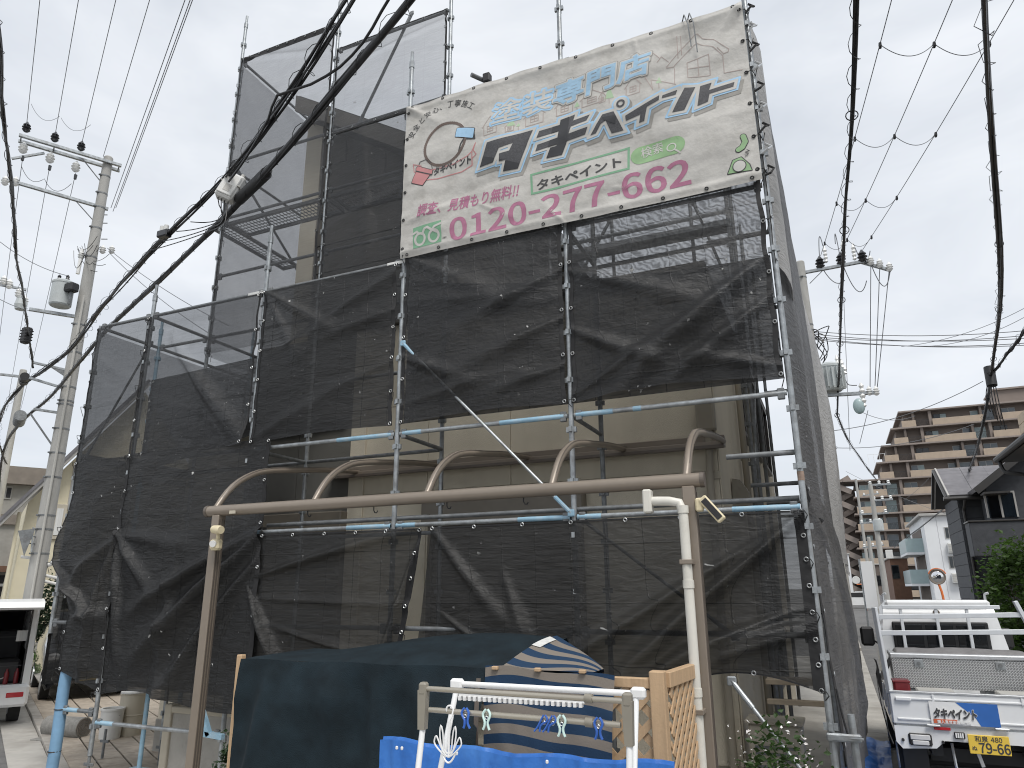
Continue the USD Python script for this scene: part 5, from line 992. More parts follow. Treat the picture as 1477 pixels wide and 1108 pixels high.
hl.extend([pts([(550, 590), (820, 260), (845, 255), (890, 300), (1000, 320), (1150, 410), (1145, 435), (1100, 455), (1040, 400)], *Z3), pts([(620, 580), (835, 345), (900, 375), (1000, 395), (1090, 470), (1105, 640), (1280, 605)], *Z3), pts([(625, 600), (630, 755)], *Z3), pts([(548, 600), (620, 585)], *Z3),
           pts([(745, 545), (955, 465), (970, 660), (755, 690), (745, 545)], *Z3), pts([(848, 505), (860, 675)], *Z3), pts([(750, 605), (965, 570)], *Z3), pts([(645, 290), (660, 505)], *Z3), pts([(680, 285), (695, 470)], *Z3), pts([(420, 460), (490, 520), (460, 555), (500, 500), (570, 545)], *Z3), pts([(345, 640), (345, 700), (420, 820), (400, 720), (480, 730), (640, 765)], *Z3)])
printed('line_drawing', lines(hl, .0075), L['pr_line'], O1 * .8, 'faint drawing of a row of houses')
printed('drawn_trees', shapely.union_all([t.buffer(0) for t in tr]), L['pr_pale'], O1 * .6)
# hem eyelets and cords
for k in range(10):
    X = BX0 + .08 + k * (BX1 - BX0 - .16) / 9
    for Z in (BZ1 - .03, BZ0 + .03):
        y, e = bsurf(X, Z)
        bn.part('eyelet', ring((X, float(y) - .006, Z + float(e)), (0, 1, 0), .014, .005, 10, 4), L['black'])
for k in range(6):
    Z = BZ0 + .1 + k * .33
    for X in (BX0 + .03, BX1 - .03):
        y, e = bsurf(X, Z); s = -1 if X < -2 else 1
        bn.part('eyelet', ring((X, float(y) - .006, Z), (0, 1, 0), .014, .005, 10, 4), L['black'])
        bn.part('lashing', tube([(X, float(y) - .01, Z), (X + s * .05, YF - .06, Z + .02), (X + s * .07, YF - .03, Z - .03), (X + s * .09, YF - .02, Z + .05)], .005, 4), L['rope'])
for X, Z, dz in ((-.66, 7.09, .34), (-.61, 7.09, .42)):
    bn.part('lashing', tube([(X, YN - .03, Z - dz), (X - .01, YN - .05, Z - .1), (X - .04, YN - .03, Z + .03), (X - .08, YF, Z + .03)], .006, 5), L['galv_dull'])
for k in range(9):
    Z = 5.3 + k * .21; s = rnd.uniform(-.03, .03)
    bn.part('lashing', tube([(BX1 + .02, YF - .05, Z), (BX1 + .07, YF - .06, Z + .03 + s), (BX1 + .1, YF - .03, Z + .06), (BX1 + .05, YF - .05, Z + .09)], .011, 5), L['eyelet'] if k % 2 else L['rope'])

# ------------------------------------------------ lattice fence with its covers
WY = 4.3
fe = Thing('lattice_fence', 'light wood lattice fence corner below the gutter pipe', 'lattice fence', loc=(-1, WY, 0))
def fpost(x, y, top, w=.075):
    p = fe.part('post', box((x - w / 2, y - w / 2, 0), (x + w / 2, y + w / 2, top), .006), L['wood'])
fpost(-1.0, WY, 1.50, .085); fpost(-4.1, WY + .02, 1.50, .05)
fe.part('rail', box((-4.07, WY - .025, 1.405), (-1.045, WY + .025, 1.46), .005), L['wood'])
fe.part('rail', box((-4.07, WY - .025, .30), (-1.045, WY + .025, .36), .005), L['wood'])
RX0, RX1 = V(-.96, WY + .0, 0), V(-.90, 5.35, 0)
# return panel running back towards the house
def lat(o, ex, w, z0, z1, pitch, sw=.034, th=.009, n=None):
    ex = V(*ex); nrm = np.cross(ex, ZZ)
    k = -int((z1 - z0) / pitch) - 1
    while k * pitch < w:
        for s in (1, -1):
            x0, x1 = k * pitch, k * pitch + (z1 - z0)
            a, b = (z0, z1)
            pa, pb = np.array([x0, a]), np.array([x1, b])
            # clip to 0..w
            t0 = max(0, (0 - pa[0]) / (pb[0] - pa[0])); t1 = min(1, (w - pa[0]) / (pb[0] - pa[0]))
            if t1 - t0 < .02: continue
            A = pa + (pb - pa) * t0; B = pa + (pb - pa) * t1
            if s < 0: A[0], B[0] = w - A[0], w - B[0]
            P0 = V(*o) + ex * A[0] + ZZ * A[1] + nrm * (.006 * s); P1 = V(*o) + ex * B[0] + ZZ * B[1] + nrm * (.006 * s)
            fe.part('slat', bar(P0, P1, th, sw, up=np.cross(nrm, (P1 - P0))), L['wood'])
        k += 1
lat((-1.62, WY, 0), (1, 0, 0), .575, .36, 1.405, .15, sw=.042)
lat((-4.08, WY, 0), (1, 0, 0), .5, .36, 1.405, .15, sw=.042)
dirn = V(.12, -.99, 0); dirn /= np.linalg.norm(dirn)
back = V(.10, .99, 0); back /= np.linalg.norm(back)
fe.part('return_rail', bar(V(-.96, WY + .03, 1.45), V(-.96, WY + .03, 1.45) + back * .72, .05, .085, ch=.005), L['wood'])
lat(V(-.955, WY + .05, 0), back, .66, .36, 1.42, .10, sw=.03)
# navy shade cloth hanging over the fence
cw = Thing('shade_cloth', 'dark navy shade cloth draped over the lattice fence and a bundle behind it', 'cloth', loc=(-2.6, WY, .5))
nu, nv = 120, 70
u, v = np.meshgrid(np.linspace(0, 1, nu), np.linspace(0, 1, nv))
X = -4.04 + u * 2.0
zt = 1.478 + .004 * np.sin(u * 17) + .006 * u
Zc = zt - v * 1.3
dy = -.045 - .05 * v ** .6 + .035 * np.sin(u * 13 + 2.5 * v + 1.5 * np.sin(u * 5)) * np.clip(v * 3, 0, 1) * 1.3 - .06 * (meshkit.fbm(np.stack([X * 3, Zc * .8, 0 * X], -1), 3, 2) - .2) * np.clip(v * 5, .1, 1) - .09 * np.exp(-((u - .40 - .12 * v) / .05) ** 2) * np.clip(1 - v * 1.1, 0, 1) * np.clip(v * 6, 0, 1) - .12 * np.exp(-((u - .98) / .12) ** 2) * np.sin(v * 5) ** 2 - .07 * np.exp(-((u - .72 - .3 * v) / .05) ** 2) * np.clip(v * 3, 0, 1) - .05 * np.exp(-((u - .16 + .1 * v) / .03) ** 2) * np.clip(v * 4, 0, 1) - .045 * np.exp(-((u - .58 - .06 * v) / .03) ** 2) * np.clip(v * 4, 0, 1)
dy -= .012 * (meshkit.fbm(np.stack([X * 9, Zc * 9, 0 * X], -1), 2, 8) - .5)
cw.part('hanging_cloth', grid(np.stack([X, WY + dy, Zc], -1)), L['navy'], smooth=True)
# its rear part rises over something round behind the fence
u, v = np.meshgrid(np.linspace(0, 1, 90), np.linspace(0, 1, 40))
X = -4.04 + u * 2.22
Hh = .014 + .15 * np.sin(np.pi * np.clip((u - .12) / 1.3, 0, 1)) ** 1.15
Yc = WY - .04 + v * 1.1
Zc = 1.475 + Hh * np.sin(np.pi * np.clip(v * .62, 0, 1)) + .012 * (meshkit.fbm(np.stack([X * 5, Yc * 5, 0 * X], -1), 3, 3) - .5) 
Zc -= np.clip(v - .75, 0, 1) * 1.2
cw.part('crown_cloth', grid(np.stack([X, Yc, Zc], -1)[:, ::-1]), L['navy'], smooth=True)
# striped awning cloth
usdkit.material(stage, '/World/Looks/stripe_look', {'g': ('geometry', {}), 's': ('separate_xyz', {}), 'm': ('math', {'math_type': 'multiply_add', 'value2': 9.4, 'value3': 0.3}), 'f': ('math', {'math_type': 'fraction'}), 'gt': ('math', {'math_type': 'greater_than', 'value2': 0.5}),
    'mx': ('mix_color', {'a': (0.018, 0.042, 0.085), 'b': (0.2, 0.175, 0.15)}), 'n': ('noise_texture', {'scale': 90.0}), 'nm': ('mix_color', {'blend_type': 'multiply', 'fac': 0.5}), 'b': ('bump', {'strength': 0.3, 'distance': 0.004}), 'p': ('principled_bsdf', {'roughness': 0.85, 'specular_ior_level': 0.2}), 'a': ('attribute', {'attribute': 'stripe'})},
    [('a.fac', 'm.value1'), ('m.value', 'f.value1'), ('f.value', 'gt.value1'), ('gt.value', 'mx.fac'), ('mx.result', 'nm.a'), ('g.position', 'n.vector'), ('n.color', 'nm.b'), ('mx.result', 'p.base_color'), ('n.fac', 'b.height'), ('b.normal', 'p.normal')], surface='p.BSDF')
def striped(t, name, P, val):
    p = t.part(name, grid(P), '/World/Looks/stripe_look', smooth=True)
    UsdGeom.PrimvarsAPI(stage.GetPrimAtPath(p)).CreatePrimvar('stripe', Sdf.ValueTypeNames.FloatArray, 'vertex').Set(Vt.FloatArray.FromNumpy(np.asarray(val, np.float32).ravel()))
st = Thing('striped_cloth', 'navy and beige striped cloth hung over the fence behind the laundry rack', 'cloth', loc=(-1.6, WY, .6))
u, v = np.meshgrid(np.linspace(0, 1, 60), np.linspace(0, 1, 60))
X = -2.05 + u * (.82 - .06 * v)
Zc = 1.50 - .03 * u - v * 1.0 + .01 * np.sin(u * 9)
dy = -.075 - .05 * v - .05 * (meshkit.fbm(np.stack([X * 4, Zc * 2, 0 * X], -1), 3, 12) - .3) * np.clip(v * 5, 0.05, 1)
striped(st, 'hanging_cloth', np.stack([X, WY + dy, Zc], -1), v * 1.0 + .02 * np.sin(u * 4) + .01)
u, v = np.meshgrid(np.linspace(0, 1, 60), np.linspace(0, 1, 40))
a = V(-1.96, WY - .02, 1.49); b = V(-1.30, WY - .02, 1.47)
X = a[0] + u * (.60) ; X = X + v * .16 * (1 - u)
Yc = WY - .07 + v * .9 * (1 - .7 * u)
Zc = 1.485 + (.155 * (1 - u) ** .8) * np.sin(np.pi * np.clip(v * .6, 0, 1)) - np.clip(v - .78, 0, 1) * 1.0
striped(st, 'crown_cloth', np.stack([X, Yc, Zc], -1)[:, ::-1], ((Zc - 1.45) * .7 + v * .38 + .03 * np.sin(u * 5))[:, ::-1])
pw_ = np.stack([X, Yc, Zc + .006], -1); st.part('white_patch', grid(pw_[16:27, 0:9][:, ::-1]), L['curtain'])
st.part('clip', [box((-2.0 + k * .14, WY - .1, 1.478), (-1.96 + k * .14, WY - .07, 1.5), .005) for k in range(0, 6, 2)], L['wood'])
# strap
sp_ = Thing('strap', 'dark webbing strap with a buckle hanging between the navy and striped cloths', 'strap', loc=(-2.0, WY - .2, .7))
sp_.part('webbing', grid(np.array([[V(-2.055 - .02 * i / 12 + w, WY - .19 - .02 * math.sin(i * .5), 1.44 - i * .075) for w in (0, .03)] for i in range(11)])[:, ::-1]), L['bronze_dark'], smooth=True)
sp_.part('buckle', box((-2.105, WY - .235, .98), (-2.04, WY - .2, 1.06), .006), L['black'])
# blue tarpaulin stretched in front
tp = Thing('blue_tarpaulin', 'bright blue tarpaulin stretched low in front of the fence', 'tarpaulin', loc=(-1.7, 3.75, 0))
u, v = np.meshgrid(np.linspace(0, 1, 120), np.linspace(0, 1, 40))
X = -2.50 + u * 1.67
Zc = 1.13 - .0 * u - v * .6 + .008 * np.sin(u * 22) - .016 * np.sin(np.pi * u)
dy = -.05 * (meshkit.fbm(np.stack([X * 5, Zc * 3, 0 * X], -1), 4, 6) - .5) - .03 * np.exp(-(((u * 9) % 1 - .5 - .3 * v) / .12) ** 2) * .35 - .04 * v
tp.part('sheet', grid(np.stack([X, 3.78 + dy, Zc], -1)), L['tarp_blue'], smooth=True)
yf = 3.78 + dy
tp.part('sheet_fold', grid(np.stack([X[:6], yf[:6] + .03 * (1 - v[:6] / v[5, 0]) + .004, Zc[:6] + .012], -1)), L['tarp_blue'], smooth=True)
for uu in (.085, .105, .31, .62): tp.part('paint_spot', box((-2.50 + uu * 1.67, 3.715, 1.10), (-2.485 + uu * 1.67, 3.727, 1.118), .004), L['sticker'])
# ------------------------------------------------ laundry rack
lr = Thing('laundry_rack', 'white and taupe tube laundry rack with pegs on its bars', 'laundry rack', loc=(-1.2, 2.85, 0))
ya, yb = 2.78, 3.02
JL, JR = -1.635, -.765
lr.part('bar', cyl((JL, ya, 1.555), (JR, ya, 1.55), .011, 10), L['steel_taupe'], smooth=40)
lr.part('bar', cyl((JL + .03, ya - .0, 1.475), (JR - .03, ya, 1.468), .011, 10), L['steel_taupe'], smooth=40)
lr.part('bar', cyl((-1.615, yb, 1.548), (-.79, yb, 1.545), .0125, 10), L['white_plastic'], smooth=40, label='white rear bar')
for x in (-1.46, -1.12): pass
comb = [box((-1.56, yb - .07, 1.508), (-.99, yb - .055, 1.52))]
for k in range(24):
    comb.append(box((-1.56 + k * .0238, yb - .075, 1.492), (-1.548 + k * .0238, yb - .05, 1.5085)))
lr.part('hanger_comb', comb, L['white_plastic'])
for x, s in ((JL, -1), (JR, 1)):
    lr.part('joint', [box((x - .018, ya - .018, 1.53), (x + .018, ya + .018, 1.58), .008), prism([(-.02, 0), (.02, 0), (.015, -.15), (-.015, -.15)], .032, (x, ya + .016, 1.55), V(1, 0, 0), ZZ)], L['taupe_plastic'])
    lr.part('rear_joint', box((x + (.0 if s < 0 else -.05), yb - .02, 1.525), (x + (.06 if s < 0 else .01), yb + .02, 1.57), .01), L['white_plastic'])
    lr.part('leg', cyl((x, ya, 1.402), (x - .01, ya - .25, .03), .0125, 10), L['white_paint'], smooth=40)
    lr.part('leg', cyl((x + .03 * (1 if s < 0 else -1), yb, 1.54), (x - .0, yb - .62, .03), .0125, 10), L['white_paint'], smooth=40)
    lr.part('foot', [cyl((x - .01, ya - .25, 0), (x - .01, ya - .25, .05), .018, 10), cyl((x, yb - .62, 0), (x, yb - .62, .05), .018, 10)], L['grey_plastic'])
for z in (1.5515, 1.469): lr.part('collar', cyl((-.93, ya, z), (-.9, ya, z), .017, 10), L['taupe_plastic'], smooth=40)
lr.part('stay', cyl((JL, ya - .2, .5), (JR, ya - .2, .5), .01, 8), L['white_paint']); lr.part('stay', cyl((JL, yb - .43, .5), (JR, yb - .43, .5), .01, 8), L['white_paint'])
def peg(x, z, mat, lab, tilt=0.0, big=False):
    s = 1.0 if big else .8
    t = Thing('clothes_peg', lab, 'clothes peg', loc=(x, ya - .014, z))
    for sg in (-1, 1):
        q = [V(x + sg * .004 * s, ya - .016, z + .018 * s), V(x + sg * .016 * s, ya - .018, z - .002), V(x + sg * .006 * s + tilt * .02, ya - .02, z - .03 * s), V(x + sg * .014 * s + tilt * .03, ya - .02, z - .055 * s)]
        t.part('jaw', tube(through(q, 9), .0048 * s, 6), mat, smooth=50)
    t.part('spring', ring((x, ya - .019, z - .012), (0, 1, 0), .006, .002, 8, 4), L['eyelet'])
peg(-1.43, 1.475, L['peg_blue'], 'blue peg leftmost on the bar, beside the white hanger', .3, True)
peg(-1.335, 1.475, L['peg_mint'], 'pale mint peg on the left half of the bar', 0, True)
peg(-1.09, 1.472, L['peg_blue'], 'blue peg near the middle of the bar, left of its twin', -1)
peg(-1.055, 1.472, L['peg_blue'], 'blue peg near the middle of the bar, next to the mint peg', -1)
peg(-1.02, 1.472, L['peg_mint'], 'pale mint peg right of the bar middle', 0, True)
peg(-.875, 1.472, L['peg_blue'], 'blue peg at the right end of the bar', 0, True)
# white octopus hanger
hx, hz = -1.505, 1.475
hg = Thing('small_hanger', 'white wire hanger with four looped arms hanging from the rack', 'hanger', loc=(hx, ya - .03, 1.2))
hk = [V(hx - .012, ya - .0, hz - .012)] + [V(hx - .0 + .022 * math.cos(t), ya - .012, hz + .004 + .022 * math.sin(t)) for t in np.linspace(math.radians(200), math.radians(-20), 10)] + [V(hx + .016, ya - .02, hz - .03), V(hx + .004, ya - .025, hz - .055)]
hsc = lambda q: V(hx, ya, hz + .012) + (np.asarray(q, float) - V(hx, ya, hz + .012)) * .72
hg.part('hook', tube(hsc(hk), .004, 6), L['white_plastic'], smooth=60)
hg.part('stem', tube(hsc([(hx + .004, ya - .025, hz - .055), (hx + .004, ya - .025, hz - .235)]), [.006, .0045], 6), L['white_plastic'])
for s, w in ((-1, .045), (1, .045), (-1, .075), (1, .075)):
    top = hz - .075 if w < .06 else hz - .13
    pp = [V(hx + .004, ya - .025, hz - .235), V(hx + s * w * .75, ya - .03, hz - .2), V(hx + s * w * 1.15, ya - .03, top - .03), V(hx + s * w * 1.0, ya - .03, top), V(hx + s * w * .75, ya - .03, top - .03), V(hx + s * w * .45, ya - .028, hz - .2), V(hx + .004, ya - .025, hz - .22)]
    hg.part('arm', tube(hsc(through(pp, 24)), .0032, 5), L['white_plastic'], smooth=60)
hg.part('foot_loop', tube(hsc(through([(hx - .04, ya - .025, hz - .21), (hx + .004, ya - .026, hz - .262), (hx + .048, ya - .025, hz - .21)], 12)), .004, 5), L['white_plastic'])
# ------------------------------------------------ plants and boxes at the corner
def leaves(c, R, n, size, seed, clump=.5, flat=.0):
    r = np.random.default_rng(seed)
    c, R = V(*c), V(*R)
    k = max(6, n // 60)
    cen = r.normal(size=(k, 3)); cen /= np.linalg.norm(cen, axis=1, keepdims=True); cen *= r.uniform(.35, 1, (k, 1)) ** .5
    p = cen[r.integers(0, k, n)] * (1 - .0) + r.normal(size=(n, 3)) * .2 * clump * 2
    p = c + p * R
    d = r.normal(size=(n, 3)); d[:, 2] = np.abs(d[:, 2]) * .4 - .1; d /= np.linalg.norm(d, axis=1, keepdims=True)
    s = np.cross(d, r.normal(size=(n, 3))); s /= np.linalg.norm(s, axis=1, keepdims=True)
    nn = np.cross(d, s)
    l = size * r.uniform(.6, 1.4, (n, 1)); w = l * .32
    v = np.stack([p, p + d * l * .5 + s * w + nn * l * .08, p + d * l - nn * l * .12, p + d * l * .5 - s * w + nn * l * .08], 1).reshape(-1, 3)
    i = np.arange(n)[:, None] * 4
    return trimesh.Trimesh(v, np.vstack([i + [0, 1, 2], i + [0, 2, 3]]), process=False)
def shrub(name, label, cat_, c, R, n, size, seed, mat, stems=5, group=None, clump=.5):
    c = V(*c)
    t = Thing(name, label, cat_, loc=(c[0], c[1], 0), group=group)
    r = random.Random(seed); ms = []
    for k in range(stems):
        a = r.uniform(0, 6.28); q = c + V(math.cos(a) * R[0] * .6, math.sin(a) * R[1] * .6, R[2] * r.uniform(-.1, .6))
        b = V(c[0] + math.cos(a) * .06, c[1] + math.sin(a) * .06, 0)
        ms.append(tube(through([b, (b + q) / 2 + V(r.uniform(-.04, .04), r.uniform(-.04, .04), .05), q], 8), np.linspace(.014, .004, 8) * max(1, R[2] * 1.5), 5))
    t.part('trunk', ms, L['bark'])
    t.part('crown', leaves(c, R, n, size, seed, clump), L[mat])
    return t
wd = shrub('weed', 'leggy flowering weed with small white blossoms at the foot of the corner scaffold', 'plant', (-.42, 5.0, .66), (.30, .2, .42), 1300, .045, 3, 'leaf', 10)
rng = np.random.default_rng(5)
wd.part('blossom', leaves((-.42, 4.97, .8), (.32, .22, .32), 150, .026, 8, .6), L['petal'])
shrub('weed', 'low weedy plant beside the left carport post', 'plant', (-4.62, 4.75, .45), (.12, .12, .4), 260, .05, 13, 'leaf_dark', 6)
ac = Thing('meter_cabinet', 'beige outdoor unit standing against the side wall behind the weeds', 'outdoor unit', loc=(-.6, 7.1, 0))
ac.part('case', box((-.87, 7.0, .06), (-.43, 7.3, .82), .02), L['wall_trim']); ac.part('lid', box((-.89, 6.98, .82), (-.41, 7.32, .85), .008), L['wall_trim'])
ac.part('grille', [box((-.82, 6.99, .18 + k * .05), (-.48, 6.999, .2 + k * .05)) for k in range(10)], L['galv_dull'])
# beige curved hose at the foot
tbh = Thing('drain_hose', 'beige flexible hose curling at the foot of the wall', 'hose', loc=(-.85, 5.6, 0))
tbh.part('hose', tube(through([(-.9, 5.4, .42), (-.86, 5.4, .34), (-.74, 5.38, .3), (-.66, 5.36, .18), (-.64, 5.34, .02)], 20), .035, 10), L['pipe_beige'], smooth=50)
# boards stored on the side scaffold
bs_ = Thing('timber_board', 'short pale timber board lying on the corner scaffold near the ground', 'board', loc=(-.45, 6.9, 1.0))
bs_.part('plank', box((-.66, 6.75, 1.17), (-.22, 7.0, 1.21), .004), L['plank_wood']); bs_.part('batten', box((-.66, 6.72, 1.02), (-.22, 6.78, 1.06), .004), L['plank_wood'])
# blue sheet on the ground
u, v = np.meshgrid(np.linspace(0, 1, 40), np.linspace(0, 1, 70))
X = -.16 + u * .50 + .05 * np.sin(v * 7) * (u - .3); Yc = 6.0 + v * 5.0
Zc = .115 - .10 * np.clip((u - .35) * 3, 0, 1) + .14 * np.clip(.3 - u, 0, 1) + .10 * (meshkit.fbm(np.stack([X * 6, Yc * 4, 0 * X], -1), 4, 9) - .25) + .02
tb2 = Thing('blue_ground_sheet', 'crumpled blue sheet spread over the kerb beside the scaffold foot', 'ground sheet', loc=(.1, 8, 0))
tb2.part('sheet', grid(np.stack([X, Yc, Zc], -1)), L['tarp_blue'], smooth=True)

# ------------------------------------------------ left: utility poles, wires, cables
def utility_pole(base, top, r0=.165, r1=.095, label=None, group=None):
    b = V(base[0], base[1], 0)
    t = Thing('utility_pole', label, 'utility pole', loc=b, group=group)
    t.part('shaft', cyl(b, V(b[0], b[1], top), r0, 18, r1), L['pole'], smooth=40)
    t.part('cap', cyl(V(b[0], b[1], top), V(b[0], b[1], top + .03), r1, 16, r1 * .8), L['pole'])
    return t
def band(t, b, z, r, parent=None):
    t.part('band', [cyl(V(b[0], b[1], z), V(b[0], b[1], z + .035), r + .006, 16), box(V(b[0] - .03, b[1] - r - .05, z), V(b[0] + .03, b[1] - r, z + .03), .004)], L['galv_dull'])
def insulator(t, p, mat, s=1.0, axis=(0, 0, 1), name='insulator'):
    return t.part(name, lathe(p, [(.012, -.06 * s), (.03 * s, -.05 * s), (.055 * s, -.02 * s), (.03 * s, 0), (.06 * s, .02 * s), (.03 * s, .045 * s), (.05 * s, .06 * s), (.02 * s, .1 * s), (.012, .12 * s)], 12, axis), L[mat], smooth=40)
PB = at(47, 862, d=14.0); PB[2] = 0
def on1(u, v): return at(u, v, pt=PB, n=E1)
def zc1(u, v): return at(u, v, pt=PB, n=V(PB[0], PB[1], 0) / np.linalg.norm(PB[:2]))
top1 = zc1(155, 228)[2]
pole1 = utility_pole(PB, top1, .175, .1, 'near concrete utility pole with a grey drum transformer, left of the house')
for v in (255, 280, 300, 330, 372, 470, 510, 560, 580, 585, 620, 655, 690, 745, 765, 800): 
    z = zc1(150 - (v - 230) * .17, v)[2]; band(pole1, PB, z, .175 - .075 * z / top1)
def arm(t, a, b, w=.07, name='crossarm'): return t.part(name, bar(a, b, w, w, ch=.006), L['galv'])
A0, A1 = on1(27, 199), on1(174, 243); off = E1 * .13
for s in (-1, 1): arm(pole1, A0 + off * s, A1 + off * s)
for f in (.02, .33, .98): q = A0 + (A1 - A0) * f; pole1.part('crossarm_bolt', cyl(q - off, q + off, .014, 6), L['galv_dull'])
for a, b in (((118, 228), (150, 268)), ((105, 285), (138, 322))): pole1.part('arm_strut', bar(on1(*a), on1(*b), .035, .012), L['galv_dull'])
B0, B1 = on1(5, 258), on1(156, 302); arm(pole1, B0, B1)
C0, C1 = on1(17, 229), on1(64, 221); arm(pole1, C0, C1, .05)
for u, v in ((38, 186), (79, 200), (117, 213)): insulator(pole1, on1(u, v), 'porcelain_black', 1.5)
for u, v in ((33, 216), (72, 230), (109, 243)):
    insulator(pole1, on1(u, v), 'porcelain', 1.6); pole1.part('cutout_cap', lathe(on1(u, v + 11), [(0, -.1), (.03, -.08), (.035, .03), (0, .05)], 10), L['porcelain_black'])
for u, v in ((7, 263), (22, 264)): insulator(pole1, on1(u, v), 'porcelain', 1.3)
tr_c = on1(86, 442)
tf = pole1.part('transformer', lathe(tr_c, [(0, 0), (.19, .0), (.215, .03), (.215, .50), (.225, .51), (.225, .55), (.15, .6), (0, .6)], 22), L['trafo'], smooth=35, label='grey drum transformer')
for a in range(3): pole1.part('bushing', lathe(tr_c + V(.1 * math.cos(a * 2.1), .1 * math.sin(a * 2.1), .58), [(.03, 0), (.045, .04), (.03, .07), (.04, .1), (.012, .14)], 10), L['porcelain_black'], parent=tf)
pole1.part('bushing_box', box(tr_c + V(.16, -.1, .28), tr_c + V(.42, .1, .48), .03), L['black'], parent=tf)
arm(pole1, on1(42, 446), on1(110, 457), .07, 'transformer_bracket'); pole1.part('hanger_bar', bar(tr_c + V(.3, 0, .0), tr_c + V(.32, 0, .5), .05, .05), L['galv_dull'])
for a, b in (((48, 523), (96, 534)), ((42, 545), (92, 560)), ((48, 590), (88, 596))): arm(pole1, on1(*a), on1(*b), .05, 'cable_bracket')
pole1.part('cable_bracket', bar(on1(44, 597), on1(77, 645), .05, .03), L['galv_dull'])
pole1.part('bracket_plate', prism([(0, 0), (.5, -.05), (.5, -.22), (.35, -.2)], .02, on1(70, 528), -E2 * -1, ZZ), L['galv_dull'])
ex = zc1(122, 365)
rng2 = random.Random(4)
for k in range(9):
    a = ex + V(rng2.uniform(-.35, .0), rng2.uniform(-.1, .1), rng2.uniform(-.1, .35)); b = ex + V(rng2.uniform(.2, .7), rng2.uniform(-.2, .2), rng2.uniform(-.5, .3))
    pole1.part('drop_wire', tube(sag(a, b, rng2.uniform(.1, .4), 10), .007, 4), L['cable'])
for u, v in ((117, 370), (148, 362), (161, 362)):
    insulator(pole1, zc1(u, v), 'porcelain', 1.2)
pole1.part('fuse_tube', cyl(zc1(112, 395), zc1(119, 360), .04, 10), L['porcelain'])
for k, v in enumerate((310, 322, 345)): pole1.part('step_bolt', cyl(zc1(146, v), zc1(155, v), .012, 6), L['galv_dull'])
conduit = [V(PB[0] + .15, PB[1] - .12, z) for z in (0, 3, 6, 8.2)]
pole1.part('conduit', tube(through(conduit, 8), .025, 8), L['grey_plastic'])
# second pole beyond
PB2 = at(2, 700, d=24.0); PB2[2] = 0
n2 = V(PB2[0], PB2[1], 0) / np.linalg.norm(PB2[:2])
def on2(u, v): return at(u, v, pt=PB2, n=n2)
pole2 = utility_pole(PB2, on2(23, 533)[2], .17, .11, 'farther concrete utility pole at the left edge, behind the cables')
arm(pole2, on2(-5, 410), on2(38, 418), .08); arm(pole2, on2(0, 540), on2(46, 545), .08)
for u, v in ((5, 407), (13, 412), (27, 425), (35, 436)): insulator(pole2, on2(u, v), 'porcelain', 2.2)
pole2.part('switch_box', lathe(on2(30, 440), [(0, -.2), (.16, -.18), (.2, 0), (.16, .22), (0, .26)], 12), L['trafo'])
# wires along the side street
def wire(label, pts, r=.008, group=None, name='overhead_wire', mat='wire', cat_='wire', n=5):
    return single(name, tube(pts, r * (.8 if mat == 'wire' else 1), n), L[mat], label, cat_, group, base=pts[0])
GW = 'high wires running along the side street over the near pole'
for k, ((u, v), lab) in enumerate((((38, 184), 'leftmost high wire rising from the near pole to the top of the view'), ((79, 198), 'second high wire from the left above the near pole'), ((117, 211), 'third high wire above the near pole, tied to the right black insulator'), ((149, 226), 'thin wire rising from the tip of the near pole'), ((160, 300), 'low wire rising close beside the near pole, leftmost of its bunch'), ((163, 305), 'low wire in the bunch beside the near pole, second'), ((167, 300), 'low wire in the bunch beside the near pole, rightmost'))):
    p = on1(u, v) if k < 4 else zc1(u, v)
    wire(lab, sag(p, p - E1 * 26 + V(0, 0, .4), .25, 30), .0085)
for k, ((u, v), lab) in enumerate((((33, 225), 'wire running away from the near pole under the left white insulator'), ((72, 238), 'wire running away from the near pole under the middle white insulator'), ((109, 250), 'wire running away from the near pole under the right white insulator'))):
    p = on1(u, v); wire(lab, sag(p, p + E1 * 22 + V(0, 0, -1.2), .8, 24), .0085)
p0, p1, p2 = [on1(u, v) for u, v in ((44, 148), (88, 165), (131, 176))]
q = lambda a, f: a
wire('slack loop of wire between the two left high wires by the near pole', sag(on1(45, 150), on1(86, 168), .25, 14), .006); wire('slack loop of wire between the two right high wires by the near pole', sag(on1(88, 170), on1(131, 180), .25, 14), .006)
wire('slack loop hanging between the white insulators of the near pole', np.vstack([sag(on1(31, 240), on1(64, 258), .2, 10), sag(on1(64, 258), on1(103, 265), .25, 10)[1:]]), .008)
for k, (a, b, lab) in enumerate((((155, 358), (330, 470), 'thin drop wire slanting from the near pole down to the left flank of the scaffold'), ((158, 365), (300, 480), 'second thin drop wire slanting from the near pole to the scaffold'), ((0, 432), (88, 452), 'thin wire crossing left of the drum transformer'), ((0, 349), (98, 398), 'thin wire running from the left edge to the transformer'))):
    wire(lab, sag(zc1(*a), at(*b, y=9.5) if k < 2 else zc1(*b), .1, 12), .009, cat_='wire')
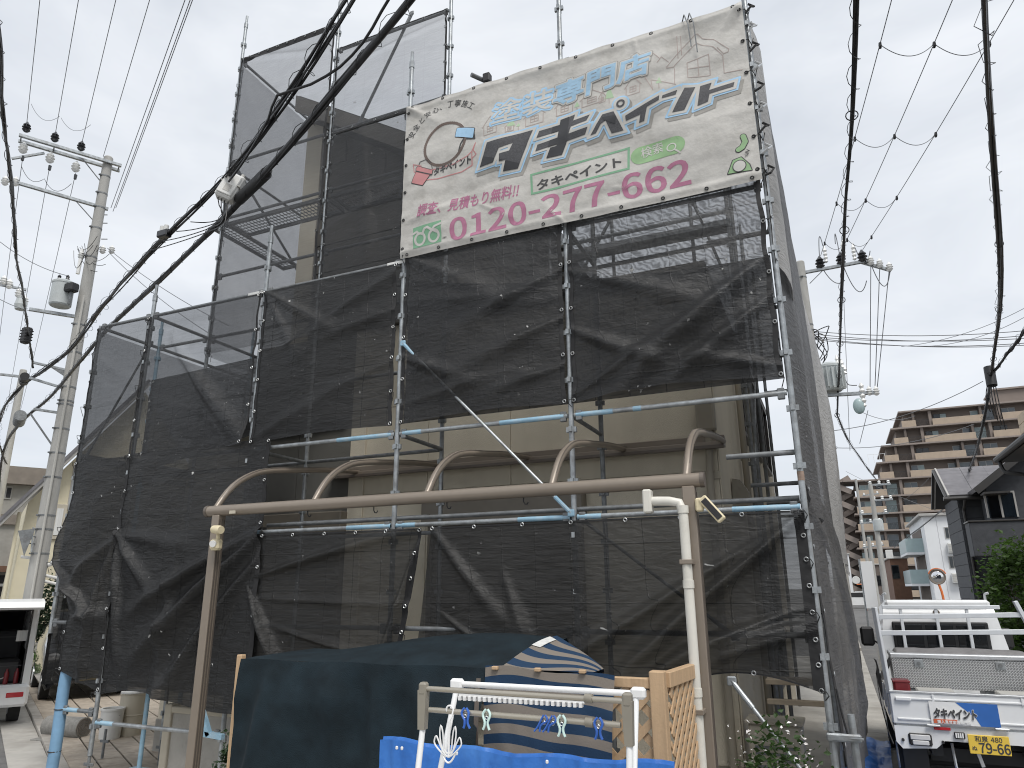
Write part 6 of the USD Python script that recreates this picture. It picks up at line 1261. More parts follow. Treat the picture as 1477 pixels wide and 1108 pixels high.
# the two heavy cable bundles that cross in front of the scaffold
def bundle(label, path, n, spread, r, seed, big=None):
    t = Thing('cable_bundle', label, 'cable', loc=path[0])
    rr = random.Random(seed); P = through(path, 90)
    tg = np.gradient(P, axis=0); tg /= np.linalg.norm(tg, axis=1, keepdims=True)
    sd = np.cross(tg, ZZ); sd /= np.linalg.norm(sd, axis=1, keepdims=True); upv = np.cross(sd, tg)
    s = np.linspace(0, 1, len(P))
    for k in range(n):
        f1, f2, ph1, ph2 = rr.uniform(2, 7), rr.uniform(2, 7), rr.uniform(0, 6.3), rr.uniform(0, 6.3)
        a = spread * rr.uniform(.4, 1) * np.sin(f1 * 2 * np.pi * s + ph1); b = spread * rr.uniform(.4, 1.2) * np.sin(f2 * 2 * np.pi * s + ph2) + rr.uniform(-spread, spread) * .4
        t.part('strand', tube(P + sd * a[:, None] + upv * b[:, None], r * rr.uniform(.7, 1.25), 7), L['cable'], smooth=50)
    if big: t.part('core', tube(P, big, 10), L['cable'], smooth=50)
    hel = P.copy(); 
    m = 700; S = np.linspace(0, 1, m); Pi = np.stack([np.interp(S, s, P[:, k]) for k in range(3)], 1); sdi = np.stack([np.interp(S, s, sd[:, k]) for k in range(3)], 1); upi = np.stack([np.interp(S, s, upv[:, k]) for k in range(3)], 1)
    L_ = np.linalg.norm(np.diff(P, axis=0), axis=1).sum(); w = S * L_ / .42 * 2 * np.pi; R = spread * 1.25 + r
    R = R * (1 + .5 * np.clip(meshkit.noise(np.stack([S * 60, 0 * S, 0 * S + seed], -1), 3) - .62, 0, 1) * 4)
    t.part('lashing_wire', tube(Pi + sdi * (R * np.cos(w))[:, None] + upi * (R * np.sin(w))[:, None], .0035, 4), L['cable'])
    return t, P
ZC = 6.35
ext = lambda p, d: p
pa = [at(u, v, z=ZC) for u, v in ((505, 0), (430, 118), (335, 245), (235, 345), (150, 440), (100, 505), (60, 536), (36, 552))]
pa = [pa[0] - E1 * 7 + V(0, 0, .15)] + pa
pa += [pa[-1] + E1 * 9 + V(0, 0, -.5)]
bundle('upper bundle of black cables slanting across the scaffold, left of the thick cable', pa, 7, .032, .0105, 3)
pb = [at(u, v, z=ZC - .25) for u, v in ((592, 0), (480, 135), (350, 285), (235, 400), (160, 470), (110, 528), (70, 575), (40, 600), (14, 630))]
pb = [pb[0] - E1 * 7 + V(0, 0, .15)] + pb + [pb[-1] + E1 * 6 + V(0, 0, -.6)]
bundle('lower, thicker bundle of black cables slanting across the scaffold to the left edge', pb, 8, .024, .011, 8, .03)
pcx = [at(u, v, z=ZC - .12) for u, v in ((560, 0), (520, 66), (480, 104), (440, 125), (405, 135), (388, 170), (350, 235), (330, 262))]
wire('single cable sagging between the two bundles in front of the upper net', through([pcx[0] - E1 * 4 + V(0, 0, .1)] + pcx, 40), .012, name='single_cable', mat='cable', cat_='cable', n=7)
pcv = [at(u, v, z=ZC + .3) for u, v in ((0, 78), (8, 200), (17, 270), (24, 370), (36, 440), (42, 490))] + [on1(48, 530)]
pcv = [pcv[0] + (pcv[0] - pcv[1]) * 2.0] + pcv
bundle('looping black cable bundle coming down the left edge to the near pole', pcv, 4, .014, .011, 15)
# boxes and closures on the cables
bxp = at(332, 272, z=ZC - .12); e1h = E1
tb = Thing('junction_box', 'off-white telecom junction box hanging between the two cable bundles', 'junction box', loc=bxp)
exb = V(.75, .5, -.35); exb /= np.linalg.norm(exb); ezb = V(.28, .28, .92); ezb -= exb * ezb.dot(exb); ezb /= np.linalg.norm(ezb); eyb = np.cross(ezb, exb)
def bb(lo, hi, ch=.0): return box(lo, hi, ch, ex=exb, ey=eyb, ez=ezb, o=bxp)
tb.part('case', bb((-.10, -.07, -.16), (.10, .07, .17), .02), L['bucket'])
tb.part('cover_panel', bb((-.085, -.085, -.13), (.085, -.068, .14), .008), L['bucket'])
tb.part('rim', bb((-.11, -.075, .02), (.11, .078, .035), .005), L['grey_plastic'])
tb.part('label', bb((-.03, -.088, -.09), (.04, -.084, .0)), L['grey_plastic'])
for k in range(4): tb.part('port', cyl(bxp + exb * (-.06 + (k % 2) * .12) + eyb * (-.03 + (k // 2) * .06) + ezb * .165, bxp + exb * (-.06 + (k % 2) * .12) + eyb * (-.03 + (k // 2) * .06) + ezb * .2, .022, 10), L['grey_plastic'])
for k in range(4): tb.part('tail_cable', tube(through([bxp - ezb * .16 + exb * (k * .04 - .06), bxp - ezb * (.3 + .05 * k) + exb * .05 * k - E1 * .1, bxp - ezb * .22 + exb * .1 + E1 * (.25 + .12 * k), at(275 - 20 * k, 320 + 14 * k, z=ZC - .15)], 16), .006, 5), L['cable'])
c1, c2 = at(384, 250, z=ZC - .22), at(345, 288, z=ZC - .24)
cl = Thing('cable_closure', 'black cylindrical splice closure on the lower cable bundle beside the junction box', 'splice closure', loc=c1)
cl.part('barrel', cyl(c1, c2, .062, 16), L['black'], smooth=40); cl.part('end_cap', cyl(c1, c1 - (c2 - c1) * .12, .05, 12, .03), L['black'])
cc2 = at(237, 338, z=ZC)
cl2 = Thing('cable_clamp', 'small grey and white cable clamp on the upper bundle', 'cable clamp', loc=cc2)
cl2.part('body', box(cc2 - V(.09, .05, .05), cc2 + V(.09, .05, .05), .015), L['porcelain_black']); cl2.part('knob', [cyl(cc2 + V(-.05 + .07 * k, 0, .05), cc2 + V(-.05 + .07 * k, 0, .12), .03, 10) for k in range(2)], L['bucket'])
cc3 = at(38, 484, z=ZC + .3)
cl3 = Thing('cable_closure', 'black box closure on the vertical cable at the left edge', 'splice closure', loc=cc3)
cl3.part('case', box(cc3 - V(.08, .07, .16), cc3 + V(.08, .07, .16), .025), L['black']); cl3.part('rib', [box(cc3 + V(-.085, -.075, -.1 + .06 * k), cc3 + V(.085, .075, -.08 + .06 * k), .004) for k in range(4)], L['black'])
cc4 = at(28, 606, z=ZC - .4)
cl4 = Thing('cable_closure', 'large grey closure on the lower cable bundle left of the near pole', 'splice closure', loc=cc4)
cl4.part('barrel', cyl(cc4 - E1 * .3 + V(0, 0, .06), cc4 + E1 * .3, .13, 14), L['galv_dull'], smooth=40); cl4.part('end_cap', cyl(cc4 + E1 * .3, cc4 + E1 * .5, .13, 12, .05), L['black'])
cc5 = at(35, 547, z=ZC)
cl5 = Thing('cable_closure', 'black closure on the upper cable bundle left of the near pole', 'splice closure', loc=cc5)
cl5.part('barrel', cyl(cc5 - E1 * .25, cc5 + E1 * .25, .09, 14), L['black'], smooth=40); cl5.part('strap', ring(cc5, E1, .095, .012), L['galv_dull'])
# back of the inverted triangle sign on the pole
ts = Thing('triangle_sign', 'grey back of an inverted triangular road sign on the near pole', 'road sign', loc=zc1(38, 790))
off_s = -n2 * .28
a, b, c = zc1(25, 767) + off_s, zc1(50, 764) + off_s, zc1(41, 799) + off_s
ts.part('plate', cat([prism([(0, 0), (np.linalg.norm(b - a), 0), (np.linalg.norm(b - a) * .62, -.52)], .012, a, (b - a) / np.linalg.norm(b - a), ZZ)]), L['galv_dull'])
ts.part('bracket', bar(zc1(47, 762) + off_s * .9, zc1(44, 797) + off_s * .9, .05, .03), L['galv']); ts.part('band', [bar(zc1(36, 772) + off_s * .8, zc1(60, 777), .02, .02), bar(zc1(36, 784) + off_s * .8, zc1(60, 786), .02, .02)], L['galv_dull'])
pr = Thing('pipe_barrier', 'white pipe barrier sticking out between the near pole and the net', 'barrier', loc=zc1(70, 830))
sd_ = lot(5.9, -.3)
for a, b in (((48, 822), (96, 806)), ((60, 829), (97, 837)), ((62, 838), (98, 846)), ((30, 803), (60, 807))):
    pr.part('pipe', cyl(zc1(*a), zc1(*b), .045 if a[1] < 825 and a[0] > 40 else .03, 10), L['bucket'], smooth=40)
pr.part('upright', cyl(zc1(97, 806), V(*zc1(97, 806)[:2], 0), .035, 10), L['bucket'])
# ------------------------------------------------ left: houses
S0 = 12.2
def onh(u, v, s=S0): return at(u, v, pt=lot(s, 0), n=E1)
def hc(p): return np.array([np.dot(p - lot(S0, 0), E2), p[2]])
ch = Thing('cream_house', 'cream house with a pale sloping eave and grey framed window behind the near pole', 'house', loc=lot(S0, 1))
e0, e1_ = hc(onh(30, 735)), hc(onh(118, 652))
tl = hc(onh(12, 865))[0]
t_r = 4.2; slope = (e1_[1] - e0[1]) / (e1_[0] - e0[0])
ztop = lambda t: e0[1] + slope * (t - e0[0])
tp_ = e0[0] + .02; tm = 2.1
wallp = [(tl - .05, 0), (t_r, 0), (t_r, ztop(tm) - (t_r - tm) * slope), (tm, ztop(tm)), (tl + .05, ztop(tl + .05))]
ch.part('gable_wall', prism(wallp, 7.0, lot(S0, 0) + E1 * 7, E2, ZZ) if np.dot(np.cross(E2, ZZ), E1) < 0 else prism(wallp, 7.0, lot(S0, 0), E2, ZZ), L['cream'])
def fr(p, q, d0, d1): return box((p[0], p[1], 0), (q[0], q[1], 1), 0)
def face(u0, v0, u1, v1, proud, mat, name, parent=None, ch_=.0, depth=None):
    a, b = hc(onh(u0, v1)), hc(onh(u1, v0))
    return ch.part(name, box((a[0], -proud, a[1]), (b[0], .02 if depth is None else depth, b[1]), ch_, ex=E2, ey=E1, ez=ZZ, o=lot(S0, 0)), L[mat], parent=parent)
# eave: a thick sloping board with a white soffit edge
for dz, w, h, proud, m, nm in ((.16, .5, .1, .42, 'roof_edge', 'verge_board'), (.26, .56, .07, .45, 'roof_grey', 'roof_edge')):
    a = lot(S0, tl - .55) + ZZ * (ztop(tl - .55) + dz); b = lot(S0, tm) + ZZ * (ztop(tm) + dz)
    ch.part(nm, bar(a - E1 * .2, b - E1 * .2, w, h), L[m])
a = lot(S0, tl - .62) + ZZ * (ztop(tl - .6) + .1)
ch.part('gutter', cyl(a - E1 * .45, a + E1 * 7, .07, 10), L['roof_edge'], smooth=40)
ch.part('downpipe', cyl(V(*(lot(S0, tl - .1) - E1 * .1)[:2], 0), lot(S0, tl - .1) - E1 * .1 + ZZ * (ztop(tl) - .2), .045, 10), L['cream'])
face(96, 668, 113, 735, .02, 'roof_edge', 'grey_panel'); 
w = face(72, 728, 98, 778, .06, 'wall_trim', 'window', ch_=.01); face(76, 734, 92, 772, .075, 'curtain', 'pane', w)
face(75, 780, 97, 858, .02, 'roof_edge', 'grey_panel'); 
w = face(80, 800, 92, 850, .05, 'wall_trim', 'window'); face(82, 803, 90, 848, .06, 'curtain', 'pane', w)
w = face(53, 720, 66, 775, .06, 'dark_frame', 'window', ch_=.01); face(55, 724, 64, 772, .075, 'glass', 'pane', w)
# older grey building beyond
S1 = 22.0
gb = Thing('old_concrete_building', 'weathered grey concrete building with a brown roof band at the left edge', 'building', loc=lot(S1, 1))
def gb_c(u, v): p = at(u, v, pt=lot(S1, 0), n=E1); return np.array([np.dot(p - lot(S1, 0), E2), p[2]])
def gface(u0, v0, u1, v1, proud, mat, name, parent=None, dep=8.0):
    a, b = gb_c(u0, v1), gb_c(u1, v0)
    return gb.part(name, box((a[0], -proud, a[1]), (b[0], dep, b[1]), 0, ex=E2, ey=E1, ez=ZZ, o=lot(S1, 0)), L[mat], parent=parent)
z0 = gb_c(0, 850)
gface(-60, 695, 95, 866, 0, 'old_render', 'wall'); gface(-62, 680, 97, 694, .35, 'old_brown', 'roof_band'); gface(-60, 746, 95, 754, .12, 'old_brown', 'sill_band')
gface(-60, 818, 95, 825, .5, 'rust_wall', 'canopy', dep=.1)
w = gface(-8, 702, 19, 719, .04, 'roof_edge', 'window', dep=.1); gface(-6, 704, 7, 718, .06, 'glass', 'pane', w, dep=.05); gface(8, 704, 17, 718, .06, 'interior', 'pane', w, dep=.05)
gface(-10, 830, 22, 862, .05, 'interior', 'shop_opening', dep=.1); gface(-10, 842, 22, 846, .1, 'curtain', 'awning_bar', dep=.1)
# ------------------------------------------------ left: plants, pot, vehicles and odds and ends
atl = lambda u, v: at(u, v, pt=lot(10.9, 0), n=E1)
shrub('shrub', 'tall loose shrub with thin leaves in front of the cream house', 'shrub', atl(72, 880), (.5, .5, .7), 1500, .10, 21, 'leaf_dark', 8, None)
shrub('shrub', 'low bright green shrub at the foot of the cream house, left of the pot', 'shrub', atl(52, 955), (.45, .45, .3), 900, .09, 22, 'leaf_fresh', 6, None)
shrub('shrub', 'dark shrub rising behind the black car beside the net', 'shrub', atl(96, 905), (.45, .45, .5), 1200, .09, 23, 'leaf_dark', 7, None)
pc = atl(66, 935); pc[2] = 0
pt_ = Thing('stone_pot', 'pale ornamental stone pot on a plinth below the shrubs', 'plant pot', loc=pc)
pt_.part('bowl', lathe(pc + V(0, 0, .35), [(0, 0), (.1, 0), (.13, .06), (.2, .14), (.24, .28), (.22, .36), (.26, .4), (.26, .44), (.2, .44), (.18, .38), (0, .38)], 18), L['terracotta'], smooth=35)
pt_.part('plinth', box(pc + V(-.17, -.17, .02), pc + V(.17, .17, .35), .02), L['terracotta'])
# open-backed white van
VO = at(38, 1012, z=.34); VO[2] = 0
vx, vy = -E2, E1                      # to the van's left, and forward
van = Thing('white_van', 'white van at the left edge with its tailgate open and dark tools inside', 'van', loc=VO)
def vb(lo, hi, c=0.0): return box(lo, hi, c, ex=vx, ey=vy, ez=ZZ, o=VO)
van.part('body', [vb((0, .02, .38), (.07, 3.35, 1.05), .02), vb((1.405, .02, .38), (1.475, 3.35, 1.05), .02), vb((.03, .03, 1.74), (1.445, 3.2, 1.83), .03), vb((.04, .05, 1.05), (.10, 3.1, 1.75), .02), vb((1.375, .05, 1.05), (1.435, 3.1, 1.75), .02), vb((.06, 2.4, .3), (1.415, 3.38, 1.0), .05)], L['white_paint'])
for x0 in (.0, 1.375): van.part('rear_pillar', prism([(0, .55), (.1, .55), (.10, 1.2), (.14, 1.74), (.055, 1.80), (.03, 1.3)] if x0 < 1 else [(0, .55), (.1, .55), (.07, 1.3), (.045, 1.8), (-.04, 1.74), (0, 1.2)], .07, VO + vx * x0 + vy * (.07 if np.dot(np.cross(vx, ZZ), vy) < 0 else 0), vx, ZZ), L['white_paint'])
bp = van.part('rear_bumper', vb((-.01, -.06, .28), (1.485, .1, .6), .04), L['white_paint'])
for x0 in (.06, 1.2): van.part('reflector', vb((x0, -.07, .42), (x0 + .22, -.055, .49), .01), L['red_lens'], parent=bp)
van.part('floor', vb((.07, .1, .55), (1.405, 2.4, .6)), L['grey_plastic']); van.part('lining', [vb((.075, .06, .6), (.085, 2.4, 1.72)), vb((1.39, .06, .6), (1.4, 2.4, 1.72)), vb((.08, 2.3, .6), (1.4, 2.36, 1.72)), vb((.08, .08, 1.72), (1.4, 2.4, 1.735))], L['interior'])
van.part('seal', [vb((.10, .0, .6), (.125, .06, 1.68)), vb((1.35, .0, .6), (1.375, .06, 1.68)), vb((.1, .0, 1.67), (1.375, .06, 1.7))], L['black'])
tgm = trimesh.Trimesh(*(lambda m: (m.vertices, m.faces))(prism([(0, 0), (-.35, .045), (-.8, .06), (-1.12, .02), (-1.16, -.06), (-1.1, -.09), (-.75, -.045), (-.3, -.05), (0, -.06)], 1.40, VO + vx * (1.44 if np.dot(np.cross(vy, ZZ), vx) < 0 else .035) + ZZ * 1.80 + vy * .05, vy, ZZ)))
tgp = van.part('tailgate', tgm, L['white_paint'], smooth=30)
van.part('rear_window', vb((.2, -.72, 1.742), (1.28, -.2, 1.75)), L['glass'], parent=tgp); van.part('gas_strut', cyl(VO + vx * .13 + vy * .02 + ZZ * 1.5, VO + vx * .13 - vy * .42 + ZZ * 1.76, .011, 8), L['black'], parent=tgp)
for x0 in (.04, 1.28):
    for y0 in (.62, 2.85):
        wv = van.part('wheel', cyl(VO + vx * x0 + vy * y0 + ZZ * .275, VO + vx * (x0 + .155) + vy * y0 + ZZ * .275, .275, 24), L['tyre'], smooth=40)
        van.part('rim', cyl(VO + vx * (x0 - .005) + vy * y0 + ZZ * .275, VO + vx * (x0 + .16) + vy * y0 + ZZ * .275, .17, 16), L['alu'], parent=wv, smooth=40)
van.part('number_plate_light', vb((.6, -.068, .5), (.86, -.058, .56), .005), L['black'])
for k, (lo, hi, m, nm, lab, ct) in enumerate((((.14, .15, .6), (.62, .7, .95), 'black', 'tool_bag', 'black tool bag on the van floor at the right', 'bag'), ((.66, .2, .6), (1.2, .8, 1.1), 'navy', 'tool_bag', 'dark crate-like bag on the van floor at the left', 'bag'), ((.16, .75, .6), (1.3, 1.3, 1.35), 'interior', 'tool_chest', 'dark tool chest deep inside the van', 'chest'))):
    c = VO + vx * (lo[0] + hi[0]) / 2 + vy * (lo[1] + hi[1]) / 2
    tt = Thing(nm, lab, ct, loc=c + ZZ * lo[2])
    tt.part('case', vb(lo, hi, .04), L[m]); tt.part('lid_seam', vb((lo[0] - .004, lo[1] - .004, hi[2] - .1), (hi[0] + .004, hi[1] + .004, hi[2] - .085), .002), L['ink']); tt.part('handle', tube(arc(VO + vx * ((lo[0] + hi[0]) / 2) + vy * (lo[1] - .01) + ZZ * (hi[2] - .2), .07, 0, 180, 9, vx, -ZZ), .01, 6), L['grey_plastic'])
for k in (0, 1): single('red_bottle', lathe(VO + vx * (.18 + .13 * k) + vy * .12 + ZZ * .6, [(0, 0), (.03, 0), (.034, .02), (.034, .15), (.015, .19), (.015, .22), (0, .22)], 12), L['red_can'], ('right one of two small red bottles in the open van', 'left one of two small red bottles in the open van')[k], 'bottle', smooth=40)
pp = Thing('paper_tag', 'white paper hanging inside the open van', 'paper', loc=VO + vx * .16 + ZZ * 1.3 + vy * .1)
pp.part('sheet', vb((.13, .085, 1.22), (.27, .095, 1.38), .003), L['curtain']); pp.part('string', cyl(VO + vx * .2 + vy * .09 + ZZ * 1.38, VO + vx * .17 + vy * .09 + ZZ * 1.7, .004, 5), L['rope'])
# black car nosing out of the forecourt
KO = at(58, 1012, z=.05); KO[2] = 0
kx, ky = E2, E1                      # across its front to the right, and back along its length
car = Thing('black_car', 'small black car parked nose out beside the net with a yellow plate', 'car', loc=KO)
secs = []  # cross sections along the length: (y, half width, z bottom, z shoulder, z top, top half width)
for y, hw, zb, zs, zt, tw in ((0, .60, .32, .60, .72, .50), (.06, .68, .25, .66, .82, .58), (.25, .73, .2, .74, .92, .62), (.7, .7375, .2, .86, 1.0, .63), (1.0, .7375, .2, .9, 1.2, .6), (1.45, .7375, .2, .92, 1.56, .55), (2.2, .7375, .2, .92, 1.62, .55), (3.0, .7375, .2, .92, 1.58, .54), (3.3, .72, .24, .9, 1.3, .56), (3.39, .66, .3, .84, 1.1, .54)):
    ring_ = [(-hw * .94, zb), (-hw, zb + .1), (-hw, (zb + zs) / 2), (-hw * .985, zs), (-tw - .02, zt - .12), (-tw + .05, zt - .02), (0, zt), (tw - .05, zt - .02), (tw + .02, zt - .12), (hw * .985, zs), (hw, (zb + zs) / 2), (hw, zb + .1), (hw * .94, zb)]
    secs.append([KO + kx * (.7375 + x) + ky * y + ZZ * z for x, z in ring_])
G = np.array(secs); bodym = grid(G[:, ::-1])
caps = []
for gg, fl in ((G[0], 0), (G[-1], 1)):
    m = trimesh.Trimesh(np.vstack([gg, gg.mean(0)]), [[i, (i + 1) % len(gg), len(gg)][:: (1 if fl else -1)] for i in range(len(gg))], process=False); caps.append(m)
car.part('body', cat([bodym] + caps), L['car_black'], smooth=40)
def kb(lo, hi, c=0.0): return box(lo, hi, c, ex=kx, ey=ky, ez=ZZ, o=KO)
for x0 in (.05, 1.16): 
    h = car.part('headlight', trimesh.Trimesh(*(lambda m: (KO + (np.array(m.vertices)[:, :1] * .15 + (.13 if x0 < 1 else 1.345)) * kx + (np.array(m.vertices)[:, 1:2] * .16 + .2) * ky + (np.array(m.vertices)[:, 2:] * .1 + .76) * ZZ, m.faces))(trimesh.creation.icosphere(subdivisions=2))), L['clear_lens'], smooth=True)
car.part('grille', kb((.3, -.012, .52), (1.18, .05, .64), .02), L['black']); car.part('grille_trim', kb((.28, -.018, .64), (1.2, .03, .66), .006), L['alu'])
car.part('fog_lamp', [cyl(KO + kx * x + ky * .06 + ZZ * .42, KO + kx * x + ky * .0 + ZZ * .42, .05, 12) for x in (.16, 1.31)], L['clear_lens'])
car.part('number_plate', kb((.57, -.03, .36), (.9, -.012, .525), .004), L['plate_yellow'])
car.part('windscreen', grid(np.array([[KO + kx * (.7375 + s * w) + ky * y + ZZ * z for s in (-1, 1)] for y, z, w in ((1.0, 1.13, .56), (1.4, 1.48, .5))])[:, ::-1]), L['glass'])
for x0 in (.0, 1.33):
    for y0 in (.62, 2.85): 
        wv = car.part('wheel', cyl(KO + kx * x0 + ky * y0 + ZZ * .27, KO + kx * (x0 + .145) + ky * y0 + ZZ * .27, .27, 22), L['tyre'], smooth=40); car.part('rim', cyl(KO + kx * (x0 - .006) + ky * y0 + ZZ * .27, KO + kx * (x0 + .15) + ky * y0 + ZZ * .27, .17, 16), L['alu'], parent=wv)
# rolled carpet, bucket, drum, low wall behind the scaffold feet
c = at(95, 1062, z=.02); c[2] = 0
cr = Thing('carpet_roll', 'rolled up grey carpet lying on the tiled forecourt', 'carpet roll', loc=c)
ax = V(.95, .1, 0); ax /= np.linalg.norm(ax)
cr.part('roll', cyl(c - ax * .34 + ZZ * .14, c + ax * .3 + ZZ * .14, .135, 20), L['carpet'], smooth=40)
th = np.linspace(0, 5 * 2 * np.pi, 90)
cr.part('spiral_end', tube([c + ax * .305 + ZZ * (.14 + (.13 - .004 * t) * math.sin(t)) + np.cross(ax, ZZ) * ((.13 - .004 * t) * math.cos(t)) for t in th], .006, 4), L['old_brown'])
cr.part('loose_end', box((-.3, -.3, 0), (.28, .02, .02), .006, ex=ax, ey=V(-ax[1], ax[0], 0), ez=ZZ, o=c), L['carpet'])
c = at(157, 1068, z=.0)
bk_ = Thing('white_bucket', 'white cylindrical paint bucket behind the scaffold feet', 'bucket', loc=c)
bk_.part('shell', lathe(c, [(0, 0.025), (.13, .025), (.145, .38), (.155, .385), (.155, .41), (.13, .41), (.12, .1), (0, .1)], 20), L['bucket'], smooth=35); bk_.part('handle', tube(arc(c + ZZ * .38, .155, 200, 340, 12, V(1, 0, 0), ZZ), .005, 5), L['galv'])
c = at(187, 1062, z=.0)
dr_ = Thing('grey_drum', 'grey round drum standing against the low wall', 'drum', loc=c)
dr_.part('shell', lathe(c, [(0, .02), (.18, .02), (.18, .28), (.19, .29), (.18, .3), (.18, .55), (.19, .56), (.17, .57), (0, .57)], 22), L['wall_trim'], smooth=35); dr_.part('lid', lathe(c + ZZ * .57, [(0, 0), (.185, 0), (.185, .02), (0, .03)], 22), L['bucket'])
lw = Thing('low_wall', 'low beige plastered wall panel with a pale frame below the long net', 'low wall', loc=(-5.9, 6.1, 0))
lw.part('panel', box((-6.62, 6.06, 0), (-5.2, 6.16, .72), .005), L['concrete']); lw.part('frame', [box((-6.72, 6.03, 0), (-6.62, 6.19, .80), .008), box((-6.62, 6.03, .72), (-5.2, 6.19, .78), .008)], L['wall_trim'])

# ------------------------------------------------ right: utility pole with transformer
RB = at(1160, 379, d=18.0); RB[2] = 0; RB[0] -= .1
def onr(u, v, dy=0.0): return at(u, v, y=RB[1] + dy)
topr = onr(1160, 378)[2]
pr_ = utility_pole(RB, topr, .18, .105, 'concrete utility pole with a ribbed transformer behind the street flank of the scaffold')
for v in (400, 470, 478, 500, 570, 610): z = onr(1170, v)[2]; band(pr_, RB, z, .18 - .075 * z / topr)
arm(pr_, onr(1151, 395), onr(1247, 377), .075); arm(pr_, onr(1243, 376) + V(0, .1, 0), onr(1286, 388) + V(0, .1, 0), .075)
pr_.part('arm_strut', bar(onr(1168, 409), onr(1186, 391), .03, .012), L['galv_dull'])
for u, v in ((1183, 382), (1213, 377), (1244, 373)): insulator(pr_, onr(u, v), 'porcelain_black', 2.0)
for u, v in ((1190, 366), (1216, 358), (1231, 362)): pr_.part('arrester', lathe(onr(u, v), [(.02, -.25), (.05, -.22), (.03, -.17), (.055, -.12), (.03, -.07), (.055, -.02), (.03, .03), (.055, .08), (.02, .16), (.01, .22)], 10), L['porcelain'], smooth=40)
for u, v in ((1256, 378), (1269, 382), (1283, 387)): insulator(pr_, onr(u, v), 'porcelain', 1.4)
tc = onr(1200, 565)
tf = pr_.part('transformer', lathe(tc, [(0, 0), (.22, 0), (.25, .04), (.25, .56), (.27, .58), (.27, .63), (.16, .7), (0, .7)], 24), L['trafo'], smooth=35, label='ribbed grey transformer')
for k in range(18):
    a = k * math.tau / 18; d = V(math.cos(a), math.sin(a), 0); pr_.part('cooling_fin', bar(tc + d * .29 + ZZ * .06, tc + d * .29 + ZZ * .54, .02, .09, up=d), L['trafo'], parent=tf)
for u, v in ((1207, 518), (1214, 524), (1218, 533)): pr_.part('bushing', lathe(onr(u, v), [(.02, -.12), (.05, -.1), (.03, -.05), (.05, 0), (.03, .05), (.015, .1)], 10), L['porcelain'], parent=tf)
arm(pr_, onr(1180, 571), onr(1267, 566), .08); pr_.part('switch', lathe(onr(1244, 570), [(.02, -.3), (.06, -.26), (.035, -.2), (.07, -.14), (.035, -.08), (.07, -.02), (.035, .04), (.07, .1), (.035, .16), (.06, .22), (.02, .3)], 12), L['porcelain'], smooth=40)
pr_.part('cover', trimesh.Trimesh(*(lambda m: (np.array(m.vertices) * V(.13, .09, .19) + onr(1239, 586), m.faces))(trimesh.creation.icosphere(subdivisions=2))), L['frost'], smooth=True)
for u, v in ((1254, 566), (1264, 566)): insulator(pr_, onr(u, v), 'porcelain', 1.3)
rr = random.Random(11)
for k in range(7):
    a = onr(1170 + rr.uniform(-4, 6), 475 + rr.uniform(-4, 12)); b = onr(1184 + rr.uniform(-6, 12), 500 + rr.uniform(-16, 22)); pr_.part('drop_wire', tube(through([a, (a + b) / 2 + V(rr.uniform(0, .3), -.1, rr.uniform(-.3, .2)), b, b + V(-.2, 0, -.3)], 14), .012, 5), L['cable'])
for (a, b, dip) in (((1187, 355), (1183, 383), -.5), ((1205, 352), (1213, 378), -.5), ((1188, 390), (1218, 404), .2), ((1215, 380), (1250, 405), .5), ((1257, 383), (1284, 388), .5), ((1231, 352), (1255, 362), .4)): pr_.part('jumper', tube(sag(onr(*a), onr(*b), dip, 14), .011, 5), L['wire'])
for u0, u1, v1 in ((1256, 1255, 560), (1269, 1262, 560), (1283, 1265, 562)): pr_.part('riser_wire', tube(sag(onr(u0, 385), onr(u1, v1), .0, 4) + V(0, 0, 0), .01, 5), L['wire'])
pr_.part('riser_wire', tube(through([onr(1216, 535), onr(1224, 555), onr(1236, 556)], 8), .012, 5), L['wire'])
# high wires toward the camera, with the slack loops between them
ends = [(1188, 358), (1231, 352), (1268, 352)]; tops = [(1277, 0), (1361, 0), (1446, 0)]
HW = []
for k, (e, t) in enumerate(zip(ends, tops)):
    a = onr(*(((1185, 380), (1214, 375), (1246, 371))[k])) + V(0, 0, .2); b = at(*t, z=a[2] + .25); m = (a + b) / 2
    b2 = b + (b - a) * .9
    P = sag(a, b2, .25, 40)
    HW.append(P); wire(['left', 'middle', 'right'][k] + 'most of three high wires rising from the ribbed transformer pole to the top edge' if k != 1 else 'middle one of three high wires rising from the ribbed transformer pole', P, .009)
for j, f in enumerate((.06, .2, .34, .49)):
    for k in (0, 1):
        a, b = HW[k][int(f * 39)], HW[k + 1][int((f + .0) * 39)]
        wire('slack loop between the %s high wires, number %s up from the transformer pole' % (('left two', 'right two')[k], ('one', 'two', 'three', 'four')[j]), sag(a, b, .22, 16), .008, None, 'slack_loop')
for j, f in enumerate((.06, .2, .34, .49)):
    for k in range(3):
        q = HW[k][int(f * 39)]; single('wire_clamp', box(q - V(.02, .04, .06), q + V(.02, .04, .02), .01), L['cable'], '%s wire clamp in row %s above the transformer pole' % (('left', 'middle', 'right')[k], ('one', 'two', 'three', 'four')[j]), 'clamp')
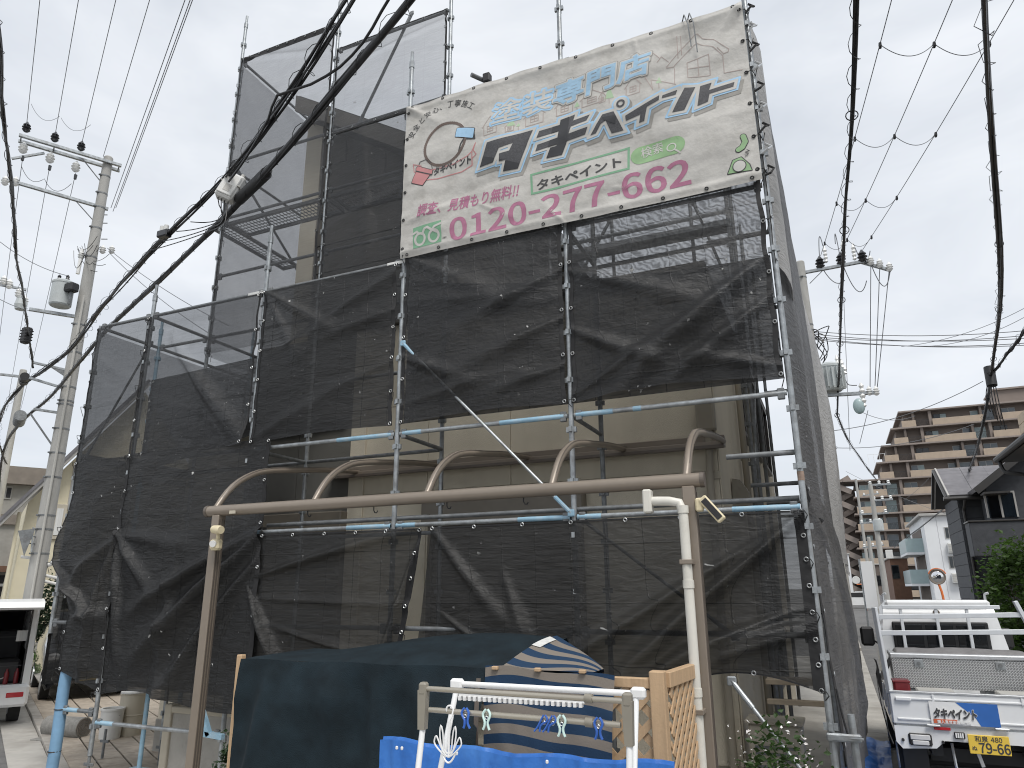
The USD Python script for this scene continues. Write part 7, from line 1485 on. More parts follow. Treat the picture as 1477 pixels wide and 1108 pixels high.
# cable bundles on the right
p1_ = [at(u, v, z=6.35) for u, v in ((1234, 0), (1232, 80), (1229, 160), (1224, 240), (1219, 310), (1216, 380), (1213, 450))]
p1_ = [p1_[0] + (p1_[0] - p1_[1]) * 4] + p1_ + [onr(1208, 560), onr(1207, 598), at(1222, 632, y=23.0), at(1246, 668, y=31), at(1264, 692, y=39)]
t, _ = bundle('thin cable bundle with wire loops hanging along the street, in line with the transformer', p1_, 3, .016, .013, 21)
for k in (10, 16, 22, 27, 32, 36, 40): t.part('hanger_ring', ring(_[k], _[k + 1] - _[k], .055, .006, 12), L['cable'])
p2_ = [at(u, v, z=6.35) for u, v in ((1420, 0), (1424, 90), (1430, 190), (1437, 290), (1442, 370), (1442, 430), (1438, 480))] + [at(1430, 540, z=6.2), at(1420, 600, z=6.1), at(1405, 660, z=6.0), at(1388, 700, z=6.0), at(1362, 733, z=6.0), at(1322, 765, z=6.0), at(1290, 790, z=5.9)]
p2_ = [p2_[0] + (p2_[0] - p2_[1]) * 3] + p2_
t, _ = bundle('thick bundle of black cables coming down the right side toward the dark house', p2_, 6, .028, .014, 25, .022)
for k in range(8, 40, 3): t.part('hanger_ring', ring(_[k], _[k + 1] - _[k], .05, .005, 12), L['cable'])
jb = at(1428, 542, z=6.2)
j2 = Thing('cable_closure', 'black closure where the right cable bundles meet above the dark house', 'splice closure', loc=jb)
j2.part('case', cyl(jb - V(.0, .0, .22), jb + V(.02, .06, .2), .1, 14), L['black'], smooth=40); j2.part('tails', [tube(through([jb + V(.03 * k - .06, 0, -.15), jb + V(.05 * k - .15, -.05, -.5), jb + V(.05 * k - .1, .1, -.75 - .1 * k)], 10), .01, 5) for k in range(5)], L['cable'])
a = jb; b = at(1490, 455, y=jb[1] - 3); b = b + (b - a) * .3
p3_ = [a + V(0, 0, .0), (a + b) / 2 + V(0, 0, -.05), b]
bundle('short thick black cable running from the closure off the right edge', p3_, 4, .022, .016, 28, .02)
TW = 'sheaf of thin wires stretched across the street from the transformer pole'
for k, (a, b) in enumerate((((1172, 478), (1480, 477)), ((1174, 482), (1480, 488)), ((1176, 486), (1480, 484)), ((1174, 490), (1480, 495)), ((1178, 488), (1480, 498)))):
    wire('thin wire stretched across the street, number %s from the top of its sheaf' % ('one', 'two', 'three', 'four', 'five')[k], sag(onr(*a), onr(*b), .12, 16), .012, TW)
for k, (a, b, y) in enumerate((((1196, 622), (1418, 550), 19), ((1202, 646), (1405, 612), 22), ((1240, 593), (1320, 600), 24), ((1300, 500), (1477, 445), 24), ((1330, 500), (1477, 458), 24), ((1220, 680), (1400, 752), 40), ((1270, 740), (1340, 690), 44))):
    wire(('long thin wire slanting up from the flank net to the right closure', 'thin wire below the long slanting one, over the apartment block', 'short thin wire beside the teal insulator cover', 'upper thin wire slanting to the right edge', 'lower thin wire slanting to the right edge', 'thin wire slanting down past the far poles', 'thin wire slanting up from the far poles')[k], sag(at(*a, y=y), at(*b, y=y), .2, 16), .011)
wire('pale hanging line below the ribbed transformer', sag(onr(1217, 430), onr(1226, 650), 0, 4), .008); wire('pale slanting stay below the switch', sag(onr(1252, 592), onr(1240, 640), 0, 4), .009)
def far_pole(u, v0, v1, d, label, arms, r=.17):
    b = at(u, v1, d=d); b[2] = 0
    n = V(b[0], b[1], 0) / np.linalg.norm(b[:2])
    q = lambda uu, vv: at(uu, vv, pt=b, n=n)
    t = utility_pole(b, q(u, v0)[2], r, r * .65, label)
    for (ua, va, ub, vb_) in arms:
        t.part('crossarm', bar(q(ua, va), q(ub, vb_), .1, .1), L['galv'])
        for f in (.1, .5, .9): p = q(ua, va) * (1 - f) + q(ub, vb_) * f; t.part('insulator', lathe(p, [(.03, 0), (.09, .05), (.05, .1), (.09, .16), (.03, .22)], 8), L['porcelain'])
    return t, q
t, q = far_pole(1279, 697, 862, 38, 'far utility pole with crossed arms in front of the apartment block', [(1252, 700, 1285, 698), (1258, 722, 1288, 720), (1240, 742, 1282, 740)])
t.part('transformer', lathe(q(1268, 766), [(0, 0), (.24, 0), (.26, .05), (.26, .55), (.2, .65), (0, .65)], 16), L['trafo'], smooth=35); t.part('sign_plate', box(q(1281, 806) - V(.1, .25, 0), q(1281, 806) + V(.25, -.2, .45), .01), L['bucket'])
t, q = far_pole(1265, 775, 862, 46, 'stubby far pole left of the crossed-arm pole, wrapped in cables', [(1240, 755, 1272, 752), (1244, 790, 1275, 786)])
far_pole(1258, 690, 860, 60, 'thin far pole nearest to the stair tower', [(1244, 715, 1268, 712)], .15)
# ------------------------------------------------ apartment block in the distance
YA = 140.0
ab_ = Thing('apartment_block', 'tall brown apartment block with stepped end and rows of beige balconies', 'apartment building', loc=(20, YA, 0))
ap = lambda u, v: at(u, v, y=YA)
ztop_a = ap(1293, 594)[2]; FH = 2.92
XRt = 48.0
lefts = [ap(u, 600 + 23 * k)[0] for k, u in enumerate((1296, 1285, 1271, 1264, 1232, 1231, 1232, 1233, 1235, 1237, 1238))]
for k in range(11):
    z1 = ztop_a - k * FH - .25; z0 = z1 - FH; xl = lefts[k]
    if z0 < 0: z0 = 0
    fl = ab_.part('storey', box((xl + .8, YA + 1.7, z0), (XRt, YA + 14, z1)), L['apt_wall'])
    ab_.part('slab', box((xl, YA - .05, z1), (XRt, YA + 14.2 - k * .01, z1 + .28), .03), L['apt_slab'], parent=fl)
    x = xl + .3; m = 0
    r = random.Random(100 + k)
    first = True
    while x < XRt - 3:
        wdt = [5.6, 7.6, 6.4][m % 3] if not first else (4.6 if k > 3 else 2.2)
        gap = 2.1
        ab_.part('balcony_wall', box((x, YA - .02, z0 + .28), (min(x + wdt, XRt), YA + .16, z0 + 1.38), .02), L['apt_tile'], parent=fl)
        ab_.part('balcony_rail', [box((x + wdt + .04 + i * .2, YA + .04, z0 + .3), (x + wdt + .07 + i * .2, YA + .07, z0 + 1.32)) for i in range(int((gap - .1) / .2))] + [box((x + wdt, YA + .03, z0 + 1.32), (x + wdt + gap, YA + .08, z0 + 1.38))], L['dark_frame'], parent=fl)
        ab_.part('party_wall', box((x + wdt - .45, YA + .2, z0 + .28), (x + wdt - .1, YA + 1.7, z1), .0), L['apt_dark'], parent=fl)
        ab_.part('column', box((x + wdt + gap, YA + .3, z0 + .28), (x + wdt + gap + .45, YA + 1.7, z1)), L['apt_wall'], parent=fl)
        for (a, b) in ((.4, 2.4), (wdt - 1.6, wdt + gap - .3)):
            if b - a < 1 or (first and a < 1 and k < 4): continue
            w = ab_.part('window', box((x + a, YA + 1.6, z0 + .35), (x + b, YA + 1.72, z0 + 2.45)), L['dark_frame' if r.random() < .6 else 'curtain'], parent=fl)
            h = (b - a) / 2
            for i in range(2): ab_.part('pane', box((x + a + .06 + i * h, YA + 1.56, z0 + .42), (x + a + h - .03 + i * h, YA + 1.61, z0 + 2.38)), L['glass' if r.random() < .62 else 'curtain'], parent=fl) if False else ab_.part('pane', box((x + a + .06 + i * h, YA + 1.56, z0 + .42), (x + a + h - .03 + i * h, YA + 1.61, z0 + 2.38)), L['glass' if r.random() < .62 else 'frost'], parent=w.rsplit('/', 1)[0])
        x += wdt + gap + .45; m += 1; first = False
ab_.part('penthouse', box((ap(1440, 566)[0], YA + 4, ztop_a + .03), (XRt, YA + 11, ztop_a + 3.0)), L['apt_wall']); ab_.part('penthouse_roof', box((ap(1438, 566)[0], YA + 3.6, ztop_a + 3.0), (XRt, YA + 11.4, ztop_a + 3.3)), L['apt_slab'])
ab_.part('roof_rail', [box((ap(1246, 620)[0] + i * .9, YA + .4, ztop_a - 3 * FH + .03), (ap(1246, 620)[0] + .06 + i * .9, YA + .46, ztop_a - 3 * FH + 1.5)) for i in range(4)] + [box((ap(1246, 620)[0], YA + .4, ztop_a - 3 * FH + 1.5), (ap(1246, 620)[0] + 2.8, YA + .46, ztop_a - 3 * FH + 1.56))], L['white_paint'])
# zigzag stairs at its left end
sx0, sx1 = ap(1206, 740)[0], ap(1233, 740)[0]
for k in range(9):
    z = ztop_a - 4.6 * FH - k * FH
    if z < 0: break
    ab_.part('stair_flight', [bar((sx0 + .3, YA + 2.0, z + 1.4), (sx1, YA + 2.0, z - .05), .5, .9), bar((sx0 + .3, YA + 3.6, z + 1.4), (sx1, YA + 3.6, z + FH - .1), .5, .9)], L['apt_slab'])
    ab_.part('stair_landing', [box((sx0 - .4, YA + 1.6, z + 1.2), (sx0 + .9, YA + 4.2, z + 1.5)), box((sx0 - .4, YA + 1.5, z + 1.5), (sx0 + .9, YA + 1.6, z + 2.4))], L['apt_wall'])
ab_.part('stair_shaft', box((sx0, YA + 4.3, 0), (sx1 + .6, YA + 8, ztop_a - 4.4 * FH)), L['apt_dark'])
ab_.part('stair_roof', box((sx0 - .8, YA + 1.2, ztop_a - 4.0 * FH), (sx1 + 1, YA + 8.4, ztop_a - 4.0 * FH + .3)), L['apt_slab'])
# low buildings at the end of the street
def plain_block(name, label, cat_, u0, u1, v0, y, dep, mat, wins=(), roof='roof_edge'):
    a, b = at(u0, v0, y=y), at(u1, v0, y=y)
    t = Thing(name, label, cat_, loc=(a[0], y, 0))
    t.part('wall', box((a[0], y, 0), (b[0], y + dep, a[2])), L[mat]); t.part('roof', box((a[0] - .15, y - .2, a[2]), (b[0] + .15, y + dep + .1, a[2] + .18), .03), L[roof])
    for (p, q_, r_, s_) in wins:
        A, B = at(p, s_, y=y), at(q_, r_, y=y)
        w = t.part('window', box((A[0], y - .05, A[2]), (B[0], y + .02, B[2])), L['dark_frame']); t.part('pane', box((A[0] + .06, y - .07, A[2] + .06), (B[0] - .06, y - .04, B[2] - .06)), L['glass'], parent=w)
    return t
plain_block('brown_building', 'low rust brown building between the far poles and the white apartments', 'building', 1283, 1308, 806, 78, 12, 'rust_wall', [(1288, 1296, 815, 835)])
plain_block('white_building', 'small white building at the very end of the street', 'building', 1210, 1224, 800, 130, 8, 'white_wall', [(1213, 1218, 812, 826)])
plain_block('brown_building', 'dark brown low building right of the far parked car', 'building', 1262, 1284, 815, 120, 8, 'apt_dark', [(1266, 1274, 830, 845)])
# white apartments
YWA = 66.0
wl, wr = at(1330, 745, y=YWA), at(1400, 742, y=YWA)
wa = Thing('white_apartments', 'white two storey apartments with frosted glass balconies', 'apartment building', loc=(wl[0], YWA, 0))
for i in range(7):
    x0 = wl[0] + i * .92
    wa.part('wall_panel', box((x0 + .01, YWA, 0), (x0 + .91, YWA + .1, wl[2] + .0 * i)), L['white_wall'])
wa.part('wall', box((wl[0], YWA + .1, 0), (wl[0] + 6.4, YWA + 12, wl[2])), L['white_wall']); wa.part('roof', box((wl[0] - .3, YWA - .3, wl[2]), (wl[0] + 6.6, YWA + 12.2, wl[2] + .2), .03), L['roof_edge'])
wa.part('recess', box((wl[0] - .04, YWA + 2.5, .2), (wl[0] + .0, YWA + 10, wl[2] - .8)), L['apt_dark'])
for zf, y0 in ((at(1325, 797, y=YWA + 3)[2], 0), (at(1325, 842, y=YWA + 3)[2], 0)):
    b = wa.part('balcony', [box((wl[0] - 1.3, YWA + 2.2, zf - .2), (wl[0], YWA + 9, zf), .02)], L['white_wall']); wa.part('glass_guard', [box((wl[0] - 1.3, YWA + 2.2, zf), (wl[0] - .02, YWA + 2.26, zf + 1.1)), box((wl[0] - 1.3, YWA + 2.28, zf), (wl[0] - 1.24, YWA + 9, zf + 1.1))], L['frost'], parent=b)
for (u0_, u1_, v0_, v1_) in ((1364, 1373, 760, 777), (1370, 1380, 802, 820)):
    A, B = at(u0_, v1_, y=YWA), at(u1_, v0_, y=YWA)
    w = wa.part('window', box((A[0], YWA - .05, A[2]), (B[0], YWA + .02, B[2])), L['roof_edge']); wa.part('pane', [box((A[0] + .06, YWA - .07, A[2] + .06), ((A[0] + B[0]) / 2 - .02, YWA - .04, B[2] - .06)), box(((A[0] + B[0]) / 2 + .02, YWA - .07, A[2] + .06), (B[0] - .06, YWA - .04, B[2] - .06))], L['glass'], parent=w)
    u = wa.part('outdoor_unit', box((A[0], YWA - .45, A[2] - 1.1), (B[0] + .1, YWA - .05, A[2] - .35), .03), L['bucket']); wa.part('unit_grille', [box((A[0] + .05, YWA - .47, A[2] - 1.0 + .12 * i), (B[0], YWA - .45, A[2] - .93 + .12 * i)) for i in range(5)], L['grey_plastic'], parent=u)
# dark house on the right
YD = 29.0
dp = lambda u, v: at(u, v, y=YD)
xc, ze = dp(1381, 716)[0], dp(1381, 716)[2]
dh = Thing('dark_house', 'charcoal clad house with a grey slate roof, balcony and gutter pipe', 'house', loc=(xc, YD, 0))
for k in range(13):
    z = k * ze / 13; dh.part('cladding_board', box((xc, YD - .0, z + .004), (xc + 7, YD + .03, z + ze / 13 - .004), .006), L['slate_wall'])
    dh.part('cladding_board', box((xc - .03, YD + .03, z + .004), (xc, YD + 3.2, z + ze / 13 - .004), .006), L['slate_wall'])
dh.part('wall', box((xc + .001, YD + .03, 0), (xc + 7, YD + 3.2, ze)), L['slate_wall2'])
zr = ze + 1.12
dh.part('gable', prism([(0.1, ze), (1.6, zr - .12), (3.1, ze)], .2, (xc + .2, YD, 0), V(0, 1, 0), ZZ), L['slate_wall'])
for k in range(9):
    f0, f1 = k / 9, (k + 1) / 9
    for i in range(10):
        a = V(xc - .3 + i * .74, YD - .45 + 2.05 * f0, ze - .05 + 1.2 * f0 + .03)
        d = V(0, 2.05 / 9, 1.2 / 9); dd = d / np.linalg.norm(d)
        dh.part('shingle', box((.004, 0, 0), (.736, np.linalg.norm(d) * 1.05, .03 + .01 * (i % 2)), .0, ex=V(1, 0, 0), ey=dd, ez=np.cross(V(1, 0, 0), dd), o=a), L['roof_grey'])
dh.part('roof', [prism([(-.45, ze - .1), (1.6, zr + .0), (3.65, ze - .1), (3.65, ze - .02), (1.6, zr + .08), (-.45, ze - .03)], 7.6, (xc - .45, YD, 0), V(0, 1, 0), ZZ)], L['dark_frame'])
dh.part('verge_board', [bar((xc - .33, YD - .5, ze - .06), (xc - .33, YD + 1.6, zr + .06), .05, .14), bar((xc - .33, YD + 1.6, zr + .06), (xc - .33, YD + 3.7, ze - .06), .05, .14)], L['roof_edge'])
dh.part('gutter', cyl((xc - .5, YD - .5, ze - .12), (xc + 7, YD - .5, ze - .12), .07, 10), L['dark_frame']); dh.part('downpipe', tube([(xc + .15, YD - .48, ze - .15), (xc + .1, YD - .08, ze - .5), (xc + .1, YD - .08, .0)], .05, 8), L['dark_frame'])
# front gable wing at the right
xg, zg = dp(1412, 712)[0], dp(1412, 712)[2]
dh.part('wing_wall', prism([(0, 0), (6, 0), (6, ze + .2), (3.2, ze + 2.5), (0, ze + .1)], 1.2, (xg, YD - .1, 0), V(1, 0, 0), ZZ), L['slate_wall'])
dh.part('wing_roof', [bar((xg - .35, YD - .75, ze + .02), (xg + 3.2, YD - .75, ze + 2.75), 2.2, .12)], L['roof_grey']); dh.part('wing_fascia', bar((xg - .38, YD - 1.87, ze - .06), (xg + 3.2, YD - 1.87, ze + 2.68), .05, .22), L['dark_frame'])
A, B = dp(1417, 752), dp(1448, 717)
w = dh.part('window', [box((A[0] - .05, YD - 1.37, A[2]), (A[0], YD - 1.28, B[2])), box((B[0], YD - 1.37, A[2]), (B[0] + .05, YD - 1.28, B[2])), box((A[0] - .05, YD - 1.37, B[2]), (B[0] + .05, YD - 1.28, B[2] + .05)), box(((A[0] + B[0]) / 2 - .03, YD - 1.36, A[2]), ((A[0] + B[0]) / 2 + .03, YD - 1.28, B[2]))], L['roof_edge']); dh.part('pane', box((A[0], YD - 1.34, A[2]), (B[0], YD - 1.315, B[2])), L['glass'], parent=w); dh.part('curtain', box(((A[0] + B[0]) / 2, YD - 1.312, A[2]), (B[0], YD - 1.305, B[2])), L['curtain'], parent=w)
A, B = dp(1391, 806), dp(1462, 758)
dh.part('balcony', [box((A[0], YD - 2.1, A[2]), (B[0] + .6, YD - 1.31, B[2] - .0), .02)], L['slate_wall']); dh.part('balcony_cap', box((A[0] - .03, YD - 2.14, B[2]), (B[0] + .63, YD - 1.31, B[2] + .05), .01), L['dark_frame'])
dh.part('door_canopy', box((dp(1405, 722)[0], YD - 2.0, dp(1405, 722)[2]), (dp(1440, 722)[0], YD - 1.3, dp(1405, 722)[2] + .06)), L['dark_frame'])
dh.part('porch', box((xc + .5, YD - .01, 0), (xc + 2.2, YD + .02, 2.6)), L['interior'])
# beige house corner at the right edge
YE = 20.0; YN_ = 12.0
bp_ = at(1452, 716, y=YE); et = at(1441, 662, y=YE - .5)
bp_[0] = et[0] + .36; YE = 19.4
be = Thing('beige_house', 'corner of a beige house with a black gutter at the right edge', 'house', loc=(bp_[0] + 1, YE, 0))
for k in range(26): be.part('brick_course', box((bp_[0] + .13, YN_, k * .22 + .004), (bp_[0] + .16, YE, k * .22 + .216), .004), L['beige_brick'])
be.part('wall', box((bp_[0] + .15, YN_ + .02, 0), (bp_[0] + 6, YE - .01, et[2])), L['beige_brick']); be.part('roof', prism([(-.3, et[2] - .05), (6.2, et[2] - .05), (6.2, et[2] + 2.2), (-.3, et[2] + .12)], YE - YN_ + .8, (bp_[0], YE + .4, 0), V(1, 0, 0), ZZ), L['dark_frame'])
be.part('gutter', tube([(bp_[0] - .36, YN_ - .4, et[2] + .02), (bp_[0] - .36, YE + .4, et[2] + .02)], .07, 10), L['black']); be.part('downpipe', tube(through([(bp_[0] - .34, YE + .2, et[2] - .05), (bp_[0] - .3, YE + .1, et[2] - .3), (bp_[0] + .0, YE - .1, et[2] - .42), (bp_[0] + .12, YE - .15, et[2] - .5)], 12), .045, 8), L['black'])
# wall, slatted fence, mirror, tree
fw_ = Thing('slatted_fence', 'dark slatted fence in front of the charcoal house', 'fence', loc=(at(1372, 880, y=26)[0], 26, 0))
xa = at(1366, 866, y=26)[0]
for k in range(13): fw_.part('slat', box((xa + k * .17, 26, .1), (xa + k * .17 + .1, 26.03, 1.5), .004), L['slate_wall'])
fw_.part('rail', [box((xa - .05, 26.03, z), (xa + 2.3, 26.07, z + .06)) for z in (.25, 1.3)], L['slate_wall2'])
gw = Thing('garden_wall', 'low pale block wall beside the leafy tree at the right edge', 'wall', loc=(4.6, 13, 0))
for j in range(4):
    for i in range(10): gw.part('block', box((3.9 + (i * .4 if False else 0), 11.4 + i * .42 + (.2 if j % 2 else 0), j * .2 + .003), (4.05, 11.4 + i * .42 + .415 + (.2 if j % 2 else 0), j * .2 + .197), .006), L['concrete'])
mp_ = at(1352, 832, y=44)
mr = Thing('traffic_mirror', 'round orange traffic mirror on an orange post at the bend', 'traffic mirror', loc=(mp_[0], 44, 0))
mr.part('post', tube(through([(mp_[0] + .15, 44.05, 0), (mp_[0] + .1, 44.05, 1.6), (mp_[0], 44.06, mp_[2] - .2), (mp_[0], 44.06, mp_[2])], 14), .06, 10), L['orange'], smooth=40)
mr.part('rim', lathe(mp_ + V(0, .0, 0), [(.30, 0), (.37, -.02), (.4, .02), (.38, .08), (.3, .1), (0, .1)], 24, axis=(0, 1, 0)), L['old_brown'], smooth=40); mr.part('mirror_face', lathe(mp_ + V(0, -.0, 0), [(0, -.05), (.15, -.04), (.25, -.015), (.34, .02)], 24, axis=(0, 1, 0)), L['mirror'], smooth=True); mr.part('hood', tube(arc(mp_ + V(0, -.08, 0), .42, 20, 160, 12, V(1, 0, 0), ZZ), .03, 6), L['orange'])
ms2 = at(1246, 850, y=70); m2 = Thing('orange_signpost', 'slim orange post with two round mirrors far down the street', 'signpost', loc=(ms2[0], 70, 0))
m2.part('post', cyl((ms2[0], 70, 0), (ms2[0], 70, ms2[2] + .4), .06, 8), L['orange']); m2.part('arm', cyl((ms2[0] - .5, 70, ms2[2] + .4), (ms2[0] + .5, 70, ms2[2] + .4), .04, 8), L['orange'])
for s in (-.5, .5): m2.part('mirror', lathe((ms2[0] + s, 70, ms2[2] + .75), [(0, 0), (.3, 0), (.33, .06), (0, .1)], 16, axis=(0, 1, 0)), L['bucket'])
tcx = at(1476, 862, y=15.0)
shrub('garden_tree', 'bushy bright green tree at the right edge in front of the charcoal house', 'tree', (tcx[0] + .12, 15.0, 1.72), (.62, .6, .95), 6500, .085, 41, 'leaf_fresh', 14, None, .45)
shrub('shrub', 'small clump of yellow green leaves on the verge beyond the truck', 'shrub', (at(1357, 868, y=24)[0], 24, .8), (.35, .35, .5), 500, .11, 42, 'leaf_fresh', 5)
shrub('shrub', 'small dark bush at the foot of the far poles', 'shrub', (at(1290, 862, y=36)[0], 36, .5), (.6, .5, .5), 500, .14, 43, 'leaf_dark', 5)
# far parked cars
def far_car(u, v, y, label, mat):
    c = at(u, v, y=y); c[2] = 0; h = Thing('parked_car', label, 'car', loc=c)
    pf = [(-2, .3), (-2.02, .75), (-1.7, .95), (-1.2, 1.0), (-.6, 1.5), (1.3, 1.55), (1.9, 1.0), (2.02, .8), (2.0, .3)]
    h.part('body', prism(pf, 1.7, c + V(0, 1.7, 0), V(1, 0, 0), ZZ), L[mat]); h.part('side_window', prism([(-.9, 1.02), (-.5, 1.42), (1.2, 1.46), (1.5, 1.02)], .02, c + V(0, .01, 0), V(1, 0, 0), ZZ), L['interior'])
    for x in (-1.25, 1.25): w = h.part('wheel', cyl(c + V(x, -.02, .32), c + V(x, .2, .32), .32, 18), L['tyre'], smooth=40); h.part('rim', cyl(c + V(x, -.03, .32), c + V(x, .0, .32), .2, 14), L['alu'], parent=w)
far_car(1245, 868, 92, 'silver car parked across the far end of the street', 'car_silver'); far_car(1233, 872, 78, 'smaller pale car in front of the silver one at the end of the street', 'white_paint')
# low block wall along the far left kerb, and the white panel hanging there
fb = Thing('roadside_wall', 'low pale wall along the left kerb beyond the nets', 'wall', loc=(-.2, 30, 0))
for k in range(18): fb.part('block', box((-.35, 17.5 + k * 1.6, 0), (-.15, 17.5 + k * 1.6 + 1.58, 1.05), .01), L['old_render'])
wp = Thing('site_panel', 'white site panel hanging on the kerb side before the far poles', 'panel', loc=(at(1254, 820, y=30)[0], 30, 0))
A, B = at(1250, 878, y=33), at(1256, 810, y=33)
wp.part('sheet', box((A[0], 33, A[2]), (B[0] + .05, 33.06, B[2]), .01), L['white_wall']); wp.part('post', cyl((A[0] - .02, 33.1, 0), (A[0] - .02, 33.1, B[2] + .1), .04, 8), L['galv'])

# ------------------------------------------------ the small white truck
TX, TY = .335, 8.5
tk = Thing('small_truck', 'small white open-bed truck seen from behind with an aluminium rack and tool chest', 'truck', loc=(TX + .74, TY + 1.5, 0))
W_ = 1.475
def tbx(lo, hi, c=0.0): return box(V(*lo) + V(TX, TY, 0), V(*hi) + V(TX, TY, 0), c)
gt = tk.part('tailgate', [tbx((.0, .0, .665), (W_, .035, .945), .006)], L['truck_white'])
tk.part('gate_cap', tbx((-.005, -.008, .945), (W_ + .005, .05, .962), .003), L['alu'], parent=gt)
for z in (.70, .885): tk.part('gate_bead', tbx((.04, -.012, z), (W_ - .04, .002, z + .02), .005), L['truck_white'], parent=gt)
for x in (.04, W_ - .2): tk.part('gate_latch', tbx((x, -.03, .875), (x + .14, -.005, .91), .008), L['truck_white'], parent=gt)
for x in (.36, 1.09): tk.part('gate_rib', tbx((x, -.014, .88), (x + .02, .0, .94), .003), L['truck_white'], parent=gt)
for x in (.28, .84): tk.part('gate_hinge', tbx((x, -.03, .655), (x + .12, -.004, .675), .006), L['alu'], parent=gt)
tk.part('gate_latch', tbx((W_ - .2, -.025, .74), (W_ - .12, -.008, .80), .006), L['grey_plastic'], parent=gt)
rear = [(0, .645), (W_, .645), (W_, .44), (1.30, .44), (1.22, .53), (.42, .53), (.34, .46), (.05, .44), (0, .5)]
tk.part('rear_panel', prism(rear, .04, (TX, TY + .05, 0), V(1, 0, 0), ZZ), L['truck_white'])
for x in (.11, 1.16):
    lm = tk.part('tail_light', tbx((x, -.012, .475), (x + .2, .02, .585), .02), L['black']); tk.part('lens', tbx((x + .015, -.022, .53), (x + .185, -.01, .575), .01), L['clear_lens'], parent=lm); tk.part('lens', tbx((x + .03, -.022, .485), (x + .17, -.01, .525), .01), L['red_lens'] if False else L['clear_lens'], parent=lm)
for x in (.34, 1.14): tk.part('reflector', tbx((x, -.012, .627), (x + .14, .0, .653), .004), L['red_lens'])
tk.part('plate_lamp', tbx((.5, -.02, .56), (.59, .0, .62), .008), L['black']); tk.part('lamp_grid', [tbx((.51 + .018 * i, -.026, .57), (.522 + .018 * i, -.018, .612)) for i in range(4)], L['white_plastic'])
for x in (.06, .4, 1.30): tk.part('bolt', cyl((TX + x, TY - .01, .52), (TX + x, TY + .01, .52), .014, 8), L['black'])
for x0 in (-.01, W_ - .03):
    sg_ = tk.part('side_gate', tbx((x0, .04, .665), (x0 + .04, 1.95, .945), .006), L['truck_white'])
    for y in (.4, .95, 1.5): tk.part('side_rib', tbx((x0 - .012, y, .68), (x0 + .05, y + .05, .93), .005), L['truck_white'], parent=sg_)
tk.part('bed', tbx((.02, .04, .62), (W_ - .02, 1.96, .665), .004), L['truck_white']); tk.part('bed_sill', [tbx((.0, .05, .56), (.06, 1.96, .62)), tbx((W_ - .06, .05, .56), (W_, 1.96, .62))], L['truck_white'])
# cab
cab = [(1.98, .45), (1.98, 1.2), (2.02, 1.64), (2.06, 1.70), (2.16, 1.78), (2.95, 1.78), (3.1, 1.68), (3.33, 1.1), (3.36, .45)]
cabm = prism(cab, W_ - .10, (TX + .05, TY, 0), V(0, 1, 0), ZZ)
v = np.array(cabm.vertices); cxm = TX + W_ / 2; sq = np.clip((v[:, 2] - 1.1) / .7, 0, 1); v[:, 0] = cxm + (v[:, 0] - cxm) * (1 - .16 * sq - .10 * (v[:, 2] > 1.74))
cb = tk.part('cab', trimesh.Trimesh(v, cabm.faces, process=False), L['truck_white'])
tk.part('roof_visor', [box((TX + .17, TY + 2.02, 1.70), (TX + W_ - .17, TY + 2.14, 1.79), .03)], L['truck_white'], parent=cb)
tk.part('rear_window', [box((TX + .235 + i * .33, TY + 1.955, 1.235), (TX + .545 + i * .33, TY + 1.985, 1.51), .03) for i in range(3)], L['glass'], parent=cb)
tk.part('window_seal', [box((TX + .21, TY + 1.96, 1.21), (TX + W_ - .24, TY + 1.99, 1.535), .03)], L['black'], parent=cb)
tk.part('emblem', lathe((TX + .72, TY + 2.0, 1.64), [(0, -.02), (.035, -.015), (.04, .0), (0, .01)], 12, axis=(0, 1, 0)), L['bronze_dark'], parent=cb)
for s, x0 in ((-1, -.06), (1, W_ + .06)):
    mrp = tk.part('wing_mirror', box((TX + x0 - .085, TY + 2.85, 1.18), (TX + x0 + .085, TY + 2.93, 1.43), .03), L['black']); tk.part('mirror_arm', tube([(TX + x0 - s * .0, TY + 2.9, 1.3), (TX + x0 - s * .14, TY + 2.95, 1.2)], .012, 6), L['black'], parent=mrp)
    for y0 in (.48, 2.55):
        wv = tk.part('wheel', cyl((TX + (.02 if s < 0 else W_ - .17), TY + y0, .27), (TX + (.17 if s < 0 else W_ - .02), TY + y0, .27), .27, 24), L['tyre'], smooth=40); tk.part('rim', cyl((TX + (.012 if s < 0 else W_ - .16), TY + y0, .27), (TX + (.16 if s < 0 else W_ - .012), TY + y0, .27), .16, 16), L['alu'], parent=wv)
    mf = tk.part('mud_flap', tbx(((.05 if s < 0 else W_ - .27), .16, .1), ((.27 if s < 0 else W_ - .05), .172, .5), .004), L['black']); tk.part('flap_strip', tbx(((.05 if s < 0 else W_ - .27), .152, .1), ((.27 if s < 0 else W_ - .05), .162, .15), .003), L['white_plastic'], parent=mf)
tk.part('chassis', [tbx((.3, .1, .38), (.4, 3.2, .56)), tbx((1.08, .1, .38), (1.18, 3.2, .56)), tbx((.3, .3, .3), (1.2, .38, .42))], L['black'])
tk.part('spare_tyre', lathe((TX + .72, TY + .62, .36), [(.16, 0), (.27, .01), (.285, .06), (.27, .13), (.16, .14), (.14, .07)], 24), L['tyre'], smooth=40); tk.part('axle', cyl((TX + .1, TY + .48, .27), (TX + W_ - .1, TY + .48, .27), .045, 10), L['black'])
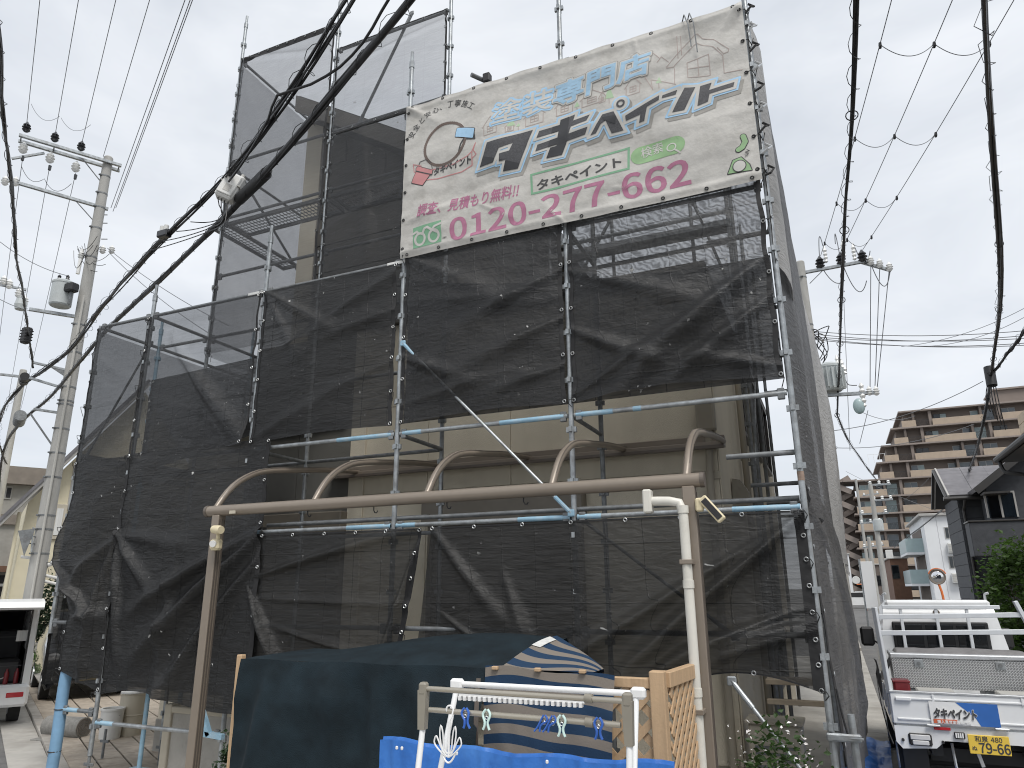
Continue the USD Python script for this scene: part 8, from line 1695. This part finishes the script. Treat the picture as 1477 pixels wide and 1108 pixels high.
tk.part('tow_hook', tube(through([(TX + .48, TY + .1, .5), (TX + .48, TY + .04, .3), (TX + .6, TY + .03, .23), (TX + .86, TY + .03, .22), (TX + 1.0, TY + .05, .28), (TX + 1.1, TY + .1, .3)], 20), .013, 6), L['alu']); tk.part('plate_stay', bar((TX + .66, TY + .02, .52), (TX + .70, TY + .02, .33), .05, .03), L['alu'])
npz = at(1427, 1075, y=TY - .03); NX, NZ = npz[0], npz[2]
tilt_x = V(.998, 0, -.03)
npl = tk.part('number_plate', box((NX - .165, TY - .035, NZ - .0825), (NX + .165, TY - .025, NZ + .0825), .004), L['plate_yellow'])
def flat(geom, x, z, s, y, mat, parent, name):
    g = affinity.translate(affinity.scale(geom, s, s, origin=(0, 0)), x, z)
    return tk.part(name, prism(g, .002, (0, y, 0), V(1, 0, 0), ZZ), L[mat], parent=parent)
def line(text, bold=0.0):
    gs, x = [], 0
    for ch_ in text:
        if ch_ == ' ': x += .35; continue
        g, a = glyph(ch_, bold); gs.append(affinity.translate(g, x, 0)); x += a
    return shapely.union_all(gs), x
g, wd_ = line('和泉 480', .012); flat(g, NX - wd_ * .055 / 2, NZ + .028, .055, TY - .0352, 'ink', npl, 'lettering')
g, wd_ = line('79-66', .022); flat(affinity.scale(g, 1, 1.15, origin=(0, 0)), NX - .088, NZ - .068, .098, TY - .0352, 'ink', npl, 'lettering'); g, _w = line('ぬ', .01); flat(g, NX - .145, NZ - .05, .045, TY - .0352, 'ink', npl, 'lettering')
# magnetic advert on the gate
A, B = at(1344, 1044, y=TY - .02), at(1438, 1015, y=TY - .02)
sx, sz, sw_, sh = A[0], A[2] + .0, B[0] - A[0], .2
stp = tk.part('advert_sticker', box((sx, TY - .019, sz), (sx + sw_, TY - .0155, sz + sh)), L['white_plastic'], label='blue and white advert with katakana')
mk('ad_blue', (.03, .13, .42), .4); mk('ad_red', (.55, .12, .05), .4)
bl = Polygon([(sx + sw_ * .40, sz + sh), (sx + sw_, sz + sh), (sx + sw_, sz), (sx + sw_ * .72, sz), (sx + sw_ * .66, sz + sh * .35)])
tk.part('ad_field', prism(bl, .002, (0, TY - .019, 0), V(1, 0, 0), ZZ), L['ad_blue'], parent=stp); tk.part('ad_stripe', box((sx + .02, TY - .0235, sz + .008), (sx + .22, TY - .021, sz + .045)), L['ad_red'], parent=stp)
g, wd_ = line('タキペイント', .055); g = affinity.scale(g, 1, 1.55, origin=(0, 0)); flat(affinity.skew(g.buffer(.05), 8, 0, origin=(0, 0)), sx + .022, sz + .062, .62 * sw_ / wd_ / .96, TY - .0235, 'white_plastic', stp, 'lettering_edge'); flat(affinity.skew(g, 8, 0, origin=(0, 0)), sx + .022, sz + .062, .62 * sw_ / wd_ / .96, TY - .0262, 'ink', stp, 'lettering')
g, wd_ = line('職人直営塗装専門店', .02); flat(g, sx + .05, sz + .012, .5 * sw_ / wd_, TY - .0262, 'white_plastic', stp, 'lettering')
# racks
rk = tk.part('rear_rack_post', bar((TX - .0, TY + .03, .93), (TX - .03, TY + .0, 1.75), .05, .035, ch=.004), L['alu_frame']); tk.part('rear_rack_post', bar((TX + W_ - .0, TY + .03, .93), (TX + W_ - .28, TY + .0, 1.81), .05, .035, ch=.004), L['alu_frame'])
for z in (1.50, 1.655): tk.part('rack_rail', bar((TX - .0, TY + .015, z), (TX + W_ - .23, TY + .015, z + .03), .04, .045, ch=.004), L['alu_frame'], parent=rk)
fr2 = tk.part('cab_rack', box((TX + .12, TY + 1.77, 1.69), (TX + W_ - .12, TY + 1.83, 1.735), .004), L['alu_frame'])
for x in (.3, .68, 1.0): tk.part('rack_upright', box((TX + x, TY + 1.78, .95), (TX + x + .035, TY + 1.82, 1.69), .004), L['alu_frame'], parent=fr2)
tk.part('roof_hook', [tube(through([(TX + x, TY + 2.12, 1.78), (TX + x, TY + 2.1, 1.85), (TX + x + .04, TY + 2.08, 1.87)], 6), .015, 6) for x in (.16, W_ - .2)], L['alu_frame'], parent=fr2)
# tool chest of checker plate on the bed
tz0, tz1 = .905, 1.19
bxy = TY + .95
tch = Thing('tool_chest', 'aluminium checker plate tool chest on the truck bed', 'tool chest', loc=(TX + .74, bxy, .95))
usdkit.material(stage, '/World/Looks/checker_look', {'g': ('geometry', {}), 's': ('separate_xyz', {}), 'a': ('math', {'math_type': 'add'}), 'b': ('math', {'math_type': 'subtract'}), 'c': ('combine_xyz', {}), 'm': ('mapping', {'scale': (30, 30, 1)}), 'br': ('brick_texture', {'color1': (1, 1, 1), 'color2': (1, 1, 1), 'mortar': (0, 0, 0), 'scale': 1.0, 'mortar_size': .26, 'mortar_smooth': .6, 'brick_width': 1.6, 'row_height': .8, 'offset': .5}), 'bu': ('bump', {'strength': .9, 'distance': .006}), 'mx': ('mix_color', {'a': (.33, .33, .33), 'b': (.62, .62, .62)}), 'p': ('principled_bsdf', {'metallic': .8, 'roughness': .36})},
    [('g.position', 's.vector'), ('s.x', 'a.value1'), ('s.z', 'a.value2'), ('s.x', 'b.value1'), ('s.z', 'b.value2'), ('a.value', 'c.x'), ('b.value', 'c.y'), ('c.vector', 'm.vector'), ('m.vector', 'br.vector'), ('br.fac', 'mx.fac'), ('br.color', 'bu.height'), ('br.color', 'mx.fac')][:-1] + [('mx.result', 'p.base_color'), ('bu.normal', 'p.normal')], surface='p.BSDF')
tch.part('case', box((TX + .1, bxy, tz0 - .02), (TX + W_ - .06, bxy + .5, tz1), .008), '/World/Looks/checker_look'); tch.part('lid', box((TX + .09, bxy - .012, tz1 + .003), (TX + W_ - .05, bxy + .51, tz1 + .05), .01), L['alu'])
for x in (.32, 1.08): lt = tch.part('latch', box((TX + x, bxy - .012, tz1 - .09), (TX + x + .09, bxy, tz1 - .01), .004), L['galv']); tch.part('lock', cyl((TX + x + .045, bxy - .02, tz1 - .05), (TX + x + .045, bxy - .01, tz1 - .05), .02, 10), L['galv_dull'], parent=lt)
tch.part('foot', box((TX + .18, bxy + .02, .665), (TX + .4, bxy + .4, .884), .01), L['galv_dull']); tch.part('foot', box((TX + .95, bxy + .02, .665), (TX + 1.3, bxy + .4, .884), .01), L['galv_dull'])
gt_ = Thing('grey_tarpaulin', 'crumpled grey tarpaulin rolled over the back of the tool chest', 'tarpaulin', loc=(TX + .7, bxy + .4, tz1))
u, v = np.meshgrid(np.linspace(0, 1, 90), np.linspace(0, 1, 20))
X = TX - .02 + u * (W_ + .06); a_ = v * np.pi * 1.1
rr_ = .045 + .03 * meshkit.fbm(np.stack([X * 6, a_ * 1.5, 0 * X], -1), 3, 7)
Z_ = tz1 + .015 + .02 * np.sin(np.pi * u) ** .5 - .28 * np.clip((.12 - u) / .12, 0, 1) - .30 * np.clip((u - .93) / .07, 0, 1)
gt_.part('sheet', grid(np.stack([X, bxy + .3 - .18 * np.cos(a_) * (1 + .6 * rr_), Z_ + rr_ * 1.0 * np.sin(a_)], -1)[:, ::-1]), L['grey_tarp'], smooth=True)
gt_.part('hanging_corner', grid(np.array([[V(TX - .045 + .02 * math.sin(3 * b) - .02 * a, bxy + .1 + a * .35, 1.15 - b * (.42 - .25 * a)) for a in np.linspace(0, 1, 8)] for b in np.linspace(0, 1, 10)])), L['grey_tarp'], smooth=True)
rc = Thing('red_can', 'red translucent can standing at the left rear corner of the truck bed', 'can', loc=(TX + .15, TY + .25, .665))
rc.part('body', box((TX + .05, TY + .15, .665), (TX + .2, TY + .35, 1.045), .02), L['red_can']); rc.part('rim', box((TX + .045, TY + .145, 1.02), (TX + .205, TY + .355, 1.04), .006), L['red_can'])
single('bed_box', box((TX + .28, TY + .4, .665), (TX + .62, TY + .75, .92), .01), L['grey_plastic'], 'low pale box on the truck bed beside the red can', 'box'); single('bed_box', box((TX + 1.0, TY + .4, .665), (TX + 1.4, TY + .75, .92), .01), L['grey_plastic'], 'low pale box at the right of the truck bed before the tool chest', 'box')
rp_ = Thing('tie_rope', 'dark rope hanging down the left side of the truck', 'rope', loc=(TX, TY, .3))
rp_.part('rope', tube(through([(TX - .06, TY + 1.2, 1.0), (TX - .07, TY + .6, .75), (TX - .06, TY + .1, .6), (TX - .03, TY - .02, .48)], 16), .006, 5), L['rope'])
